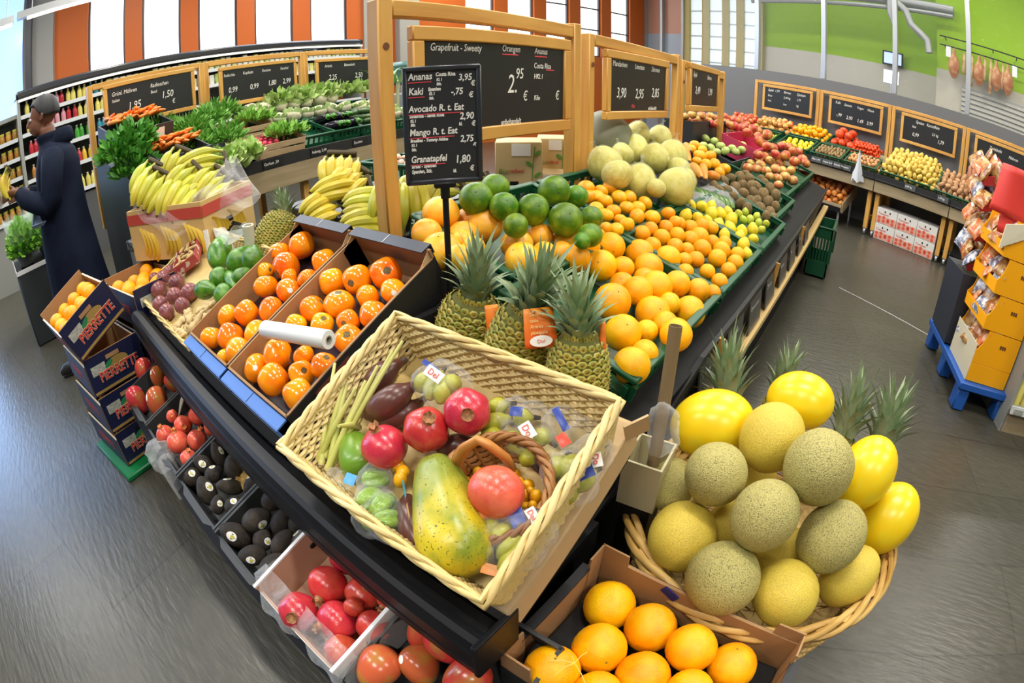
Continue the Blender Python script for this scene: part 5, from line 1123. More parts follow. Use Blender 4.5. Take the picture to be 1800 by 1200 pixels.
# ================================================================ persimmons in two open black cartons on the front deck
m_cartonblack = mat('black_printed_carton', (.016, .016, .018), .4); m_flap = mat('dark_blue_flap', (.014, .024, .05), .45); m_liner = mat('dark_liner', (.02, .012, .022), .35); m_blueprint = mat('blue_print', (.06, .17, .5), .5)
def carton(x0, x1, s0, s1, h, label, group):
    t = thing('fruit_carton', label, 'carton', M=Matrix.Translation(fd((x0+x1)/2, (s0+s1)/2, .003)) @ FM, group=group)
    w, d = x1-x0, s1-s0; th = .006
    mb = MB(); mb.box((0, 0, .004), (w, d, .006)); mb.build('bottom', m_kraft, t, smooth=0)
    for nm, c, dm in (('side_wall', (w/2-th/2, 0, h/2), (th, d, h)), ('side_wall', (-w/2+th/2, 0, h/2), (th, d, h)), ('front_wall', (0, -d/2+th/2, h/2), (w, th, h)), ('back_wall', (0, d/2-th/2, h/2+.012), (w, th, h+.024))):
        mb = MB(); mb.box(c, dm); wl = mb.build(nm, m_kraft, t, smooth=0)
        o = Vector((c[0], c[1], 0)); o.normalize(); dd = [dm[0]+.001, dm[1]+.001, dm[2]-.004]; k = 0 if 'side' in nm else 1; dd[k] = .0015
        cc = Vector(c) + o*(th/2+.0008); mb = MB(); mb.box(cc, dd); mb.build('printed_face', m_cartonblack, wl, smooth=0, label='black printed outer face')
    for s in (-1, 1):                          # corner gussets at the back
        mb = MB(); mb.slab([(s*(w/2-.006), d/2-.006, .01), (s*(w/2-.006), d/2-.06, .01), (s*(w/2-.006), d/2-.06, h-.01), (s*(w/2-.006), d/2-.006, h+.02)], .002); mb.build('gusset', m_kraftlight, t, smooth=0)
    mb = MB(); mb.box((0, d/2-.004, h+.026), (w-.02, .034, .004)); mb.box((0, d/2+.012, h+.014), (w-.02, .003, .026)); fl = mb.build('back_flap', m_flap, t, smooth=0, label='dark blue folded flap')
    mb = MB(); mb.box((0, d/2-.004, h+.0285), (.0015, .03, .001)); mb.build('score_line', m_sticker, fl, smooth=0)
    mb = MB(); mb.box((0, -.01, .012), (w-.02, d-.05, .01)); mb.build('liner', m_liner, t, smooth=0, label='dark plastic liner')
    return t, w, d
tL, wL, dL = carton(-1.515, -1.2, .1, .605, .108, 'left one of two open cartons of persimmons', 'persimmon cartons')
tR, wR, dR = carton(-1.193, -.872, .1, .605, .108, 'right one of two open cartons of persimmons, black outer side', 'persimmon cartons')
for tt, w, d in ((tL, wL, dL), (tR, wR, dR)):
    mb = MB(); mb.box((0, -d/2-.018, .1), (w*.98, .03, .004)); mb.box((0, -d/2-.034, .075), (w*.98, .004, .05)); fl = mb.build('front_flap', m_blueprint, tt, smooth=0, label='bright blue front flap')
    mb = MB(); mb.box((0, -d/2-.018, .1025), (.0015, .028, .001)); mb.build('score_line', m_flap, fl, smooth=0)
    mb = MB(); mb.box((0, -d/2-.037, .02), (w, .003, .055)); mb.build('lower_band', mat('navy_band', (.012, .02, .05), .5), tt, smooth=0)
mb = MB(); mb.box((wR/2+.0025, -.115, .056), (.001, .11, .075)); mb.build('brand_frame', mat('brown_print', (.12, .03, .02), .5), tR, smooth=0)
text_on('lettering', 'BRIO', .034, mat('red_lettering', (.42, .045, .03), .5), tR, Matrix.Translation((wR/2+.0035, -.155, .045)) @ frame((0, 0, 0), (0, 1, 0), (0, 0, 1)), sx=.95)
mb = MB(); mb.box((wR/2+.0035, -.115, .036), (.001, .09, .005)); mb.build('red_stroke', MATS['red_lettering'], tR, smooth=0)
P1 = z2([(930,155,72,'d'),(815,200,62),(850,262,76,(-.8,.4,.3)),(740,290,46),(742,370,64),(868,325,50),(868,395,72,'s'),(965,330,55,(-.1,.9,.3)),
         (770,495,72,(.8,.4,.2)),(640,510,66,'d'),(540,527,58),(455,640,62),(555,635,72,'d'),(690,620,70,(.8,.5,.1)),(600,720,80,(.9,-.2,.3)),(690,800,72,'s'),(780,860,84,'d'),(805,730,86,(.9,.3,.2)),(520,745,44)])
P2 = z2([(1050,240,66,'d'),(900,575,60),(1040,570,64,(.2,-.5,.7)),(940,735,56),(1050,790,74,(.3,-.6,.6)),(930,830,70,'u'),(915,940,84,'d'),(1180,650,80,(-.1,-.4,.9)),(1175,555,62,(-.4,.1,.8)),
         (1310,520,77,'d'),(990,490,74,(.7,-.4,.3)),(1130,465,82),(1090,345,70,'d'),(1225,335,80,(-.6,.2,.9)),(1375,300,84,'u'),(1280,425,66),(1420,400,74,'s')])
pile(p_persimmon, P1, fd(0, 0, .075), FN, 'orange persimmon in the left open carton', 'persimmon', 'persimmons in the left carton', 4, tilt=120, seed=2, alt={'s': p_persist})
pile(p_persimmon, P2, fd(0, 0, .075), FN, 'orange persimmon in the right open carton', 'persimmon', 'persimmons in the right carton', 4, tilt=120, seed=3, alt={'s': p_persist})
# plastic bag roll lying on the persimmons
a, b = onp(466, 578, fd(0, 0, .165), FN), onp(578, 597, fd(0, 0, .165), FN)
t = thing('bag_roll', 'white roll of plastic bags lying on the persimmons', 'bag roll', M=Matrix.Translation((a+b)/2) @ look(b-a).to_matrix().to_4x4()); l = (b-a).length
mb = MB(); mb.lathe([(.0095, -l/2), (.020, -l/2), (.021, -l/2+.002), (.021, l/2-.002), (.020, l/2), (.0095, l/2)], 24); mb.build('film_roll', mat('white_film', (.78, .8, .8), .3), t)
mb = MB(); mb.lathe([(.0095, l/2+.001), (.0095, -l/2-.001), (.007, -l/2-.001), (.007, l/2+.001), (.0095, l/2+.001)], 20); mb.build('core', mat('grey_card', (.35, .33, .27), .8), t)
# ================================================================ passion fruit, ginger, avocados in the wicker tray at the left
m_wicker = mat('pale_wicker', (.74, .59, .27), .5, (.58, .43, .16), 5, vary=.0); m_wicker2 = mat('golden_wicker', (.62, .4, .12), .5, (.46, .26, .06), 5)
def weave_wall(mb, P, Q, hgt, up, n, rows, amp=.004, rad=.0045, phase=0):
    """horizontal canes weaving in and out along P -> Q"""
    P, Q, up = Vector(P), Vector(Q), Vector(up); out = (Q-P).cross(up).normalized()
    for j in range(rows):
        pts = [P + (Q-P)*(i/(n*2)) + up*(hgt*(j+.5)/rows) + out*amp*(1 if (i + j) % 2 else -1)*(0 if i in (0, n*2) else 1) for i in range(n*2+1)]
        mb.tube(pts, rad, 5, False)
def rect_basket(M, w, d, h, label, name='wicker_basket', flare=.02, rows=9, mm=None, rimr=.011):
    t = thing(name, label, 'basket', M=M); mm = mm or m_wicker
    b = [(-w/2+flare, -d/2+flare, 0), (w/2-flare, -d/2+flare, 0), (w/2-flare, d/2-flare, 0), (-w/2+flare, d/2-flare, 0)]; tp = [(-w/2, -d/2, h), (w/2, -d/2, h), (w/2, d/2, h), (-w/2, d/2, h)]
    mb = MB(); mb.box((0, 0, .004), (w-2*flare, d-2*flare, .008)); mb.build('bottom', mm, t, smooth=0)
    for k in range(4):
        b0, b1, t0, t1 = Vector(b[k]), Vector(b[(k+1) % 4]), Vector(tp[k]), Vector(tp[(k+1) % 4]); L = (t1-t0).length; n = int(L/.03); mb = MB(); out = (t1-t0).cross(UP).normalized()
        for j in range(rows):
            f = (j+.5)/rows; P, Q = b0.lerp(t0, f), b1.lerp(t1, f)
            mb.tube([P.lerp(Q, i/(2*n)) + out*.0035*(0 if i in (0, 2*n) else (1 if (i+j) % 2 else -1)) + UP*.0015*math.sin(i*2.1+j) for i in range(2*n+1)], h/rows*.52, 5, False)
        for i in range(n+1): mb.tube([b0.lerp(b1, i/n), t0.lerp(t1, i/n)], .004, 5, False)
        wl = mb.build('woven_wall', mm, t, 60)
    mb = MB(); N = 30; loop = []
    for k in range(4):
        A, B = Vector(tp[k]), Vector(tp[(k+1) % 4])
        for i in range(N): loop.append(A.lerp(B, i/N))
    for ph in range(3):
        mb.tube([p + UP*(.006*math.sin(i*.55 + ph*2.1)) + ((p - Vector((0, 0, h)))*Vector((1, 1, 0))).normalized()*.006*math.cos(i*.55 + ph*2.1) for i, p in enumerate(loop + loop[:1])], rimr*.55, 6, False)
    mb.build('braided_rim', mm, t, 60); return t
rect_basket(Matrix.Translation(fd(-1.925, .285, .004)) @ FM, .78, .44, .055, 'shallow wicker tray of passion fruit, ginger and green avocados', 'wicker_tray', rows=5, rimr=.008)
pile(p_passion, z2([(115,425,42),(180,390,47),(205,325,42),(155,330,32),(235,290,34),(270,350,44),(260,420,44),(340,400,48),(185,465,44),(220,505,44),(300,470,42)]), fd(0, 0, .045), FN, 'brown-purple passion fruit in the wicker tray', 'passion fruit', 'passion fruit in the tray', 4, tilt=120, seed=4)
def long_fruit(proto, z, p, n, lb, cat, grp, seed=0, k=1.0):
    """z: (x0, y0, x1, y1, half width) ends of the long axis in pixels (first the blunt end, then the stem end)"""
    A, B = onp(z[0], z[1], p, n), onp(z[2], z[3], p, n); c = (A+B)/2; r = pr(c, z[4]); L = (B-A).length/2
    return proto.put(c, (r*k, r*k, L), look(B-A, seed*1.7), lb, cat, grp)
AV = [((485,262,520,105),58,'standing one at the back'),((570,265,640,185),55,'in the middle'),((665,275,680,160),52,'rightmost at the carton'),((580,345,645,285),40,'front right one'),((490,355,500,280),46,'behind the front two'),((385,390,470,385),44,'front left one'),((515,445,520,365),46,'front middle one'),((545,300,575,375),30,'between the front ones')]
for i, (e, hw, w_) in enumerate(AV):
    e = [220+e[0]/3, 380+e[1]/3, 220+e[2]/3, 380+e[3]/3, hw/3]
    A, B = onp(e[0], e[1], fd(0, 0, .07), FN), onp(e[2], e[3], fd(0, 0, .075 + (.02 if i in (0, 2) else 0)), FN); c = (A+B)/2; r = pr(c, e[4]*1.25); L = max((B-A).length/2*1.12, r*1.2)
    p_avogreen.put(c, (r/.76, r/.76, L/1.33), look(B-A, i*2.0), 'glossy green avocado in the wicker tray, %s' % w_, 'avocado', 'green avocados in the tray')
m_ginger = mat('ginger_skin', (.56, .42, .2), .65, (.46, .32, .13), 9, bump=.4)
def ginger(c, s, seed, lb):
    g = random.Random(seed); mb = MB(); p = Vector((0, 0, 0)); d = Vector((1, 0, 0))
    for k in range(5):
        b = ball(12, 8); r = s*g.uniform(.32, .5); mb.add([Vector((q[0]*r*1.5, q[1]*r, q[2]*r)) + p for q in b.v], b.f)
        e = Vector((g.uniform(-.4, .4), g.choice((-1, 1)), g.uniform(0, .5))).normalized(); mb.tube([p, p + e*s*.6, p + e*s*.85], [r*.7, r*.6, r*.3], 8); p = p + Vector((s*.5, g.uniform(-.3, .3)*s, g.uniform(-.1, .1)*s))
    mb.v = [(x - s*1.0, y, z) for x, y, z in mb.v]
    o = mb.build('ginger_root', m_ginger, None, 180, M=Matrix.Translation(c) @ FM @ Matrix.Rotation(seed*1.3, 4, 'Z')); r = o.modifiers.new('fuse', 'REMESH'); r.mode = 'VOXEL'; r.voxel_size = s*.09; r.use_smooth_shade = True
    tag(o, lb, 'ginger', 'ginger roots in the tray')
for i, (x, y, s, w_) in enumerate(((298,560,.034,'leftmost at the rim'),(345,520,.03,'in the middle'),(430,475,.032,'behind, by the avocados'),(385,545,.03,'front right by the carton'),(300,610,.028,'lowest at the rim'),(455,505,.026,'touching the carton'),(390,600,.026,'front one by the blue flap'))):
    ginger(onp(220+x/3, 380+y/3, fd(0, 0, .05), FN), s, i+1, 'knobbly ginger root in the wicker tray, %s' % w_)
t = thing('paper_punnet', 'red and white paper tray of small brown tamarind pods in the wicker tray', 'tray', M=Matrix.Translation(onp(335, 458, fd(0, 0, .04), FN)) @ FM @ Matrix.Rotation(-.5, 4, 'Z'))
mb = MB(); open_box(mb, .16, .12, .045, .003); mb.build('body', mat('red_white_card', (.4, .06, .06), .5, (.6, .5, .45), 30, lo=.55, hi=.6), t, smooth=0)
m_tam = mat('tamarind_pod', (.5, .35, .14), .6, (.42, .27, .1), 6); mb = MB(); mb.tube([(0, 0, -1), (.1, 0, -.6), (0, 0, -.1), (.12, 0, .4), (0, 0, 1)], [.1, .34, .28, .34, .1], 9); mtam = mb.mesh('tamarind', m_tam, 70); p_tam = Proto('tamarind', mtam); g = random.Random(2)
for i in range(12):
    p_tam.put(t.matrix_basis @ Vector((-.06 + .04*(i % 4), -.03 + .032*(i//4), .035 + .008*g.random())), .026, FM.to_quaternion() @ look((g.uniform(-1, 1), g.uniform(-1, 1), .2)), 'small brown pod in the red paper tray, %s in the %s row' % (ORD[i % 4], ('front', 'middle', 'back')[i//4]), 'tamarind', 'pods in the paper tray')
t = thing('bag_roll_holder', 'white tube with torn bags beside the wicker tray', 'tube', M=Matrix.Translation(atD(440, 430, 1.95)) @ Matrix.Rotation(.08, 4, 'Y'))
mb = MB(); mb.lathe([(0, -.18), (.022, -.18), (.022, .075), (.016, .075), (.016, .0), (0, 0)], 18); mb.build('tube', mat('cream_plastic', (.62, .62, .5), .4), t)
mb = MB(); mb.grid(lambda u, v: Vector((-.2*u - .02, .04*math.sin(u*5+v*4) - .03, .07 - .12*u*v - .05*math.sin(u*3) + .015*math.sin(9*v+u*4))), 14, 10); mb.build('torn_bag', film('torn_film', dens=.3), t, 180)
t = thing('bag_roll_holder', 'short clear plastic tube in the back corner of the wicker tray', 'tube', M=Matrix.Translation(onp(365, 425, fd(0, 0, .07), FN))); mb = MB(); mb.lathe([(.012, -.06), (.012, .05), (.0105, .05), (.0105, -.06)], 14); mb.build('tube', film('clear_tube', dens=.35), t)
# ================================================================ gift-style wicker basket on a tan carton at the front
BX0, BX1, BS0, BS1 = -.745, -.262, .045, .385
t = thing('tan_carton', 'plain tan carton under the rectangular wicker basket', 'carton', M=Matrix.Translation(fd((BX0+BX1)/2+.004, (BS0+BS1)/2+.02, .002)) @ FM)
mb = MB(); mb.box((0, .0, .035), (BX1-BX0-.01, BS1-BS0+.03, .068), None, .003); mb.build('body', m_kraftlight, t); mb = MB(); mb.slab([(.236, .15, .068), (.262, .185, .068), (.262, .185, .11), (.236, .15, .11)], .004); mb.build('raised_flap', m_kraftlight, t, smooth=0)
rect_basket(Matrix.Translation(fd((BX0+BX1)/2, (BS0+BS1)/2, .074)) @ FM, BX1-BX0, BS1-BS0, .105, 'large rectangular pale wicker basket of exotic fruit at the front', 'wicker_basket', .018, 13, rimr=.0095)
BP = lambda h: fd(0, 0, h)
def b3(x, y, h): return onp(500 + x/2.308, 560 + y/2.308, BP(h), FN)
# papaya, large and yellowing
m_papaya = mat('ripe_papaya_skin', (.56, .44, .015), .32, (.2, .25, .02), 22, 4, lo=.42, hi=.68, speck=(.1, .11, .01), speckscale=230, speckcut=.63, grad=(2, .07, .17, (.2, .25, .03)), bump=.15, bscale=50)
m_papgreen = mat('green_papaya_skin', (.12, .26, .02), .3, (.2, .33, .03), 10)
def papaya(A, B, r, m, lb, stick=True):
    A, B = Vector(A), Vector(B); L = (B-A).length; mb = MB()
    prof = [(0, 0), (.3, .008), (.62, .035), (.86, .1), (.98, .2), (1.0, .32), (.95, .46), (.86, .6), (.76, .74), (.64, .86), (.46, .95), (.2, .995), (0, 1)]
    mb.lathe([(a*r, z*L) for a, z in prof], 32, None, lambda p, a: Vector((p.x*(1+.03*math.cos(5*a)), p.y*(1+.03*math.cos(5*a)), p.z)))
    q = look(B-A, .6); o = mb.build('papaya', m, None, 180, M=Matrix.Translation(A) @ q.to_matrix().to_4x4()); tag(o, lb, 'papaya')
    mb = MB(); mb.tube([(0, 0, L*.992), (0, 0, L+.008)], [.012, .009], 8); mb.build('stem', m_stembrown, o)
    return o
pa = papaya(b3(722, 1040, .14), b3(605, 565, .14), .057, m_papaya, 'large speckled green and yellow papaya in the wicker basket')
papaya(b3(330, 640, .105), b3(270, 470, .115), .04, m_papgreen, 'green papaya at the left side of the wicker basket')
def sticker_at(o, x, y, h, lb, m, sx=.018, sy=.013, parent=None):
    c = b3(x, y, h); v = (EYE - c).normalized(); r_ = v.cross(UP).normalized()
    return c, v, r_
# red bananas
m_redban = mat('red_banana_skin', (.085, .028, .022), .3, (.14, .05, .035), 3, lo=.4, hi=.7)
m_redbantip = mat('red_banana_tip', (.05, .03, .02), .7)
def curved(name, P, r, m, lb, cat, grp, taper=(.35, .75, 1, 1.05, 1.02, .9, .5, .28), n=12):
    P = [Vector(p) for p in P]; c = P[len(P)//2].copy(); Q = []
    for i in range(8):                          # quadratic through three points
        u = i/7; Q.append(P[0]*(1-u)*(1-2*u) + P[1]*4*u*(1-u) + P[2]*u*(2*u-1) - c)
    mb = MB(); mb.tube(Q, [r*k for k in taper], n); o = mb.build(name, m, None, 50, M=Matrix.Translation(c)); tag(o, lb, cat, grp)
    d = (Q[-1]-Q[-2]).normalized(); mb = MB(); mb.tube([Q[-1]-d*.003, Q[-1]+d*.012], [r*.3, r*.22], 8); mb.build('stem', m_redbantip, o); return o
curved('red_banana', [b3(345, 320, .12), b3(390, 240, .145), b3(475, 175, .14)], .026, m_redban, 'red-brown banana at the back left of the wicker basket, upper one', 'banana', 'red bananas in the basket')
curved('red_banana', [b3(335, 395, .12), b3(430, 335, .15), b3(530, 265, .14)], .026, m_redban, 'red-brown banana at the back left of the wicker basket, middle one', 'banana', 'red bananas in the basket')
curved('red_banana', [b3(360, 420, .105), b3(470, 390, .12), b3(560, 330, .11)], .024, m_redban, 'red-brown banana at the back left of the wicker basket, lowest one behind the pomegranates', 'banana', 'red bananas in the basket')
curved('red_banana', [b3(500, 720, .10), b3(520, 850, .105), b3(600, 990, .10)], .024, m_redban, 'dark red banana squeezed beside the big papaya', 'banana', 'red bananas in the basket')
curved('red_banana', [b3(610, 540, .095), b3(690, 515, .10), b3(780, 495, .095)], .02, m_redban, 'dark red banana behind the small handled basket', 'banana', 'red bananas in the basket')
# pomegranates
for (x, y, r, h, f, pp, lb) in ((405, 520, 93, .14, (-.25, -.8, .55), p_pome, 'red pomegranate in the wicker basket, left one with its crown up'), (575, 450, 93, .15, (.15, -.4, .9), p_pome, 'red pomegranate in the wicker basket, middle one between two others'), (742, 378, 94, .155, (.0, .1, 1), p_pome, 'red pomegranate in the wicker basket, right one with its crown facing out'), (860, 705, 115, .155, (-.55, .8, .1), p_pomepale, 'coral red pomegranate lying in the small handled basket')):
    c = b3(x, y, h); rr = pr(c, r/2.308); v = (EYE - c).normalized(); rt_ = -v.cross(UP).normalized(); dn = rt_.cross(v).normalized(); dn = dn if dn.z < 0 else -dn
    pp.put(c, rr, look(rt_*f[0] + dn*f[1] + v*f[2], x), lb, 'pomegranate', 'pomegranates in the wicker basket')
# small handled basket with kumquats
m_darkwick = mat('brown_wicker', (.33, .15, .04), .45, (.22, .09, .025), 6); m_handle = mat('orange_cane_handle', (.55, .22, .05), .4)
c0 = b3(885, 740, .085); t = thing('small_basket', 'small round brown wicker basket with a cane handle inside the big basket', 'basket', M=Matrix.Translation(c0) @ FM)
R0 = pr(c0, 205/2.308); mb = MB()
for j in range(7):
    z = -.035 + .012*j; r = R0*(.8 + .04*j); mb.tube([(r*math.cos(2*PI*i/48) + .003*math.cos(i*PI)*math.cos(2*PI*i/48), r*math.sin(2*PI*i/48), z + .002*math.sin(i*1.3+j)) for i in range(49)], .0055, 6, False)
for i in range(24): a = 2*PI*i/24; mb.tube([(R0*.79*math.cos(a), R0*.79*math.sin(a), -.04), (R0*1.05*math.cos(a), R0*1.05*math.sin(a), .05)], .0035, 5, False)
mb.build('woven_wall', m_darkwick, t, 60)
for ph in (0, 2, 4): mb = MB(); mb.tube([((R0*1.06 + .005*math.cos(i*.9+ph))*math.cos(2*PI*i/60), (R0*1.06 + .005*math.cos(i*.9+ph))*math.sin(2*PI*i/60), .055 + .005*math.sin(i*.9+ph)) for i in range(61)], .0045, 6, False); mb.build('rim_cane', m_darkwick, t, 60)
mb = MB(); mb.lathe([(0, -.04), (R0*.8, -.04), (R0*.8, -.034), (0, -.034)], 24); mb.build('bottom', m_darkwick, t)
A, Bm, B_ = [t.matrix_basis.inverted() @ q for q in (b3(695, 590, .14), b3(790, 500, .2), b3(895, 560, .15))]
mb = MB(); mb.tube([A + Vector((0, 0, -.03)), A, A.lerp(Bm, .55) + Vector((0, 0, .014)), Bm + Vector((0, 0, .006)), B_.lerp(Bm, .55) + Vector((0, 0, .012)), B_, B_ + Vector((0, 0, -.035))], .0105, 10, flat=.7); mb.build('handle', m_handle, t, 180, label='orange-brown cane handle')
m_kum = mat('kumquat_peel', (.85, .42, .01), .25, vary=.08); p_kum = P_('kumquat', lambda p: Vector((p.x*.85, p.y*.85, p.z*1.12)), m_kum, [], 12, 8)
pile(p_kum, [(500+a/2.308, 560+b/2.308, r/2.308) for a, b, r in ((730, 655, 28), (765, 680, 24), (735, 690, 22), (785, 625, 26), (940, 630, 24), (955, 660, 22), (990, 672, 27), (980, 715, 26), (1020, 722, 30), (1005, 760, 24), (980, 760, 22), (800, 850, 26), (800, 960, 24), (795, 990, 20), (790, 880, 20), (1000, 700, 20))], BP(.098), FN, 'yellow kumquat around the coral pomegranate', 'kumquat', 'kumquats in the small basket', 5, seed=21, parts=False)
# baby bananas in printed bags
m_babyb = mat('baby_banana_skin', (.42, .40, .03), .4, (.33, .36, .03), 3, vary=.08); m_bag = film('produce_bag', (.9, .93, .96), .02, .08); m_bluelab = mat('blue_label_print', (.02, .05, .3), .35); m_redlab = mat('red_label_print', (.75, .06, .03), .35)
def blob_bag(pts, r, lb, name='banana_bag', cat='bag', grp='bags in the basket', seed=0, mm=None):
    """a thin bag following the fruit in it: fused shells round the points"""
    c = sum((Vector(p) for p in pts), Vector())/len(pts); mb = MB()
    for p in pts: b = ball(14, 10, lambda q: wob(q, .16, 2.3, seed)); mb.add([Vector(q)*r + Vector(p) - c for q in b.v], b.f)
    t = thing(name, lb, cat, M=Matrix.Translation(c), group=grp)
    o = mb.build('film', mm or m_bag, t, 180); m = o.modifiers.new('fuse', 'REMESH'); m.mode = 'VOXEL'; m.voxel_size = r*.16; m.use_smooth_shade = True
    d = bpy.data.textures.new('crinkle', 'CLOUDS'); d.noise_scale = .018; e = o.modifiers.new('crinkle', 'DISPLACE'); e.texture = d; e.strength = .006; e.texture_coords = 'LOCAL'
    return t, c
def label_patch(t, c, P, sx, sy, m, lb, rot=0.0, word=None, wm=None):
    """printed patch lying on the bag, turned the way the bag's upper face looks"""
    n = (FN*.6 + (EYE - P).normalized()*.6).normalized(); x = (Matrix.Rotation(rot, 3, n) @ Vector((1, 0, 0))); x = (x - n*x.dot(n)).normalized(); y = n.cross(x)
    M = Matrix.Translation(P - c) @ Matrix((x, y, n)).transposed().to_4x4()
    mb = MB(); mb.grid(lambda u, v: Vector(((u-.5)*sx, (v-.5)*sy, -.25*((u-.5)**2)*sx - .2*((v-.5)**2)*sy)), 7, 5); o = mb.build('printed_label', m, t, 180, label=lb, M=M)
    if word: text_on('lettering', word, sy*.8, wm, t, M @ Matrix.Translation((0, -sy*.28, .001)), 'CENTER', sx=.9)
def fingers(lst, h, r, lb, grp, m=None, h2=None):
    for i, (x0, y0, x1, y1) in enumerate(lst):
        A, B = b3(x0, y0, h), b3(x1, y1, h2 or h); Mi = (A+B)/2 + FN*.006
        curved('baby_banana', [A, Mi, B], r*1.22, m or m_babyb, '%s, %s from the left' % (lb, ORD[i]), 'banana', grp, n=8)
fingers([(815, 870, 870, 820), (840, 920, 930, 835), (870, 975, 985, 860), (900, 1010, 1035, 885), (870, 1030, 1000, 930)], .125, .0125, 'small green-yellow banana in the front printed bag', 'baby bananas in the front bag')
tb, cb = blob_bag([b3(860, 880, .12), b3(930, 880, .125), b3(900, 960, .12), b3(960, 930, .12), b3(1010, 860, .12)], .036, 'clear printed bag of small bananas at the front right of the wicker basket', seed=1)
label_patch(tb, cb, b3(945, 812, .148), .034, .022, m_bluelab, 'dark blue printed label', -.6); label_patch(tb, cb, b3(1005, 795, .15), .022, .015, m_sticker, 'white and red printed label', -.5, 'Del', m_redlab)
label_patch(tb, cb, b3(840, 1018, .135), .03, .016, mat('orange_white_print', (.75, .3, .08), .4), 'orange printed strip', .3)
fingers([(545, 300, 600, 225), (585, 330, 640, 215), (630, 345, 670, 235), (680, 300, 690, 240)], .145, .0135, 'small yellow banana in the round bag by the red bananas', 'baby bananas in the round bag')
tb, cb = blob_bag([b3(590, 260, .145), b3(640, 240, .15), b3(640, 310, .145), b3(690, 270, .14)], .034, 'clear round bag of small bananas beside the red bananas', seed=2)
label_patch(tb, cb, b3(605, 222, .18), .034, .02, m_sticker, 'white label with red and blue print', -.1, 'Del', m_redlab); label_patch(tb, cb, b3(590, 190, .176), .034, .01, m_bluelab, 'blue printed strip', -.1)
fingers([(800, 455, 920, 400), (830, 380, 915, 345), (800, 500, 895, 470), (915, 470, 960, 550), (960, 520, 1060, 570), (985, 560, 1010, 590), (1030, 480, 1080, 500), (940, 420, 1010, 400)], .105, .013, 'small yellow banana in the back printed bag', 'baby bananas in the back bag', None, .11)
tb, cb = blob_bag([b3(940, 400, .11), b3(960, 470, .11), b3(1010, 420, .115), b3(1030, 520, .105)], .036, 'clear printed bag of small bananas along the back wall of the wicker basket', seed=3)
label_patch(tb, cb, b3(985, 452, .145), .027, .02, m_sticker, 'white label with red print', -.5, 'Do', m_redlab); label_patch(tb, cb, b3(940, 375, .15), .02, .016, m_bluelab, 'blue printed strip', .4)
fingers([(1070, 660, 1140, 560), (1120, 650, 1200, 560), (1170, 650, 1290, 520), (1120, 760, 1180, 660), (1170, 700, 1260, 620)], .11, .0135, 'small yellow banana in the right corner bag', 'baby bananas in the right corner bag')
tb, cb = blob_bag([b3(1120, 630, .11), b3(1190, 600, .11), b3(1250, 550, .11), b3(1190, 670, .11)], .034, 'clear printed bag of small bananas in the right corner of the wicker basket', seed=4)
label_patch(tb, cb, b3(1215, 610, .145), .028, .026, m_bluelab, 'dark blue printed label', -.7); label_patch(tb, cb, b3(1265, 570, .145), .022, .017, m_sticker, 'white label with red print', -.9, 'Do', m_redlab)
tb, cb = blob_bag([b3(1130, 430, .115), b3(1190, 470, .115), b3(1240, 490, .11)], .034, 'crumpled nearly empty printed bag in the back right corner of the wicker basket', seed=5)
label_patch(tb, cb, b3(1130, 490, .15), .02, .016, m_redlab, 'red printed mark', -.5); label_patch(tb, cb, b3(1120, 405, .152), .04, .012, m_bluelab, 'blue printed strip', -.6)
# green fruit in a bag at the left
m_star = mat('green_star_fruit', (.14, .29, .015), .3, (.22, .36, .025), 6); g = random.Random(3)
for i, (x, y, r, h) in enumerate(((370, 650, 45, .115), (350, 735, 50, .12), (400, 760, 48, .125), (420, 820, 50, .12), (370, 815, 45, .11))):
    c = b3(x, y, h); rr = pr(c, r/2.308); mb = MB(); b = ball(30, 12, lambda p: Vector((p.x*(.75+.3*abs(math.cos(2.5*math.atan2(p.y, p.x)))), p.y*(.75+.3*abs(math.cos(2.5*math.atan2(p.y, p.x)))), p.z*1.35)))
    tag(b.build('star_fruit', m_star, None, 180, M=Matrix.Translation(c) @ look((g.uniform(-.5, .5), -1, g.uniform(0, .4)), i).to_matrix().to_4x4() @ Matrix.Scale(rr, 4)), 'green ribbed fruit in the clear bag left of the papaya, %s from the top' % ORD[i], 'star fruit', 'green fruit in the left bag')
blob_bag([b3(370, 660, .12), b3(360, 740, .125), b3(400, 780, .125), b3(420, 830, .12), b3(350, 810, .115)], .034, 'clear bag of green fruit at the left front of the wicker basket', seed=6)
t, c_ = blob_bag([b3(205, 640, .12), b3(240, 655, .12)], .017, 'scrap of printed plastic at the left rim of the wicker basket', 'plastic_scrap', 'bag', None, 7); label_patch(t, c_, b3(265, 650, .14), .02, .02, mat('light_blue_print', (.08, .35, .7), .4), 'light blue printed mark', .3)
# papaya stickers
for (x, y, s, m, w_) in ((505, 700, .03, mat('teal_print', (.03, .3, .42), .4), 'teal printed sticker'), (522, 785, .024, mat('peach_print', (.75, .38, .12), .4), 'orange printed sticker')):
    P = b3(x, y, .16); L0 = pa.matrix_basis.inverted(); lp_ = L0 @ P; ax = Vector((0, 0, lp_.z)); d = (lp_ - ax).normalized(); 
    y_ = Vector((0, 0, 1)); x_ = y_.cross(d).normalized(); mb = MB()
    prof_r = .0565
    mb.grid(lambda u, v: (Matrix.Rotation((u-.5)*s/prof_r, 3, 'Z') @ d)*(prof_r*1.005) + Vector((0, 0, lp_.z + (v-.5)*s)), 6, 4); o = mb.build('sticker', m, pa, 180, label=w_)
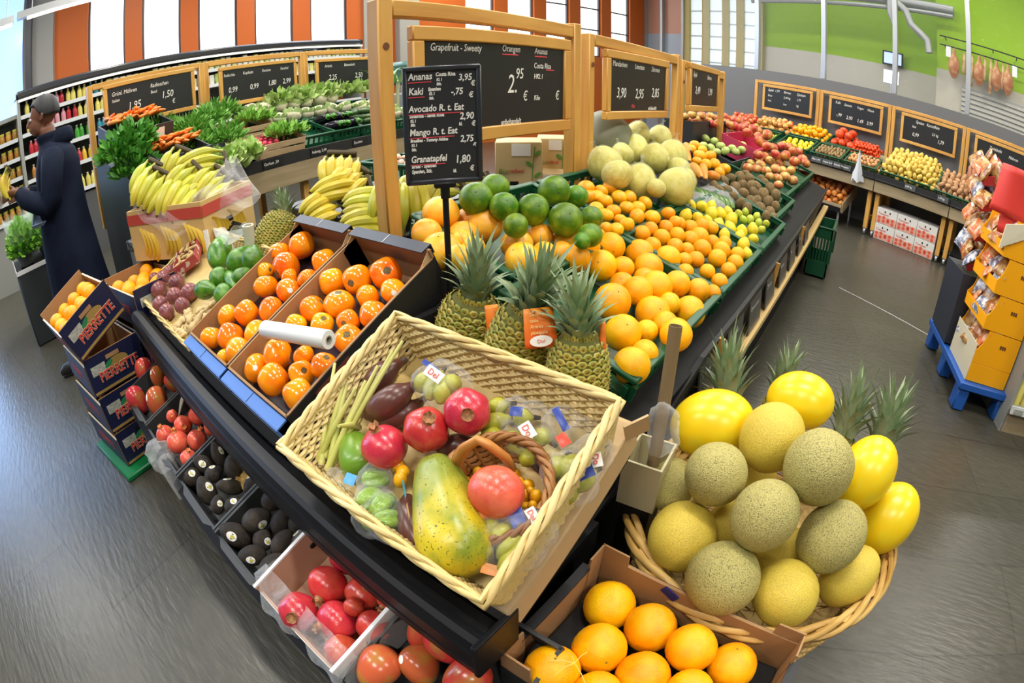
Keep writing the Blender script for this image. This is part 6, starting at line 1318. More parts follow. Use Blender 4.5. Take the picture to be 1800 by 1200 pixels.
# lemongrass stalks
m_lemg = mat('lemongrass', (.6, .58, .2), .5, (.5, .52, .13), 5, stretch=(1, 1, .3)); m_lemgb = mat('lemongrass_base', (.68, .55, .3), .5)
for i, (x0, y0, x1, y1) in enumerate(((150, 590, 205, 180), (185, 600, 270, 190), (165, 560, 255, 215), (200, 580, 330, 250), (140, 570, 290, 280), (175, 610, 380, 190), (215, 560, 440, 130), (190, 590, 480, 90), (300, 440, 220, 435))):
    A, B = b3(x0, y0, .11), b3(x1, y1, .165 + .004*i); c = (A+B)/2; mb = MB(); d = B-A
    mb.tube([A-c, A-c+d*.12, A-c+d*.4 + Vector((0, 0, .004)), B-c], [.0072, .0075, .006, .003], 8); o = mb.build('lemongrass_stalk', m_lemg, None, 60, M=Matrix.Translation(c)); mb = MB(); mb.tube([A-c-d*.012, A-c+d*.03], [.006, .0076], 8); mb.build('cut_base', m_lemgb, o)
    tag(o, 'pale lemongrass stalk at the left of the wicker basket, %s' % (['outermost', 'second', 'third', 'fourth', 'fifth', 'sixth', 'seventh', 'longest', 'short one lying across'][i] + (' from the outside' if 0 < i < 7 else '')), 'lemongrass', 'lemongrass in the wicker basket')
g = random.Random(3)
for i, (x, y) in enumerate(((455, 590), (480, 620), (470, 650))):
    p_kum.put(b3(x, y, .115), .014, rq(180, g), 'pale yellow fruit between the papaya and the pomegranates, %s from the top' % ORD[i], 'kumquat', 'yellow fruit in the wicker basket')
# ================================================================ cartons on the low shelf under the rim
LSL = math.atan2(.1, .3); LM_ = Matrix.Rotation(LSL, 4, 'X'); LFN = Vector((0, -math.sin(LSL), math.cos(LSL)))
def ld(x, s, h=0): return Vector((x, .095 + s*math.cos(LSL) - h*math.sin(LSL), .355 + s*math.sin(LSL) + h*math.cos(LSL)))
def lowbox(x0, x1, h, name, label, inner, outer, cat='carton', d=.28, yaw=0.0, dx=0, dy=0.0):
    t = thing(name, label, cat, M=Matrix.Translation(ld((x0+x1)/2, d/2 + .042 + dy, .003)) @ LM_ @ Matrix.Rotation(yaw, 4, 'Z')); w = x1-x0; th = .006
    mb = MB(); mb.box((0, 0, .004), (w, d, .007)); mb.build('bottom', inner, t, smooth=0)
    for nm, c, dm in (('side_wall', (w/2-th/2, 0, h/2), (th, d, h)), ('side_wall', (-w/2+th/2, 0, h/2), (th, d, h)), ('front_wall', (0, -d/2+th/2, h*.4), (w, th, h*.8)), ('back_wall', (0, d/2-th/2, h/2), (w, th, h))):
        mb = MB(); mb.box(c, dm); wl = mb.build(nm, inner, t, smooth=0); o = Vector((c[0], c[1], 0)).normalized(); dd = [dm[0]+.001, dm[1]+.001, dm[2]+.001]; dd[0 if 'side' in nm else 1] = .0016
        mb = MB(); mb.box(Vector(c) + o*(th/2+.001), dd); mb.build('outer_face', outer, wl, smooth=0)
    return t
m_greycard = mat('dark_grey_card', (.03, .032, .032), .55); m_woodpale = mat('pale_board', (.55, .33, .22), .6, (.5, .29, .18), 3); m_whitecard = mat('white_card', (.72, .7, .66), .5)
lowbox(-1.96, -1.655, .085, 'fruit_carton', 'dark carton of mangoes and pomegranates under the left end of the rim', m_greycard, m_greycard)
lowbox(-1.645, -1.305, .085, 'fruit_carton', 'dark carton of red pomegranates beside the mangoes under the rim', m_greycard, m_greycard)
lowbox(-1.295, -1.02, .085, 'fruit_carton', 'dark carton of avocados under the rim, left one', m_greycard, m_greycard)
tA = lowbox(-1.012, -.785, .085, 'fruit_carton', 'dark carton of avocados under the rim, right one with stickered fruit', m_greycard, m_greycard)
for i, tt in enumerate([o for o in bpy.data.objects if o.get('label', '').startswith('dark carton of')]):
    w = tt.get('w', .25); mb = MB(); mb.slab([(-w/2+.02, -.14, .068), (w/2-.02, -.14, .068), (w/2-.05, -.155, .07), (-w/2+.05, -.155, .07)], .003); mb.build('front_flap', m_greycard, tt, smooth=0)
lowbox(-.768, -.492, .115, 'fruit_carton', 'pale open box of red pomegranates lined with clear film under the rim', m_woodpale, m_whitecard, d=.29)
lowbox(-.482, -.2, .1, 'fruit_carton', 'dark carton of mangoes under the right end of the rim', m_greycard, m_greycard, d=.29)
t = [o for o in bpy.data.objects if o.get('label', '').startswith('pale open box')][0]
for x in (-1, 1): mb = MB(); mb.box((x*.1355, 0, .1165), (.008, .29, .005)); mb.build('white_edge', m_white, t, smooth=0)
for k, (x, y) in enumerate(((-.131, .02), (-.131, .1), (.131, -.05), (.131, .06))): mb = MB(); mb.lathe([(0, -.003), (.0085, -.003), (.0085, .003), (0, .003)], 14, Matrix.Translation((x, y, .075)) @ Matrix.Rotation(PI/2, 4, 'Y') @ Matrix.Diagonal((.7, 1.25, 1, 1))); mb.build('vent_hole', m_blackm, t)
mb = MB()
def drape(u, v):
    x = -.155 + .31*u; k = .006*math.sin(23*u + 5*v) + .005*math.sin(11*v + 9*u)
    return Vector((x, -.153 - .01*abs(math.sin(6*u)) + k, .115 - .15*v)) if v > .15 else Vector((x, -.146 + (.15-v)*.4, .118 + k))
mb.grid(drape, 26, 12); mb.grid(lambda u, v: Vector((-.138 - .012*v + .004*math.sin(20*u), -.145 + .29*u, .124 - .09*v + .004*math.sin(13*u+3*v))), 20, 8); mb.grid(lambda u, v: Vector((.14 + .03*v + .006*math.sin(17*u), -.145 + .29*u, .124 - .07*v)), 20, 8)
mb.build('film_lining', film('film_lining', dens=.08), t, 180)
# fruit in them
def lowpile(proto, pts, h, desc, cat, grp, per=3, **k): return pile(proto, pts, ld(0, 0, h), LFN, desc, cat, grp, per, **k)
def egg(proto, l, h, desc, cat, grp, k=1.0, els=1.3):
    """[(px, py, half width, half length, angle, where)] long fruit turned in the picture"""
    out = []
    for i, (x, y, a, b, ang, w_) in enumerate(l):
        c = onp(x, y, ld(0, 0, h), LFN); v = (EYE - c).normalized(); rt_ = -v.cross(UP).normalized(); dn = rt_.cross(v).normalized(); dn = dn if dn.z < 0 else -dn
        ax = rt_*math.sin(math.radians(ang)) - dn*math.cos(math.radians(ang)) + v*.15; rr = pr(c, a)
        out.append((c, rr, pr(c, b), ax, '%s, %s' % (desc, w_), v))
    C = settle([(c, (r+L)/2*.93) for c, r, L, *_ in out], 1.0)
    for (c0, r, L, ax, lb, v), c, i in zip(out, C, range(99)):
        q = look(ax); xw = q @ Vector((1, 0, 0)); vv = (v - ax.normalized()*v.dot(ax.normalized())).normalized(); ang = math.atan2((q @ Vector((0, 1, 0))).dot(vv), xw.dot(vv)); q = q @ Quaternion((0, 0, 1), ang + math.radians((i*47) % 200 - 100))
        proto.put(c, (r/k, r/k, L/1.12), q, lb, cat, grp)
Z4 = lambda x, y, a, b, ang, w_: (200+x/2.667, 600+y/2.667, a/2.667, b/2.667, ang, w_)
egg(p_mango, [Z4(145, 140, 43, 62, 5, 'back left one'), Z4(205, 165, 36, 50, 10, 'green one in the middle'), Z4(255, 105, 34, 48, 0, 'green one at the back'), Z4(285, 190, 48, 54, -20, 'green and red one with a sticker'), Z4(112, 275, 44, 68, -15, 'front left one'), Z4(207, 288, 52, 75, 5, 'big red front one'), Z4(372, 255, 40, 44, 60, 'brownish one under the rim')], .07, 'mango in the left low carton', 'mango', 'mangoes in the left low carton', .8)
lowpile(p_pomepale, z4([(240, 435, 43), (300, 472, 54), (325, 392, 44), (395, 345, 47), (392, 462, 50), (465, 402, 44, 'u'), (352, 548, 42), (440, 318, 36), (275, 350, 30)]), .07, 'red pomegranate beside the low mangoes', 'pomegranate', 'pomegranates beside the mangoes', 3, seed=31, tilt=90)
t = thing('card_divider', 'grey piece of cardboard standing between mangoes and pomegranates', 'card', M=Matrix.Translation(onp(319, 706, ld(0, 0, .1), LFN)) @ LM_ @ Matrix.Rotation(-.5, 4, 'Z')); mb = MB(); mb.box((0, 0, 0), (.075, .07, .003), Matrix.Rotation(.7, 3, 'X')); mb.build('card', mat('grey_cardboard', (.36, .33, .27), .8), t, smooth=0)
egg(p_avodark, [Z4(520, 465, 42, 60, 20, 'topmost'), Z4(605, 515, 40, 46, 60, 'right one at the back'), Z4(425, 575, 40, 58, -40, 'left one at the back with a sticker'), Z4(490, 530, 34, 60, 0, 'second at the back'), Z4(560, 592, 44, 60, 10, 'big middle one'), Z4(470, 620, 38, 48, 80, 'in the middle row'), Z4(370, 632, 44, 50, 70, 'leftmost'), Z4(435, 700, 48, 68, 0, 'front left one'), Z4(545, 680, 38, 64, -60, 'stickered one in the middle'), Z4(655, 665, 38, 58, 60, 'rightmost at the divider'), Z4(565, 768, 40, 50, 80, 'front right one with a sticker'), Z4(488, 765, 36, 44, 30, 'front one with a sticker')], .065, 'dark avocado in the left avocado carton', 'avocado', 'avocados in the left carton', .84)
egg(p_avodark, [Z4(740, 745, 46, 52, 70, 'left one at the back'), Z4(835, 762, 40, 48, 60, 'right one at the back'), Z4(790, 690, 34, 46, 60, 'topmost under the rim'), Z4(670, 835, 55, 74, 85, 'large left one'), Z4(780, 848, 44, 62, 40, 'middle one'), Z4(870, 842, 46, 66, 55, 'rightmost'), Z4(570, 905, 56, 78, -40, 'front left one'), Z4(700, 930, 48, 52, 60, 'second in the middle row'), Z4(790, 940, 44, 70, 60, 'right one in the middle row'), Z4(880, 930, 42, 60, 50, 'at the film lining'), Z4(650, 1002, 48, 66, -70, 'second in the front row'), Z4(745, 1060, 58, 80, 65, 'front right one, largest')], .065, 'black avocado in the right avocado carton', 'avocado', 'avocados in the right carton', .84)
mb = MB(); c = onp(200+655/2.667, 600+600/2.667, ld(0, 0, .04), LFN); t = thing('straw_paper', 'crumpled yellow packing paper among the avocados', 'paper', M=Matrix.Translation(c) @ LM_); mb.grid(lambda u, v: Vector(((u-.5)*.11, (v-.5)*.12, .014*math.sin(u*17+v*9)*math.sin(v*21)+.01)), 14, 14); mb.build('paper', mat('yellow_paper', (.5, .33, .1), .8), t, 0)
lowpile(p_pome, z5([(715, 450, 102, (.6, -.5, .2)), (605, 612, 120, (-.75, .5, .45)), (430, 772, 120, (-.4, .1, .9)), (660, 830, 126, (-.95, -.1, .4)), (815, 662, 106, (.35, -.3, .9)), (880, 862, 106, (-.7, .5, .5)), (690, 1010, 104, 'd'), (990, 695, 92, (-.8, .4, .4)), (890, 545, 92, 'd'), (760, 740, 60, 'd')]), .085, 'shiny red pomegranate in the pale open box', 'pomegranate', 'pomegranates in the pale box', 3, seed=32)
Z5 = lambda x, y, a, b, ang, w_: (400+x/3.428, 850+y/3.428, a/3.428, b/3.428, ang, w_)
egg(p_mango, [Z5(905, 1110, 122, 148, 60, 'front left one'), Z5(1160, 1095, 120, 138, 0, 'large stickered one in the front'), Z5(1165, 890, 90, 105, 40, 'back left one half hidden'), Z5(1305, 970, 105, 128, -25, 'green and purple one at the back'), Z5(1440, 1165, 122, 148, 70, 'front right one')], .085, 'red mango in the right low carton', 'mango', 'mangoes in the right low carton', .8)
t = [o for o in bpy.data.objects if o.name.startswith('mango') and o.get('label', '').endswith('large stickered one in the front')][0]
# crumpled clear bag hanging at the mango carton's corner
c = onp(285, 800, ld(0, 0, .05), LFN); t = thing('crumpled_bag', 'crumpled clear plastic bag hanging at the corner of the mango carton', 'bag', M=Matrix.Translation(c))
mb = MB(); b = ball(22, 14, lambda p: wob(wob(Vector((p.x*.075, p.y*.05, p.z*.045)), .35, 28), .12, 60)); mb.add(b.v, b.f); mb.tube([(.03, 0, 0), (.08, .0, -.02), (.13, -.01, -.09)], [.03, .03, .012], 10); mb.build('film', film('crumpled_film', dens=.08), t, 60)
# ================================================================ open box of oranges at the very front
t = thing('orange_carton', 'open black carton of big oranges at the very front', 'carton', M=Matrix.Translation((-.05, .455, .40)) @ Matrix.Rotation(-.02, 4, 'Z')); w, d, h = .44, .3, .14; th = .007
mb = MB(); mb.box((0, 0, .01), (w, d, .02)); mb.build('bottom', m_liner, t, smooth=0)
for nm, c, dm in (('side_wall', (w/2, 0, h/2), (th, d, h)), ('side_wall', (-w/2, 0, h/2), (th, d, h)), ('front_wall', (0, -d/2, h*.42), (w, th, h*.84)), ('back_wall', (0, d/2, h/2), (w, th, h))):
    mb = MB(); mb.box(c, dm); wl = mb.build(nm, m_kraft, t, smooth=0); o = Vector((c[0], c[1], 0)).normalized(); dd = [dm[0]+.001, dm[1]+.001, dm[2]-.002]; dd[0 if 'side' in nm else 1] = .0016
    mb = MB(); mb.box(Vector(c) + o*(th/2+.001), dd); mb.build('printed_face', m_cartonblack, wl, smooth=0)
for sx in (-1, 1):
    for sy in (-1, 1):
        mb = MB(); mb.slab([(sx*(w/2-.002), sy*(d/2-.002), .0), (sx*(w/2-.002), sy*(d/2-.06), .0), (sx*(w/2-.002), sy*(d/2-.05), h+.03), (sx*(w/2-.002), sy*(d/2-.002), h+.03)], .004 if sx*sy > 0 else -.004); mb.slab([(sx*(w/2-.002), sy*(d/2), .0), (sx*(w/2-.07), sy*(d/2), .0), (sx*(w/2-.06), sy*(d/2), h+.03), (sx*(w/2-.002), sy*(d/2), h+.03)], .004); mb.build('corner_post', m_kraft, t, smooth=0)
for s in (-1, 1): mb = MB(); mb.box((s*(w/2+.004), 0, h+.002), (.02, d*.7, .004)); mb.build('folded_edge', m_cartonblack, t, smooth=0)
mb = MB(); mb.box((-.06, d/2-.006, h-.014), (.035, .003, .02), Matrix.Rotation(.5, 3, 'Y')); mb.build('blue_print', mat('deep_blue_print', (.015, .02, .16), .5), t, smooth=0)
mb = MB(); mb.box((0, 0, .048), (w-.02, d-.02, .004)); mb.build('moulded_tray', m_black, t, smooth=0)
m_star5 = mat('yellow_thread', (.8, .6, .15), .5)
OR = z6([(665, 642, 133), (880, 760, 134), (610, 870, 140), (360, 985, 142), (840, 1015, 140), (1097, 868, 132), (1310, 962, 128), (600, 1105, 125), (1085, 1095, 122), (1330, 1190, 120)])
pile(p_bigorange, OR, (0, 0, .505), UP, 'big orange in the front carton', 'orange', 'oranges in the front carton', 3, tilt=180, seed=40)
c = onp(1010, 1165, (0, 0, .555), UP); t = thing('straw_wisp', 'thin yellow straw fibres lying over the front oranges', 'straw', M=Matrix.Translation(c)); mb = MB()
for d in ((-.02, .012), (-.035, -.02), (.045, -.03), (.005, .03), (-.012, -.035)): mb.tube([(0, 0, 0), (d[0]*.5, d[1]*.5, .008), (d[0], d[1], .0)], .0008, 5)
mb.build('fibre', m_star5, t, 60)
t = thing('box_support', 'dark box under the front orange carton', 'stand', (-.05, .455, 0)); mb = MB(); mb.box((0, 0, .198), (.36, .26, .396), None, .004); mb.build('body', m_cartonblack, t)
# ================================================================ round basket of melons
bc, BR, bz = Vector((.005, .935, 0)), .325, .5
t = thing('melon_basket', 'big round golden wicker basket full of melons', 'basket', bc)
mb = MB(); rows = 20
for j in range(rows):
    f = j/(rows-1); z = .12 + (bz-.12)*f; r = BR*(.72 + .28*f**.7)
    mb.tube([((r + .006*(1 if (i+j) % 2 else -1))*math.cos(2*PI*i/72), (r + .006*(1 if (i+j) % 2 else -1))*math.sin(2*PI*i/72), z + .003*math.sin(i*1.7+j)) for i in range(73)], .0098, 5, False)
for i in range(36): a = 2*PI*i/36; mb.tube([(BR*.71*math.cos(a), BR*.71*math.sin(a), .11), (BR*.86*math.cos(a), BR*.86*math.sin(a), .25), (BR*1.0*math.cos(a), BR*1.0*math.sin(a), bz)], .0055, 5, False)
mb.build('woven_wall', m_wicker2, t, 60)
for ph in range(4):
    mb = MB(); mb.tube([((BR*1.02 + .014*math.cos(i*.42 + ph*PI/2))*math.cos(2*PI*i/90), (BR*1.02 + .014*math.cos(i*.42 + ph*PI/2))*math.sin(2*PI*i/90), bz + .012*math.sin(i*.42 + ph*PI/2)) for i in range(91)], .008, 6, False); mb.build('rim_cane', m_wicker2, t, 60)
mb = MB(); mb.lathe([(0, .11), (BR*.72, .11), (BR*.72, .125), (0, .125)], 30); mb.build('bottom', m_wicker2, t); mb = MB(); mb.lathe([(BR*.6, 0), (BR*.72, .11)], 30); mb.build('foot_ring', m_wicker2, t)
# straw filling
g = random.Random(3); mb = MB()
for i in range(900):
    a, r = g.uniform(0, 2*PI), BR*.9*math.sqrt(g.random()); c = Vector((r*math.cos(a), r*math.sin(a), .33 + .06*g.random() + .05*(r/BR)**4)); d = Vector((g.uniform(-1, 1), g.uniform(-1, 1), g.uniform(-.3, .3))).normalized()*.03; s = d.orthogonal().normalized()*.0016; mb.add([c-d-s, c-d+s, c+d+s, c+d-s], [(0, 1, 2, 3)])
mb.lathe([(0, .32), (BR*.85, .32), (BR*.87, .37), (0, .355)], 24)
st = mb.build('packing_straw', mat('packing_straw', (.5, .36, .13), .8, (.38, .25, .08), 30), None, 0, M=Matrix.Translation(bc)); tag(st, 'golden packing straw filling the melon basket', 'straw', None, 'stuff')
m_honey = mat('yellow_melon_rind', (.86, .58, .006), .3, (.82, .62, .015), 2, vary=.03, spec=.5); m_galia = mat('netted_yellow_rind', (.62, .45, .045), .55, (.72, .56, .08), 30, 3, lo=.42, hi=.58, vary=.05, bump=.5, bscale=30, speck=(.46, .36, .07), speckscale=34, speckcut=.6)
m_galgrey = mat('netted_grey_rind', (.42, .37, .11), .6, (.52, .46, .16), 26, 3, lo=.42, hi=.56, vary=.05, bump=.8, bscale=30, speck=(.2, .18, .06), speckscale=30, speckcut=.57)
f_me = lambda p: dimple(wob(Vector((p.x, p.y, p.z)), .02, 1.1), .03, .05, .25); f_hm = lambda p: Vector((p.x*(1+.006*math.cos(9*math.atan2(p.y, p.x))), p.y*(1+.006*math.cos(9*math.atan2(p.y, p.x))), p.z))
scar = [part('blossom_scar', star(9, .05, .085, .962, .012), mat('melon_scar', (.17, .16, .06), .8))]
p_honey = P_('honeydew_melon', f_hm, m_honey, [], 36, 20); p_galia = P_('netted_melon', f_me, m_galia, scar, 32, 18); p_galgrey = P_('netted_melon', f_me, m_galgrey, scar, 32, 18)
ML = [(p_honey, 405, 390, 118, 148, 68, .70, 'yellow honeydew melon at the back left, lying on its side', 'melon'), (p_honey, 715, 308, 98, 122, 82, .72, 'yellow honeydew melon at the very back of the basket', 'melon'), (p_honey, 945, 562, 102, 132, 12, .66, 'yellow honeydew melon at the right, half behind a grey one', 'melon'), (p_honey, 1020, 722, 102, 130, 14, .60, 'yellow honeydew melon at the right edge of the basket', 'melon'),
      (p_galia, 615, 438, 114, 122, 20, .73, 'yellowish netted melon in the back row between the honeydews', 'melon'), (p_galgrey, 780, 543, 128, 150, 'u', .75, 'largest grey netted melon, top right of the heap', 'melon'), (p_galgrey, 418, 566, 110, 122, 'u', .68, 'grey netted melon at the left of the heap', 'melon'), (p_galgrey, 262, 605, 78, 95, 0, .58, 'greenish netted melon at the left rim, half hidden', 'melon'),
      (p_galgrey, 590, 712, 118, 128, 15, .66, 'grey netted melon in the middle of the heap', 'melon'), (p_galia, 300, 786, 118, 125, 10, .56, 'yellow netted melon at the left front', 'melon'), (p_galgrey, 442, 932, 130, 122, 'u', .56, 'grey-green netted melon at the front with its end facing out', 'melon'), (p_galia, 662, 985, 120, 116, 30, .54, 'yellow netted melon at the front rim', 'melon'),
      (p_galgrey, 825, 786, 116, 132, 20, .64, 'pale grey netted melon at the right, below the largest', 'melon'), (p_galia, 885, 925, 92, 118, 20, .52, 'yellow-grey netted melon at the right front rim', 'melon'), (p_galia, 640, 835, 95, 95, 0, .50, 'yellow netted melon deep in the middle', 'melon'), (p_galia, 470, 745, 85, 85, 0, .52, 'yellow netted melon deep at the left', 'melon'), (p_galia, 560, 560, 70, 70, 0, .56, 'netted melon deep in the back', 'melon')]
IT = []
for (pp, x, y, a, b, ang, z, lb, ct) in ML:
    c = at(1050 + x/2, 550 + y/2, z); IT.append((c, pr(c, (a+b)/4)))
CC = settle(IT, .9)
for (pp, x, y, a, b, ang, z, lb, ct), c in zip(ML, CC):
    v = (EYE - c).normalized(); rt_ = -v.cross(UP).normalized(); dn = rt_.cross(v).normalized(); dn = dn if dn.z < 0 else -dn
    if ang == 'u': q = look(v + Vector((0, 0, .35)) + rt_*.0, x); s = (pr(c, a/2), pr(c, a/2), pr(c, b/2))
    else: ax = rt_*math.sin(math.radians(ang)) - dn*math.cos(math.radians(ang)); q = look(ax, x); s = (pr(c, a/2), pr(c, a/2), pr(c, b/2))
    pp.put(c, s, q, lb, ct, 'melons in the round basket')
# ================================================================ blue fruit cartons stacked at the island's left
m_navy = mat('navy_carton', (.008, .012, .05), .45); m_pred = mat('label_red', (.62, .04, .03), .45); m_cream = mat('cream_print', (.7, .62, .45), .5); m_ylw = mat('yellow_print', (.75, .5, .05), .5); m_lab = mat('paper_label_grey', (.45, .46, .4), .6, (.3, .31, .27), 60); m_leafp = mat('leaf_print', (.02, .2, .07), .5); m_golden = mat('ochre_print', (.35, .22, .06), .5)
def pcarton(M, label, full=True):
    """local: x towards the viewer's side (printed end faces +x), y along the printed end, z up"""
    t = thing('citrus_carton', label, 'carton', M=M, group='printed citrus cartons'); dx, dy, h, th = .4, .29, .172, .006
    mb = MB(); mb.box((0, 0, .004), (dx, dy, .008)); mb.build('bottom', m_kraft, t, smooth=0)
    for nm, c, dm in (('end_wall', (dx/2, 0, h/2), (th, dy, h)), ('end_wall', (-dx/2, 0, h/2), (th, dy, h)), ('side_wall', (0, dy/2, h*.42), (dx, th, h*.84)), ('side_wall', (0, -dy/2, h*.42), (dx, th, h*.84))):
        mb = MB(); mb.box(c, dm); wl = mb.build(nm, m_kraft, t, smooth=0); o = Vector((c[0], c[1], 0)).normalized(); dd = [dm[0]+.001, dm[1]+.001, dm[2]-.003]; dd[0 if 'end' in nm else 1] = .0016
        mb = MB(); mb.box(Vector(c) + o*(th/2+.001), dd); mb.build('printed_face', m_navy, wl, smooth=0, label='dark blue printed face')
    X = dx/2 + th/2 + .003; F = frame((X, 0, 0), (0, 1, 0), (0, 0, 1))
    mb = MB(); mb.box((X-.0005, 0, .012), (.001, dy*.97, .012)); mb.build('gold_stripe', m_golden, t, smooth=0)
    mb = MB(); mb.box((X, -.085, .107), (.001, .075, .042)); mb.build('paper_label', m_lab, t, smooth=0, label='grey paper label')
    mb = MB(); mb.box((X, .0, .139), (.001, .07, .018)); mb.build('hand_hole', m_kraft if full else m_blackm, t, smooth=0)
    mb = MB(); mb.lathe([(0, 0), (.055, 0), (.055, .0008), (0, .0008)], 24, F @ Matrix.Translation((.015, .1, 0)) @ Matrix.Diagonal((1.0, .5, 1, 1))); mb.build('ochre_oval', m_golden, t, 30)
    mb = MB(); mb.lathe([(0, 0), (.025, 0), (.025, .0012), (0, .0012)], 12, F @ Matrix.Translation((-.03, .108, 0)) @ Matrix.Rotation(.5, 4, 'Z') @ Matrix.Diagonal((1.0, .45, 1, 1))); mb.build('leaf_print', m_leafp, t, 30)
    text_on('lettering_shadow', 'PIERRETTE', .062, m_cream, t, F @ Matrix.Translation((.012, .049, .001)), 'CENTER', sx=.72, offset=.0022)
    text_on('lettering', 'PIERRETTE', .062, m_pred, t, F @ Matrix.Translation((.012, .049, .0022)), 'CENTER', sx=.72, offset=.0006)
    Y = -dy/2 - th/2 - .002; G = frame((0, Y, 0), (1, 0, 0), (0, 0, 1)); text_on('side_lettering', 'PIERRETTE', .055, m_pred, t, G @ Matrix.Translation((0, .05, 0)), 'CENTER', sx=.8)
    for s in (-1, 1): mb = MB(); mb.box((0, s*dy/2, h*.845), (dx, .008, .003)); mb.build('white_edge', m_cream, t, smooth=0)
    return t
Q1 = Matrix.Translation((-2.385, .078, 0)) @ Matrix.Rotation(.2, 4, 'Z')
for k, z in enumerate((.03, .212, .394)): pcarton(Q1 @ Matrix.Translation((.004*(k % 2), 0, z)) @ Matrix.Rotation(.02*(1-k), 4, 'Z'), 'dark blue citrus carton in the nearer stack, %s' % ('lowest one', 'middle one', 'open top one under the tilted carton')[k], k > 0)
TM_ = Matrix.Translation((-2.352, -.03, .585)) @ Matrix.Rotation(.2, 4, 'Z') @ Matrix.Rotation(.385, 4, 'X') @ Matrix.Translation((0, .105, .0)); pcarton(TM_, 'dark blue citrus carton tilted on top of the nearer stack, full of oranges')
Q2 = Matrix.Translation((-2.42, .385, 0)) @ Matrix.Rotation(.2, 4, 'Z')
for k, z in enumerate((.03, .21, .39, .57)): pcarton(Q2 @ Matrix.Translation((0, .003*k, z)), 'dark blue citrus carton in the rear stack, %s' % ('lowest one', 'second from below', 'third from below', 'open top one with oranges')[k], k == 3)
t = thing('green_pallet_box', 'green plastic crate under the citrus cartons', 'crate', (-2.385, .22, 0), .2); mb = MB(); mb.box((.03, 0, .014), (.44, .66, .027), None, .006); mb.build('body', mat('bright_green_plastic', (.0, .16, .045), .4), t)
def inside(M, pts, z, r, desc, grp, seed):
    g = random.Random(seed); n = len(pts)
    for i, (x, y, w_) in enumerate(pts): p_orange.put(M @ Vector((x, y, z + g.uniform(-.01, .01))), r*g.uniform(.95, 1.05), rq(180, g), '%s, %s' % (desc, w_), 'orange', grp)
inside(TM_, [(-.13, .095, 'back right corner'), (-.06, .1, 'second along the right wall'), (.02, .095, 'third along the right wall'), (-.1, .025, 'second row at the back'), (-.02, .03, 'second row in the middle'), (.055, .03, 'second row at the front'), (-.13, -.04, 'third row at the back'), (-.05, -.035, 'third row in the middle'), (.03, -.035, 'third row at the front'), (-.09, -.105, 'left wall at the back'), (-.01, -.105, 'left wall in the middle'), (.08, -.1, 'left wall at the front'), (.1, .095, 'fourth along the right wall'), (.13, .02, 'by the printed end')], .11, .037, 'orange in the tilted blue carton', 'oranges in the tilted carton', 1)
inside(Q1 @ Matrix.Translation((0, 0, .394)), [(.12, -.09, 'at the left corner'), (.14, .0, 'in the middle of the printed end'), (.13, .085, 'at the right corner'), (.05, -.1, 'second on the left'), (.05, .1, 'second on the right'), (-.03, -.1, 'third on the left')], .085, .036, 'orange in the open carton under the tilted one', 'oranges under the tilted carton', 2)
inside(Q2 @ Matrix.Translation((0, 0, .57)), [(-.14, -.09, 'back left'), (-.13, 0, 'back middle'), (-.14, .085, 'back right'), (-.06, -.06, 'second row left'), (-.055, .03, 'second row middle'), (-.05, .1, 'second row right'), (.02, -.09, 'third row left'), (.03, -.01, 'third row middle'), (.03, .075, 'third row right'), (.1, -.06, 'front left'), (.11, .03, 'front middle'), (.12, .1, 'front right')], .12, .039, 'orange in the rear open blue carton', 'oranges in the rear carton', 3)
# ================================================================ pineapples
m_pinegreen = mat('pineapple_eye_rim', (.26, .27, .035), .5, (.4, .33, .05), 3, vary=.06); m_pinebrown = mat('pineapple_eye', (.3, .19, .07), .7); m_pinedark = mat('pineapple_groove', (.13, .13, .025), .8); m_pineleaf = mat('pineapple_leaf', (.2, .29, .14), .5, (.36, .44, .27), 5, stretch=(1, 1, .4), vary=.1)
def pine_body():
    mb = MB(); R = lambda z: (1 - .16*z - .5*abs(z)**5.0) if z > 0 else (1 - .5*abs(z)**5.5)
    mb.slot(0); mb.lathe([(0, -1.3)] + [(R(i/10)*.97, i/10*1.3) for i in range(-9, 10)] + [(0, 1.3)], 24)
    rows, per = 12, 17
    for j in range(rows):
        zz = -.95 + 1.96*(j+.5)/rows; r = R(zz)
        for i in range(per):
            a = 2*PI*(i + .5*(j % 2))/per + j*.02; n = Vector((math.cos(a), math.sin(a), .25*zz)).normalized(); c = Vector((r*math.cos(a), r*math.sin(a), zz*1.3)); x = Vector((-math.sin(a), math.cos(a), 0)); y = n.cross(x)
            w, h = PI*r/per*1.08, 1.3*.98/rows*1.42
            ring = [(1, 0), (.5, .8), (-.5, .8), (-1, 0), (-.5, -.8), (.5, -.8)]
            V = [c + x*(p[0]*w) + y*(p[1]*h) - n*.02 for p in ring] + [c + x*(p[0]*w*.7) + y*(p[1]*h*.7) + n*.03 for p in ring] + [c + x*(p[0]*w*.3) + y*(p[1]*h*.3) + n*.02 for p in ring] + [c + n*.1 + y*.06]
            mb.slot(1); mb.add(V, [(k, (k+1) % 6, 6+(k+1) % 6, 6+k) for k in range(6)])
            o = len(mb.v) - 19; mb.slot(1); mb.f += [tuple(o+q for q in (6+k, 6+(k+1) % 6, 12+(k+1) % 6, 12+k)) for k in range(6)]; mb.m += [1]*6
            mb.f += [tuple(o+q for q in (12+k, 12+(k+1) % 6, 18)) for k in range(6)]; mb.m += [2]*6
    return mb
me_pine = pine_body().mesh('pineapple', [m_pinedark, m_pinegreen, m_pinebrown], 50)
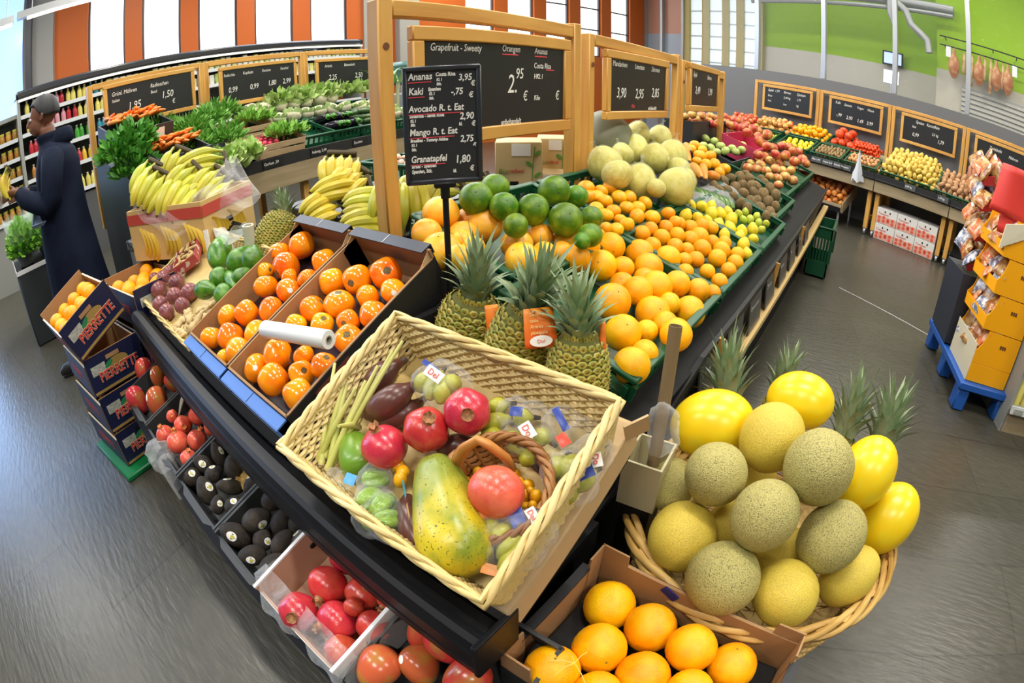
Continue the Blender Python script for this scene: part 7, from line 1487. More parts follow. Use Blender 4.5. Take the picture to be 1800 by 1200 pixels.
def pine_crown(seed, L=1.0, n=46):
    g = random.Random(seed); mb = MB()
    for i in range(n):
        f = i/n; a = i*2.4; l = L*(.55 + .75*f)*g.uniform(.85, 1.1); spread = (1.25 - .95*f)*g.uniform(.8, 1.15); d = Vector((math.cos(a), math.sin(a), 0)); s = Vector((-d.y, d.x, 0)); w = .115*(1-.2*f)
        b = Vector((d.x*.2*(1-f), d.y*.2*(1-f), .16*f - .05))
        def lf_(u, v, d=d, s=s, l=l, spread=spread, w=w, b=b):
            bend = spread*(.35*v + .65*v*v); k = w*(1-v**1.6)*(1 if v > .06 else .8)
            return b + d*(l*bend*.62) + UP*(l*v*(1 - .28*spread*v)) + s*((u-.5)*2*k) + (d*-.5 + UP*.25)*(abs(u-.5)*k*.9)
        mb.grid(lf_, 3, 7)
    return mb
me_crowns = [pine_crown(i).mesh('crown', m_pineleaf, 180) for i in range(3)]
def pineapple(base, neck, tip, r, label, k=0, group=None, bodyh=None):
    base, neck, tip = Vector(base), Vector(neck), Vector(tip); c = (base+neck)/2; hl = (neck-base).length/2
    o = bpy.data.objects.new('pineapple', me_pine); COL.objects.link(o); o.matrix_basis = Matrix.Translation(c) @ look(neck-base, k*1.1).to_matrix().to_4x4() @ Matrix.Diagonal((r, r, hl/1.3, 1)); tag(o, label, 'pineapple', group)
    cr = bpy.data.objects.new('crown', me_crowns[k % 3]); COL.objects.link(cr); cr.parent = o; L = (tip-neck).length/1.25
    W = Matrix.Translation(neck - (neck-base).normalized()*hl*.1) @ look(tip-neck, k*2.0).to_matrix().to_4x4() @ Matrix.Scale(L, 4); cr.matrix_basis = o.matrix_basis.inverted() @ W; cr['label'] = 'grey-green leaf crown'; return o
def pYs(px, Y): return atY(px[0], px[1], Y)
PN = [((812, 628), (836, 517), (850, 392), .80, 56, 'left pineapple of the three behind the wicker basket'), ((893, 664), (932, 538), (985, 420), .79, 57, 'middle pineapple of the three, with the orange tag'), ((1012, 714), (1019, 583), (1010, 450), .78, 54, 'right pineapple of the three, beside the green crate')]
pins = []
for i, (b, n, tp, Y, hw, lb) in enumerate(PN):
    B, N_ = pYs(b, Y), pYs(n, Y + .015); pins.append(pineapple(B, N_, pYs(tp, Y + (.03, -.0, .0)[i]), pr((B+N_)/2, hw), lb, i, 'pineapples behind the wicker basket'))
t = thing('dark_support', 'dark carton carrying the three pineapples', 'carton', (-.64, .80, 0)); mb = MB(); zt = min(p.matrix_basis.translation.z - p.matrix_basis.col[2].to_3d().length*1.2 for p in pins) ; mb.box((0, 0, zt/2+.02), (.44, .13, zt+.04-.6 if False else .06), None, .003) if False else mb.box((0, .01, zt-.06), (.44, .15, .12), None, .003); mb.build('body', m_cartonblack, t)
# hang tags
m_tagor = mat('orange_tag', (.85, .13, .02), .4, grad=(1, -.03, .045, (.86, .3, .02)))
def hangtag(px, D, w, h, rot, label, text=True, back=False):
    c = atD(px[0], px[1], D); v = (EYE - c).normalized(); x = -v.cross(UP).normalized(); y = v.cross(x); y = y if y.z > 0 else -y
    M = frame(c, x, y) @ Matrix.Rotation(rot, 4, 'Z'); t = thing('hang_tag', label, 'tag', M=M)
    mb = MB(); mb.grid(lambda u, q: Vector(((u-.5)*w*(1+.12*(.5-q)), (q-.5)*h, .006*math.sin(q*2.5) - .004*(2*u-1)**2)), 6, 8); o = mb.build('card', m_tagor, t, 180); s = o.modifiers.new('thick', 'SOLIDIFY'); s.thickness = .0008
    if text:
        for k, s_ in enumerate(('Sweet', 'taste', 'Ananas', 'pineapple')): text_on('lettering', s_, h*.13, mat('tag_yellow', (.9, .72, .3), .5), t, Matrix.Translation((-w*.3, h*(.3 - .15*k), .0085)), sx=.85, shear=.15)
        mb = MB(); mb.lathe([(0, 0), (w*.36, 0), (w*.36, .001), (0, .001)], 20, Matrix.Translation((0, -h*.33, .0075)) @ Matrix.Diagonal((1, .5, 1, 1))); mb.build('oval', m_sticker, t, 30); text_on('oval_lettering', 'Dol', h*.13, m_redlab, t, Matrix.Translation((0, -h*.375, .009)), 'CENTER')
    return t
hangtag((949, 576), 1.03, .062, .078, .12, 'orange printed hang tag on the middle pineapple')
hangtag((866, 560), 1.13, .03, .06, .1, 'orange hang tag seen edgewise on the left pineapple', False)
hangtag((1059, 590), 1.03, .014, .06, .1, 'sliver of orange hang tag on the right pineapple', False)
# four more pineapples behind the melons
for i, (n, tp, z, w_) in enumerate((((1280, 704), (1283, 565), .55, 'leftmost'), ((1372, 690), (1392, 588), .55, 'second from the left'), ((1486, 760), (1520, 640), .53, 'third from the left'), ((1550, 778), (1592, 648), .5, 'rightmost'))):
    N_ = at(*n, z); T = N_ + (atX(*tp, N_.x + .01) - N_ if False else (EYE + ray(*tp)*((N_-EYE).length*1.0) - N_)); B = N_ - Vector((.0, .02, .2)); pineapple(B, N_, T, .052, 'pineapple behind the melon basket, %s, only its crown showing' % w_, i+1, 'pineapples behind the melons')
t = thing('dark_support', 'dark box behind the melon basket under the pineapples', 'stand', (.06, 1.36, 0), .1); mb = MB(); mb.box((0, 0, .13), (.66, .2, .26), None, .004); mb.build('body', m_cartonblack, t)
# cardboard tube in a beige bin with a bag
A, B = atY(1165, 722, .80), atY(1188, 572, .83); t = thing('cardboard_tube', 'brown cardboard tube sticking up between basket and melons', 'tube', M=Matrix.Translation(A) @ look(B-A).to_matrix().to_4x4()); L = (B-A).length; r = pr(B, 12)
mb = MB(); mb.lathe([(r*.85, -.12), (r, -.12), (r, L), (r*.85, L), (r*.85, L-.1)], 20); mb.build('tube', mat('tube_board', (.2, .14, .065), .7, (.17, .115, .05), 3, stretch=(8, 8, 1)), t)
t = thing('beige_bin', 'beige plastic bin behind the wicker basket holding the cardboard tube', 'bin', M=Matrix.Translation(atY(1143, 800, .80) - Vector((0, 0, .11))) @ Matrix.Rotation(.1, 4, 'Z')); mb = MB(); open_box(mb, .085, .1, .12, .005); mb.build('body', mat('beige_plastic', (.5, .45, .28), .45), t, smooth=0); mb = MB(); mb.box((0, 0, -.2), (.07, .085, .4)); mb.build('stand', m_blackm, t, smooth=0)
c = atY(1165, 755, .79); t = thing('crumpled_bag', 'crumpled clear bag round the foot of the cardboard tube', 'bag', M=Matrix.Translation(c)); mb = MB(); b = ball(22, 14, lambda p: wob(wob(Vector((p.x*.035, p.y*.03, p.z*.06)), .35, 28), .12, 60)); b.build('film', MATS['crumpled_film'], t, 60)
# ================================================================ citrus on the right deck
def dcrate(y0, y1, s0, s1, label, h=.09): return crate(Matrix.Translation(sd((y0+y1)/2, (s0+s1)/2, .002)) @ frame((0, 0, 0), SY, SX), y1-y0, s1-s0, h, label, 'green crates on the island')
dcrate(.90, 1.50, .075, .45, 'green crate of big oranges at the front of the island'); dcrate(1.53, 2.1, .075, .45, 'green crate of small oranges behind the big ones'); dcrate(2.13, 2.72, .075, .45, 'green crate of lemons and limes'); dcrate(2.75, 3.4, .13, .5, 'green crate of kiwis'); dcrate(3.43, 4.1, .19, .62, 'green crate of striped apples'); dcrate(4.15, 5.1, .19, .62, 'green crate of red apples at the far end')
dcrate(.98, 1.55, .49, .86, 'green crate of grapefruit behind the pineapples'); dcrate(1.6, 2.15, .48, .86, 'green crate of mandarins next to the pine frame')
def dp(h): return sd(0, 0, h)
GF = [(1500, 500, 130), (1400, 640, 108), (1500, 770, 145), (1690, 560, 105), (1650, 690, 80)]
pile(p_grapefruit, [(400+x/4, 250+y/4, r/4) for x, y, r in GF] + z7([(150, 590, 102), (325, 690, 85), (350, 765, 92), (445, 645, 72), (585, 665, 72), (40, 640, 80), (25, 760, 75), (470, 730, 62), (100, 700, 60), (560, 730, 60)]), dp(.10), SNV, 'yellow-orange grapefruit by the sign pole', 'grapefruit', 'grapefruit on the island', 4, seed=50, lim=1.0)
pile(p_sweetie, z7([(110, 447, 88, (.0, -.4, .9)), (210, 388, 76), (258, 488, 76, (.2, -.4, .8)), (412, 505, 84, 'u'), (522, 408, 84, (.3, .1, 1)), (640, 435, 62), (582, 560, 92, 'u'), (718, 545, 62), (320, 590, 66, (-.3, .2, 1)), (712, 640, 66), (670, 670, 46)]), dp(.17), SNV, 'green citrus fruit beside the black sign', 'green citrus', 'green citrus on the island', 4, seed=51, lim=1.0)
pile(p_mandarin, z7([(690, 390, 46), (815, 392, 40), (745, 440, 44), (790, 460, 42), (835, 512, 40), (905, 495, 40), (865, 440, 42), (1002, 472, 40), (958, 542, 44), (905, 585, 42), (852, 608, 38), (795, 535, 42), (792, 605, 38), (1040, 545, 44), (1122, 527, 40), (965, 495, 40), (745, 500, 40), (870, 560, 36), (700, 440, 42), (1160, 570, 34), (770, 410, 38), (920, 440, 38), (760, 640, 34)]), dp(.11), SNV, 'orange mandarin heaped next to the pine frame', 'mandarin', 'mandarins on the island', 6, seed=52)
pile(p_bigorange, z7([(820, 700, 76, (.2, .3, .8)), (972, 740, 78, (.7, .2, .5)), (1020, 812, 78, (.6, .1, .6)), (1122, 762, 68, (-.1, .3, .8)), (770, 800, 82, (-.2, -.2, .9)), (885, 810, 60), (830, 990, 98, (.3, -.6, .8)), (965, 935, 80, 'd'), (1062, 912, 86, 'd'), (1172, 897, 70, (.2, .6, .8)), (1283, 932, 64, (.5, .4, .6)), (1042, 1052, 92, (.4, -.3, .8)), (1236, 1045, 84, 'd'), (885, 1155, 98, (.2, -.5, .9)), (1110, 1110, 70), (1165, 1165, 88, 'd'), (1010, 1145, 60, (.2, .4, .8)), (640, 760, 76), (700, 700, 66), (1000, 1260, 72), (930, 1330, 100, 'd'), (880, 900, 66), (1130, 1000, 60), (1000, 870, 60)]), dp(.09), SNV, 'big orange at the front of the island', 'orange', 'big oranges on the island', 5, seed=53)
pile(p_orange, z7([(985, 632, 45), (1040, 695, 46), (1090, 652, 46), (1170, 640, 44), (1160, 700, 45), (1222, 717, 40), (1288, 650, 52, 'u'), (1350, 602, 40), (1357, 675, 38), (1302, 712, 50, 'u'), (1270, 768, 45), (1382, 762, 50), (1405, 720, 48), (1330, 832, 42), (1395, 885, 45), (1360, 942, 42), (1442, 825, 42), (1490, 740, 40), (1478, 785, 44), (1215, 832, 44), (1240, 660, 44), (1110, 600, 42), (1030, 610, 42), (1180, 580, 38), (1240, 600, 42), (1300, 590, 40), (1210, 770, 40), (1420, 680, 38)]), dp(.09), SNV, 'small orange on the island', 'orange', 'small oranges on the island', 6, seed=54)
pile(p_lemon, z7([(1300, 492, 38), (1240, 480, 32), (1215, 540, 38), (1280, 552, 36), (1350, 530, 38), (1382, 590, 40), (1455, 562, 38), (1450, 605, 36), (1510, 622, 36), (1570, 612, 34), (1520, 692, 38), (1572, 662, 32), (1500, 650, 34), (1400, 530, 34), (1350, 490, 32), (1440, 520, 30), (1420, 640, 34), (1330, 570, 34), (1540, 740, 32)]), dp(.09), SNV, 'yellow lemon on the island', 'lemon', 'lemons on the island', 6, seed=55)
pile(p_lime, z7([(1495, 530, 26), (1555, 557, 25), (1600, 577, 23), (1640, 580, 22), (1615, 612, 24), (1520, 560, 24), (1470, 545, 24), (1570, 590, 20), (1590, 540, 22), (1530, 520, 22)]), dp(.085), SNV, 'small green lime beside the lemons', 'lime', 'limes on the island', 4, seed=56)
pile(p_kiwi, z7([(1410, 362, 38), (1475, 392, 36), (1435, 410, 34), (1520, 425, 36), (1560, 470, 36), (1610, 500, 34), (1660, 520, 32), (1500, 340, 34), (1545, 350, 36), (1590, 390, 34), (1625, 430, 36), (1575, 420, 32), (1650, 465, 32), (1690, 490, 28), (1690, 430, 30), (1660, 395, 30), (1610, 350, 28), (1510, 380, 32), (1465, 440, 32), (1505, 475, 32), (1450, 345, 32), (1365, 385, 30), (1395, 405, 30), (1540, 500, 30), (1640, 540, 28), (1675, 545, 26), (1590, 460, 30), (1630, 370, 28), (1560, 380, 30), (1530, 320, 28), (1420, 330, 28)]), dp(.085), SNV, 'brown kiwi on the island', 'kiwi', 'kiwis on the island', 7, seed=57)
pile(p_applebi, z7([(1545, 285, 30), (1610, 270, 30), (1660, 250, 30), (1630, 225, 26), (1690, 290, 30), (1740, 330, 30), (1700, 340, 28), (1640, 300, 28), (1590, 290, 26), (1770, 300, 28), (1720, 260, 28), (1680, 225, 26), (1730, 300, 26), (1780, 350, 28), (1660, 330, 26), (1560, 260, 24), (1705, 375, 26), (1600, 240, 24)]), dp(.12), SNV, 'striped apple on the island by the kiwis', 'apple', 'striped apples on the island', 6, seed=58)
pile(p_applered, [(1200+x/3, y/3, r/3) for x, y, r in ((405, 745, 30), (445, 710, 30), (470, 780, 32), (490, 815, 28), (540, 820, 30), (580, 800, 28), (590, 850, 30), (630, 840, 30), (520, 770, 28), (400, 815, 28), (610, 800, 26), (560, 775, 26), (440, 770, 28), (650, 860, 26))], dp(.2), SNV, 'red apple at the island far end', 'apple', 'red apples at the far end', 5, seed=59)
t = thing('dark_carton', 'dark carton of green apples on the island', 'carton', M=Matrix.Translation(sd(3.85, .74, .0)) @ frame((0, 0, 0), SY, SX)); mb = MB(); open_box(mb, .82, .26, .11, .008); mb.build('body', m_darkcarton, t, smooth=0); mb = MB(); mb.box((-.05, -.134, .06), (.1, .002, .06)); mb.build('price_label', m_lab, t, smooth=0)
pile(p_applegreen, [(1200+x/3, y/3, r/3) for x, y, r in ((120, 730, 24), (165, 745, 24), (215, 725, 26), (110, 765, 22), (150, 780, 24), (200, 770, 26), (245, 750, 24), (260, 785, 26), (290, 760, 22), (310, 790, 24), (345, 790, 22), (225, 795, 24), (180, 800, 22), (280, 800, 22), (320, 765, 20))], sd(0, 0, .13), SNV, 'pale green apple in the dark carton', 'apple', 'green apples in the dark carton', 5, seed=60)
t = thing('pink_carton', 'pink printed carton of red apples behind the green ones', 'carton', M=Matrix.Translation(sd(4.45, .74, .03)) @ frame((0, 0, 0), SY, SX)); mb = MB(); open_box(mb, .85, .3, .15, .008); mb.build('body', mat('pink_card', (.6, .05, .13), .5), t, smooth=0); mb = MB(); mb.lathe([(.03, 0), (.04, 0), (.04, .001), (.03, .001)], 20, Matrix.Translation((-.24, -.154, .09)) @ Matrix.Rotation(PI/2, 4, 'X')); mb.build('ring_print', mat('pale_pink_print', (.7, .35, .4), .5), t); mb = MB(); mb.box((.2, -.154, .09), (.1, .002, .09)); mb.build('price_label', m_lab, t, smooth=0)
pile(p_applered, [(1200+x/3, y/3, r/3) for x, y, r in ((220, 620, 28), (280, 635, 28), (250, 660, 26), (190, 650, 26), (320, 670, 28), (275, 665, 28), (365, 680, 30), (395, 690, 28), (340, 700, 28), (400, 720, 26), (160, 655, 24), (230, 645, 24), (305, 640, 24))], sd(0, 0, .22), SNV, 'red apple in the pink carton', 'apple', 'red apples in the pink carton', 5, seed=61)
t = thing('black_carton', 'dark carton with red-green apples under the farthest chalkboard', 'carton', M=Matrix.Translation((-1.33, 4.0, .85)) @ Matrix.Rotation(PI/2, 4, 'Z')); mb = MB(); open_box(mb, .9, .22, .3, .008); mb.build('body', m_darkcarton, t, smooth=0)
pile(p_applebi, [(1200+x/3, y/3, r/3) for x, y, r in ((10, 615, 24), (50, 605, 24), (30, 635, 22), (70, 632, 24), (100, 608, 24), (115, 630, 22), (145, 610, 22), (140, 640, 22), (165, 620, 20))], (-1.33, 4.0, 1.0), (1, 0, 0), 'red-green apple by the farthest chalkboard', 'apple', 'apples under the farthest board', 4, seed=62)
# pomelos in nets and film
m_pomelo = mat('pomelo_rind', (.7, .62, .08), .38, (.8, .74, .2), 3, bump=.6, bscale=28, vary=.06); m_net = film('pomelo_net', (.9, .92, .7), .04, .12)
p_pomelo = P_('pomelo', lambda p: wob(Vector((p.x*(1-.13*max(0, p.z)), p.y*(1-.13*max(0, p.z)), p.z*1.06)), .05, 1.5), m_pomelo, [], 26, 16)
sh = ball(22, 14, lambda p: wob(wob(Vector((p.x*(1-.13*max(0, p.z)), p.y*(1-.13*max(0, p.z)), p.z*1.06))*1.05, .06, 5), .04, 16)); mb = MB(); mb.add(sh.v, sh.f); mb.tube([(0, 0, 1.08), (.02, 0, 1.2), (.04, .02, 1.3), (.1, 0, 1.5)], [.2, .07, .06, .16], 9, False); p_pomelo.parts = [('net_bag', mb.mesh('net_bag', m_net, 180), 'glossy clear net bag')]
pile(p_pomelo, z7([(790, 262, 92, (-.3, -.5, .3)), (855, 320, 78), (968, 362, 96, (.1, -.9, .2)), (1165, 385, 98, (.3, -.8, .2)), (1210, 350, 64), (945, 190, 78, (.1, -.9, 0)), (962, 105, 64, (.2, -.9, 0)), (1080, 130, 66, (.1, -.9, 0)), (1142, 225, 84, (.2, -.9, .1)), (1055, 235, 76, (-.1, -.9, .1)), (880, 215, 60), (1060, 390, 50), (1180, 290, 60)]), dp(.16), SNV, 'pale yellow netted pomelo by the pine frame', 'pomelo', 'netted pomelos', 4, seed=63, lim=1.3)
# papayas and loose citrus beyond the pomelos
for i, (x0, y0, x1, y1, hw) in enumerate(((1200, 170, 1235, 255, 24), (1250, 270, 1300, 340, 26), (1305, 270, 1320, 350, 22), (1215, 160, 1240, 200, 18), (1335, 320, 1395, 335, 26))):
    A, B = onp(800+x0/3, 200+y0/3, dp(.12), SNV), onp(800+x1/3, 200+y1/3, dp(.12), SNV); papaya(A, B, pr(A, hw/3), mat('orange_papaya_skin', (.78, .25, .02), .4, (.7, .4, .04), 6, vary=.1), 'orange papaya beyond the pomelos, %s from the left' % ORD[(0, 2, 3, 1, 4)[i]])
pile(p_mandarin, z7([(1265, 170, 32), (1290, 222, 36), (1345, 225, 34), (1325, 265, 30), (1370, 265, 32), (1420, 290, 34), (1245, 185, 28), (1305, 190, 26), (1395, 310, 30), (1275, 250, 28)]), dp(.12), SNV, 'yellow-orange fruit beyond the pomelos', 'orange', 'loose oranges beyond the pomelos', 4, seed=64)
m_cucpack = mat('dark_cucumber', (.06, .14, .03), .3, (.12, .22, .05), 8)
for i in range(7):
    A, B = onp(800+(1260+24*i)/3, 200+(400+8*i)/3, dp(.07), SNV), onp(800+(1310+26*i)/3, 200+(455+8*i)/3, dp(.07), SNV); curved('snack_cucumber', [A, (A+B)/2 + SNV*.01, B], .022, m_cucpack, 'film-wrapped small cucumber beside the kiwis, %s from the left' % ORD[i], 'cucumber', 'wrapped cucumbers', taper=(.5, .9, 1, 1, 1, 1, .9, .5), n=10)
c = onp(800+1360/3, 200+430/3, dp(.085), SNV); t = thing('clear_wrap', 'clear wrap over the small cucumbers', 'wrap', M=Matrix.Translation(c) @ frame((0, 0, 0), SY, SX)); mb = MB(); mb.grid(lambda u, v: Vector(((u-.5)*.62, (v-.5)*.2, .012 + .006*math.sin(u*31+v*12)*math.sin(v*9+u*14) - .03*abs(2*v-1)**3)), 24, 10); mb.build('film', film('wrap_film', dens=.12), t, 180)
# kraft cartons behind the big chalkboard
m_kraftcarton = mat('sand_card', (.55, .41, .2), .65); m_leafg = mat('leaf_green_print', (.13, .3, .05), .5)
for i, (x, y, zz, w, h, fl) in enumerate(((912, 288, 0, .2, .19, 0), (972, 275, 0, .15, .17, 0), (955, 325, .01, .19, .1, 0))):
    c = atX(x, y, -1.36 + .05*(i == 2)); sdv = Vector((EYE.x - c.x, EYE.y - c.y, 0)).normalized(); xx = Vector((-sdv.y, sdv.x, 0)); t = thing('kraft_carton', 'sand coloured fruit carton with green leaf print behind the big chalkboard, %s' % ('left one', 'right one', 'lower front one')[i], 'carton', M=frame(c, xx, UP), group='leaf print cartons')
    mb = MB(); mb.box((0, 0, -.1), (w, h, .2), None, .003); mb.build('body', m_kraftcarton, t)
    mb = MB(); mb.box((.01, h*.32, .001), (w*.4, h*.28, .003)); mb.build('white_window', m_white, t, smooth=0)
    mb = MB(); mb.tube([(w*.28, -h*.4, .002), (w*.3, 0, .002), (w*.33, h*.4, .002)], .002, 5); mb.build('stem_print', m_leafg, t)
    for k in range(3): mb = MB(); mb.lathe([(0, 0), (.017, 0), (.017, .001), (0, .001)], 10, Matrix.Translation((w*.31 + .018*(-1)**k, -h*.25 + h*.25*k, .002)) @ Matrix.Rotation(.7*(-1)**k, 4, 'Z') @ Matrix.Diagonal((1, .5, 1, 1))); mb.build('leaf_print', m_leafg, t, 30)
    text_on('lettering', 'Bio', h*.17, m_leafg, t, Matrix.Translation((-w*.44, -h*.22, .003)), shear=.15); text_on('lettering', 'radavel', h*.14, m_pred, t, Matrix.Translation((-w*.2, -h*.2, .003)), shear=.15, sx=.8)
    mb = MB(); mb.box((-w*.1, -h*.45, .001), (w*.18, h*.09, .003)); mb.build('hand_hole', m_blackm, t, smooth=0)
# grey bag of something beside the middle frame
c = atX(1065, 240, -1.25); t = thing('grey_sack', 'dull grey-green sack standing behind the pomelos', 'sack', M=Matrix.Translation(c)); b = ball(18, 12, lambda p: wob(Vector((p.x*.12, p.y*.16, p.z*.13)), .15, 9)); b.build('sack', mat('grey_sack_cloth', (.22, .23, .16), .5), t, 180)
# ================================================================ bananas
def bunch(cpx, tpx, Dc, Dt, n, key, label, group, m, r=.018, bend=1.2, face=None, spread=.16):
    A, B = atD(cpx[0], cpx[1], Dc), atD(tpx[0], tpx[1], Dt); z = (A-B).normalized(); mid = (A+B)/2; l = (A-B).length
    v = face if face is not None else (EYE - mid).normalized()*1.0 + Vector((0, 0, .5)); x = (v - z*v.dot(z)).normalized(); y = z.cross(x)
    M = Matrix.Translation(mid) @ Matrix((x, y, z)).transposed().to_4x4(); return hand_of_bananas(M, n, key, label, group, l=l/1.05, r=r, bend=bend, m=m, spread=spread)
GB = 'banana bunches in the lined box'
D0 = 2.62
for i, (c, tp, dc, dt, n, w_) in enumerate((((282, 306), (246, 368), 2.62, 2.55, 4, 'front left bunch'), ((328, 318), (290, 384), 2.58, 2.48, 4, 'front right bunch with a brown stem'), ((392, 284), (312, 305), 2.72, 2.68, 4, 'upper right bunch lying across'), ((388, 305), (345, 352), 2.62, 2.55, 4, 'right bunch by the film'), ((322, 268), (296, 318), 2.78, 2.72, 4, 'topmost bunch at the back'), ((345, 300), (300, 345), 2.62, 2.58, 4, 'middle bunch'), ((270, 290), (238, 345), 2.72, 2.66, 3, 'bunch at the far left'))):
    bunch(c, tp, dc, dt, n, 'box%d' % i, 'green-yellow bananas in the film-lined box, %s' % w_, GB, m_bangreen, r=.0265, bend=1.05)
bc_ = atD(335, 385, 2.66); BMx = Matrix.Translation((bc_.x, bc_.y, 0)) @ Matrix.Rotation(.55, 4, 'Z')
m_bcard = mat('banana_carton_print', (.62, .42, .16), .6); m_bred = mat('banana_carton_red', (.5, .06, .04), .6); m_bylw = mat('banana_carton_yellow', (.7, .46, .04), .6)
t = thing('banana_box', 'printed brown banana box with yellow banana pictures, left of the island', 'box', M=BMx @ Matrix.Translation((0, 0, .755)))
mb = MB(); open_box(mb, .52, .4, .25, .008); mb.build('body', m_bcard, t, smooth=0)
for k, (F, w) in enumerate(((frame((0, -.202, .0), (1, 0, 0), UP), .52), (frame((.262, 0, 0), (0, 1, 0), UP), .4))):
    mb = MB(); mb.box((0, .205, .001), (w, .05, .002)); mb.v = [tuple(F @ Vector(p)) for p in mb.v]; mb.build('red_band', m_bred, t, smooth=0)
    for j in range(2 if k else 3):
        mb = MB(); cx = -w*.3 + w*.3*j
        for q in range(4):
            P = [Vector((cx - .03 + .025*q + .05*math.sin(a), .09 + .075*math.cos(a) - .01*q, .0015)) for a in (.2, .7, 1.2, 1.7, 2.2, 2.7)]; mb.tube([F @ p for p in P], [.004, .013, .015, .015, .013, .004], 6, flat=.12)
        mb.build('banana_picture', m_bylw, t, 60)
mb = MB(); mb.box((.263, 0, .12), (.002, .07, .025)); mb.build('hand_hole', m_blackm, t, smooth=0)
t = thing('box_stand', 'dark ribbed stand under the banana box', 'stand', M=BMx); mb = MB(); mb.box((-.08, .02, .375), (.3, .3, .75), None, .005)
mb.build('body', m_darkcarton, t)
# film lining folded over the box
pts = [[atD(228, 362, 2.66), atD(250, 385, 2.56), atD(285, 412, 2.46), atD(310, 428, 2.42)], [atD(246, 352, 2.6), atD(275, 378, 2.5), atD(318, 395, 2.4), atD(365, 385, 2.4)], [atD(330, 350, 2.5), atD(350, 350, 2.46), atD(380, 345, 2.44), atD(425, 372, 2.42)], [atD(388, 300, 2.6), atD(402, 305, 2.58), atD(425, 320, 2.54), atD(462, 352, 2.48)], [atD(398, 282, 2.7), atD(405, 280, 2.7), atD(412, 279, 2.7), atD(418, 279, 2.7)]]
def film_surf(u, v):
    a = v*(len(pts)-1); i = min(int(a), len(pts)-2); f = a-i; b = u*3; j = min(int(b), 2); h = b-j
    p = (pts[i][j].lerp(pts[i][j+1], h)).lerp(pts[i+1][j].lerp(pts[i+1][j+1], h), f); return p + Vector((0, 0, .012*math.sin(u*14+v*9) + .008*math.sin(v*27)))
mb = MB(); mb.grid(film_surf, 22, 26); c = atD(370, 360, 2.5); o = mb.build('plastic_liner', film('box_liner', (.85, .85, .86), .09, .12), None, 180, origin=c); tag(o, 'clear plastic liner draped over the right edge of the banana box', 'plastic liner')
# bananas round the nearest pine post
GI = 'banana bunches on the island'
for i, (c, tp, dc, dt, n, mm, w_) in enumerate((((600, 274), (592, 328), 2.05, 1.95, 5, m_ban, 'topmost yellow bunch left of the post'), ((628, 300), (590, 345), 1.98, 1.9, 4, m_ban, 'yellow bunch under the topmost one'), ((690, 372), (600, 372), 1.68, 1.72, 5, m_bangreen, 'big bunch lying to the left of the post'), ((700, 405), (705, 318), 1.62, 1.68, 6, m_bangreen, 'bunch right of the post, tips up'), ((640, 322), (545, 345), 1.95, 1.9, 3, m_ban, 'long curved bunch at the far left of the post'), ((690, 400), (598, 405), 1.66, 1.66, 4, m_bangreen, 'lowest bunch, behind the persimmon cartons'), ((752, 312), (728, 360), 1.75, 1.66, 5, m_bangreen, 'bunch behind the foot of the black sign'), ((800, 318), (752, 330), 1.9, 1.85, 4, m_bangreen, 'greenish bunch behind the sign pole'), ((850, 318), (800, 322), 2.0, 1.95, 4, m_bangreen, 'greenish bunch behind the green citrus'), ((590, 355), (535, 385), 1.9, 1.85, 4, m_ban, 'yellow bunch behind the pineapple crown'))):
    bunch(c, tp, dc, dt, n, 'isl%d' % i, 'bananas on the island, %s' % w_, GI, mm, r=.0195, bend=1.15)
pineapple(atD(470, 455, 1.98), atD(505, 375, 2.0), atD(498, 318, 2.05), pr(atD(480, 420, 1.98), 38), 'pineapple behind the persimmon cartons, left of the bananas', 1)
pineapple(atD(600, 372, 2.1), atD(580, 350, 2.1), atD(566, 322, 2.1), .045, 'pineapple crown peeping out among the bananas', 2)
# dark supports hold the bananas up on the far side of the ridge
t = thing('dark_support', 'dark box under the bananas beside the nearest pine post', 'stand', (-1.62, 1.2, 0)); mb = MB(); mb.box((0, 0, .9), (.62, .5, .07), None, .005); mb.build('body', m_cartonblack, t)
# pale red fruit in a crate behind the post
t = crate(Matrix.Translation((-2.18, 1.83, .86)), .4, .3, .1, 'green crate of pink and white fruit behind the bananas')
p_pinkfr = P_('apple', f_ap, mat('pink_white_skin', (.65, .2, .16), .35, (.72, .6, .45), 1.2, lo=.4, hi=.6, vary=.15), [], 14, 10)
pile(p_pinkfr, [(400+x/4, 250+y/4, r/4) for x, y, r in ((1165, 110, 22), (1200, 105, 22), (1240, 110, 22), (1285, 105, 22), (1310, 130, 22), (1180, 140, 22), (1220, 140, 24), (1265, 145, 24), (1300, 165, 22), (1240, 170, 22))], (-2.18, 1.83, .95), (0, 0, 1), 'pink and white fruit beyond the bananas', 'apple', 'pink and white fruit', 5, seed=70)
t = thing('dark_support', 'dark stand under the crate of pink and white fruit', 'stand', (-2.18, 1.83, 0)); mb = MB(); mb.box((0, 0, .425), (.36, .26, .85), None, .004); mb.build('body', m_cartonblack, t)
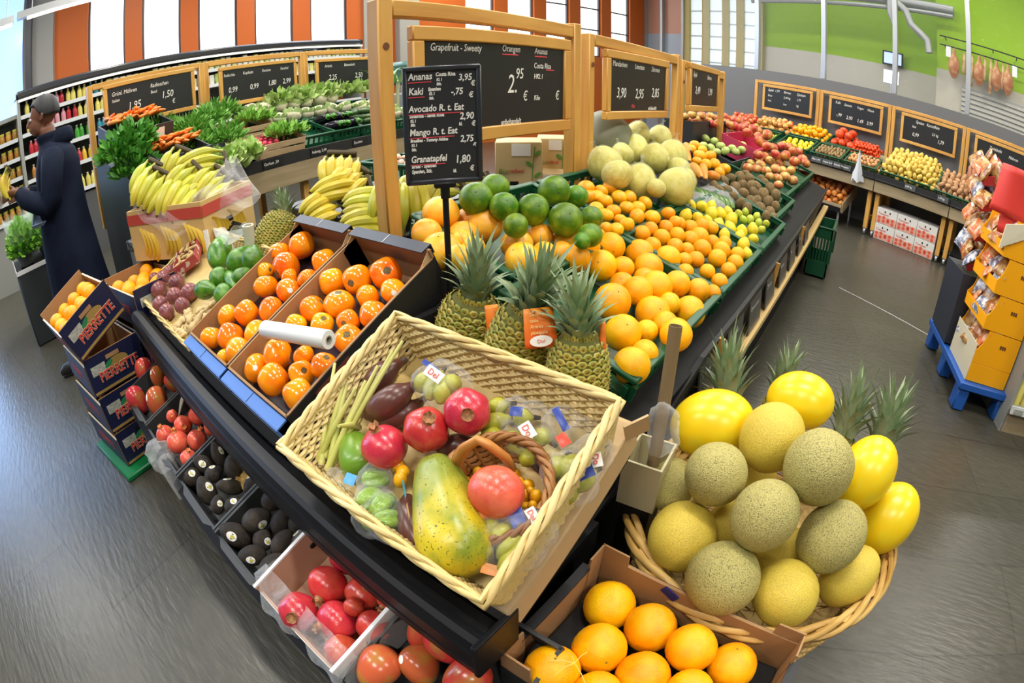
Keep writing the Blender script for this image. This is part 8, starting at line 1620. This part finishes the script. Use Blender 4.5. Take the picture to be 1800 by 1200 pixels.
# ================================================================ snack display tower at the right edge
m_dispor = mat('display_orange', (.97, .42, .0), .5); m_dispred = mat('display_red', (.72, .045, .03), .5); m_redtray = mat('tray_red', (.5, .03, .045), .45); m_pal = mat('pallet_blue', (.015, .1, .42), .45); m_creamc = mat('cream_corrugated', (.72, .66, .48), .6); m_codebrown = mat('code_print', (.12, .04, .01), .6)
TW = Matrix.Translation((.905, 2.86, 0)) @ Matrix.Rotation(.16, 4, 'Z')
t = thing('blue_pallet', 'blue plastic pallet under the snack display', 'pallet', M=TW); mb = MB(); mb.box((.17, .42, .165), (.42, .92, .045), None, .006); mb.build('deck', m_pal, t)
for x in (.02, .34):
    for y in (.03, .42, .82): mb = MB(); mb.box((x, y, .072), (.09, .1, .142), None, .01); mb.build('block', m_pal, t)
base = thing('plinth_box', 'orange and beige base box of the snack display on the blue pallet', 'box', M=TW); mb = MB(); mb.box((.155, .2, .245), (.31, .4, .11), None, .002); mb.build('body', m_dispor, base); mb = MB(); mb.box((-.002, .2, .3), (.004, .4, .22)); mb.build('side_panel', m_creamc, base, smooth=0, label='beige end panel')
m_snack = [mat('snack_a', (.4, .13, .03), .22, (.7, .5, .2), 4, lo=.5, hi=.6, spec=.7), mat('snack_b', (.5, .3, .1), .2, (.25, .1, .05), 4, spec=.7), mat('snack_c', (.12, .14, .22), .18, (.7, .72, .78), 4, spec=.8, lo=.45, hi=.6), mat('snack_d', (.65, .12, .03), .22, (.6, .35, .15), 4, spec=.7)]
def pillow(): 
    def f(u, v):
        x, y = 2*u-1, 2*v-1; k = (1-x**4)*(1-y**4); return Vector((x*.5, y*.5 + .02*math.sin(7*x), 0)), k
    mb = MB(); mb.grid(lambda u, v: f(u, v)[0] + Vector((0, 0, .16*f(u, v)[1]**.6)), 10, 10); mb.grid(lambda u, v: f(1-u, v)[0] - Vector((0, 0, .16*f(1-u, v)[1]**.6)), 10, 10); return mb
me_pil = [pillow().mesh('snack_bag', m, 180) for m in m_snack]
def snackbag(M, k, s, lb, grp): 
    o = bpy.data.objects.new('snack_bag', me_pil[k % 4]); COL.objects.link(o); o.matrix_basis = M @ Matrix.Scale(s, 4); return tag(o, lb, 'snack bag', grp)
g = random.Random(5)
for j in range(4):
    z0 = .302 + .205*j
    tr = thing('display_tray', 'orange snack display tray, %s of the orange column' % ('lowest', 'second from below', 'third from below', 'topmost')[j], 'tray', M=TW @ Matrix.Translation((0, 0, z0)), group='orange display trays')
    for y in (0, .4):
        out = [(.0, 0), (.31, 0), (.31, .2), (.055, .2), (.05, .165), (.035, .12), (.012, .085), (.0, .075)]
        mb = MB(); n = len(out); V = [(x, y, z) for x, z in out] + [(x, y+.006, z) for x, z in out]; mb.add(V, [tuple(range(n)), tuple(range(2*n-1, n-1, -1))] + [(i, i+n, (i+1) % n + n, (i+1) % n) for i in range(n)]); mb.build('side_panel', m_dispor, tr, smooth=0)
    mb = MB(); mb.box((.155, .2, .004), (.3, .39, .006)); mb.box((.002, .2, .035), (.005, .39, .07)); mb.build('body', m_dispor, tr, smooth=0)
    for i in range(3): mb = MB(); mb.box((.17 + .017*i, -.0015, .13), (.012, .002, .02)); mb.build('code_print', m_codebrown, tr, smooth=0)
    for i in range(6):
        snackbag(TW @ Matrix.Translation((.045 + .03*(i//3) - .01*(i % 2), .07 + .13*(i % 3), z0 + .075 + .06*(i//3))) @ Matrix.Rotation(g.uniform(-.4, .4), 4, 'Z') @ Matrix.Rotation(-1.0 + g.uniform(-.3, .3), 4, 'Y'), i + j, .13, 'shiny snack bag in the orange column, %s tray, %s' % (('lowest', 'second', 'third', 'top')[j], ('near one in front', 'middle one in front', 'far one in front', 'near one behind', 'middle one behind', 'far one behind')[i]), 'snack bags in the orange trays')
t = thing('corrugated_inserts', 'cream corrugated inserts leaning at the top of the orange trays', 'card', M=TW @ Matrix.Translation((-.045, .0, .985)))
for i in range(4): mb = MB(); mb.slab([(0 + .03*i, -.004 + .02*i, -.03), (.17 + .03*i, .0 + .02*i, .06), (.2 + .03*i, .02*i, .15), (.02 + .03*i, .02*i, .1)], .008); mb.build('insert', m_creamc, t, smooth=0)
# red trays behind
m_blk = mat('display_dark_blue', (.025, .03, .045), .5); t = thing('plinth_box', 'dark blue base of the red tray column behind the orange one', 'box', M=TW @ Matrix.Translation((-.06, .45, 0))); mb = MB(); mb.slab([(.02, 0, .2), (.3, 0, .2), (.3, .38, .2), (.02, .38, .2)], .46); mb.build('body', m_blk, t, smooth=0)
for j, z in enumerate((.66, .85, 1.04, 1.2)):
    tr = thing('display_tray', 'red slanting snack tray behind the orange column, %s' % ('lowest', 'second from below', 'third from below', 'topmost')[j], 'tray', M=TW @ Matrix.Translation((-.04 + .0*j, .5, z)) @ Matrix.Rotation(.3, 4, 'X') @ Matrix.Rotation(-.3, 4, 'Y'), group='red display trays')
    mb = MB(); open_box(mb, .22, .3, .06, .006); mb.v = [(x+.15, y+.15, q) for x, y, q in mb.v]; mb.build('body', m_redtray, tr, smooth=0)
    for i in range(6): snackbag(tr.matrix_basis @ Matrix.Translation((.07 + .09*(i//3), .04 + .11*(i % 3), .07)) @ Matrix.Rotation(g.uniform(-.5, .5), 4, 'Z') @ Matrix.Rotation(-.8 + g.uniform(-.3, .3), 4, 'Y'), (2 if i % 3 != 1 else 0) + j, .13, 'shiny snack bag in the red column, %s tray, %s' % (('lowest', 'second', 'third', 'top')[j], ('near one in front', 'middle one in front', 'far one in front', 'near one behind', 'middle one behind', 'far one behind')[i]), 'snack bags in the red trays')
c = atD(1778, 335, 3.1); t = thing('red_header', 'bright red curved cardboard header on the snack display', 'header card', M=Matrix.Translation(c)); v = (EYE - c).normalized(); x = -v.cross(UP).normalized()
mb = MB(); mb.grid(lambda u, q: x*((u-.5)*(.25 - .1*q)) + UP*(-.14 + .27*q) + v*(.05*math.sin(PI*u)), 16, 8); mb.grid(lambda u, q: x*((u-.42)*.12) + UP*(-.24 + .12*q) + v*(.03*math.sin(PI*u)), 10, 4); o = mb.build('card', m_dispred, t, 180); s = o.modifiers.new('thick', 'SOLIDIFY'); s.thickness = .004
# drinks shelf at the lower right corner
SH = Matrix.Translation((1.26, 2.80, 0)) @ Matrix.Rotation(.22, 4, 'Z'); t = thing('drinks_shelf', 'low shelf with green and yellow bottles at the right edge of the picture', 'shelf', M=SH)
mb = MB(); mb.box((.5, .2, .06), (1.0, .4, .12)); mb.build('plinth', m_beech, t, smooth=0)
mb = MB(); mb.box((.5, .4, .6), (1.0, .02, 1.2)); mb.box((.0, .2, .6), (.02, .4, 1.2)); mb.build('back_panel', m_fridge, t, smooth=0)
for z in (.16, .44, .75): mb = MB(); mb.box((.5, .19, z), (1.0, .42, .02)); sh = mb.build('shelf_board', m_fridge, t, smooth=0); mb = MB(); mb.box((.5, -.025, z), (1.0, .012, .05)); mb.build('price_rail', m_shelfwhite, sh, smooth=0)
for i in range(5): mb = MB(); mb.box((.06 + .11*i, -.033, .155), (.08, .004, .035)); mb.build('price_label', m_lab, t, smooth=0)
for i in range(6):
    bottle(DR[3]).put(SH @ Vector((.06 + .075*i, .05, .17)), (1.0, 1.0, .85), q0, 'yellow bottle on the lower board of the right shelf, %s from the left' % ORD[i], 'bottle', 'yellow bottles on the right shelf')
    bottle(DR[2]).put(SH @ Vector((.05 + .075*i, .05, .45)), (1.0, 1.0, .95), q0, 'green bottle on the middle board of the right shelf, %s from the left' % ORD[i], 'bottle', 'green bottles on the right shelf')
# thin pale joint in the floor of the right aisle
a, b = at(1475, 505, .001), at(1672, 612, .001); mb = MB(); mb.bar(a, b, .006, .002); struct(mb.build('trim_30', m_shelfwhite, smooth=0))
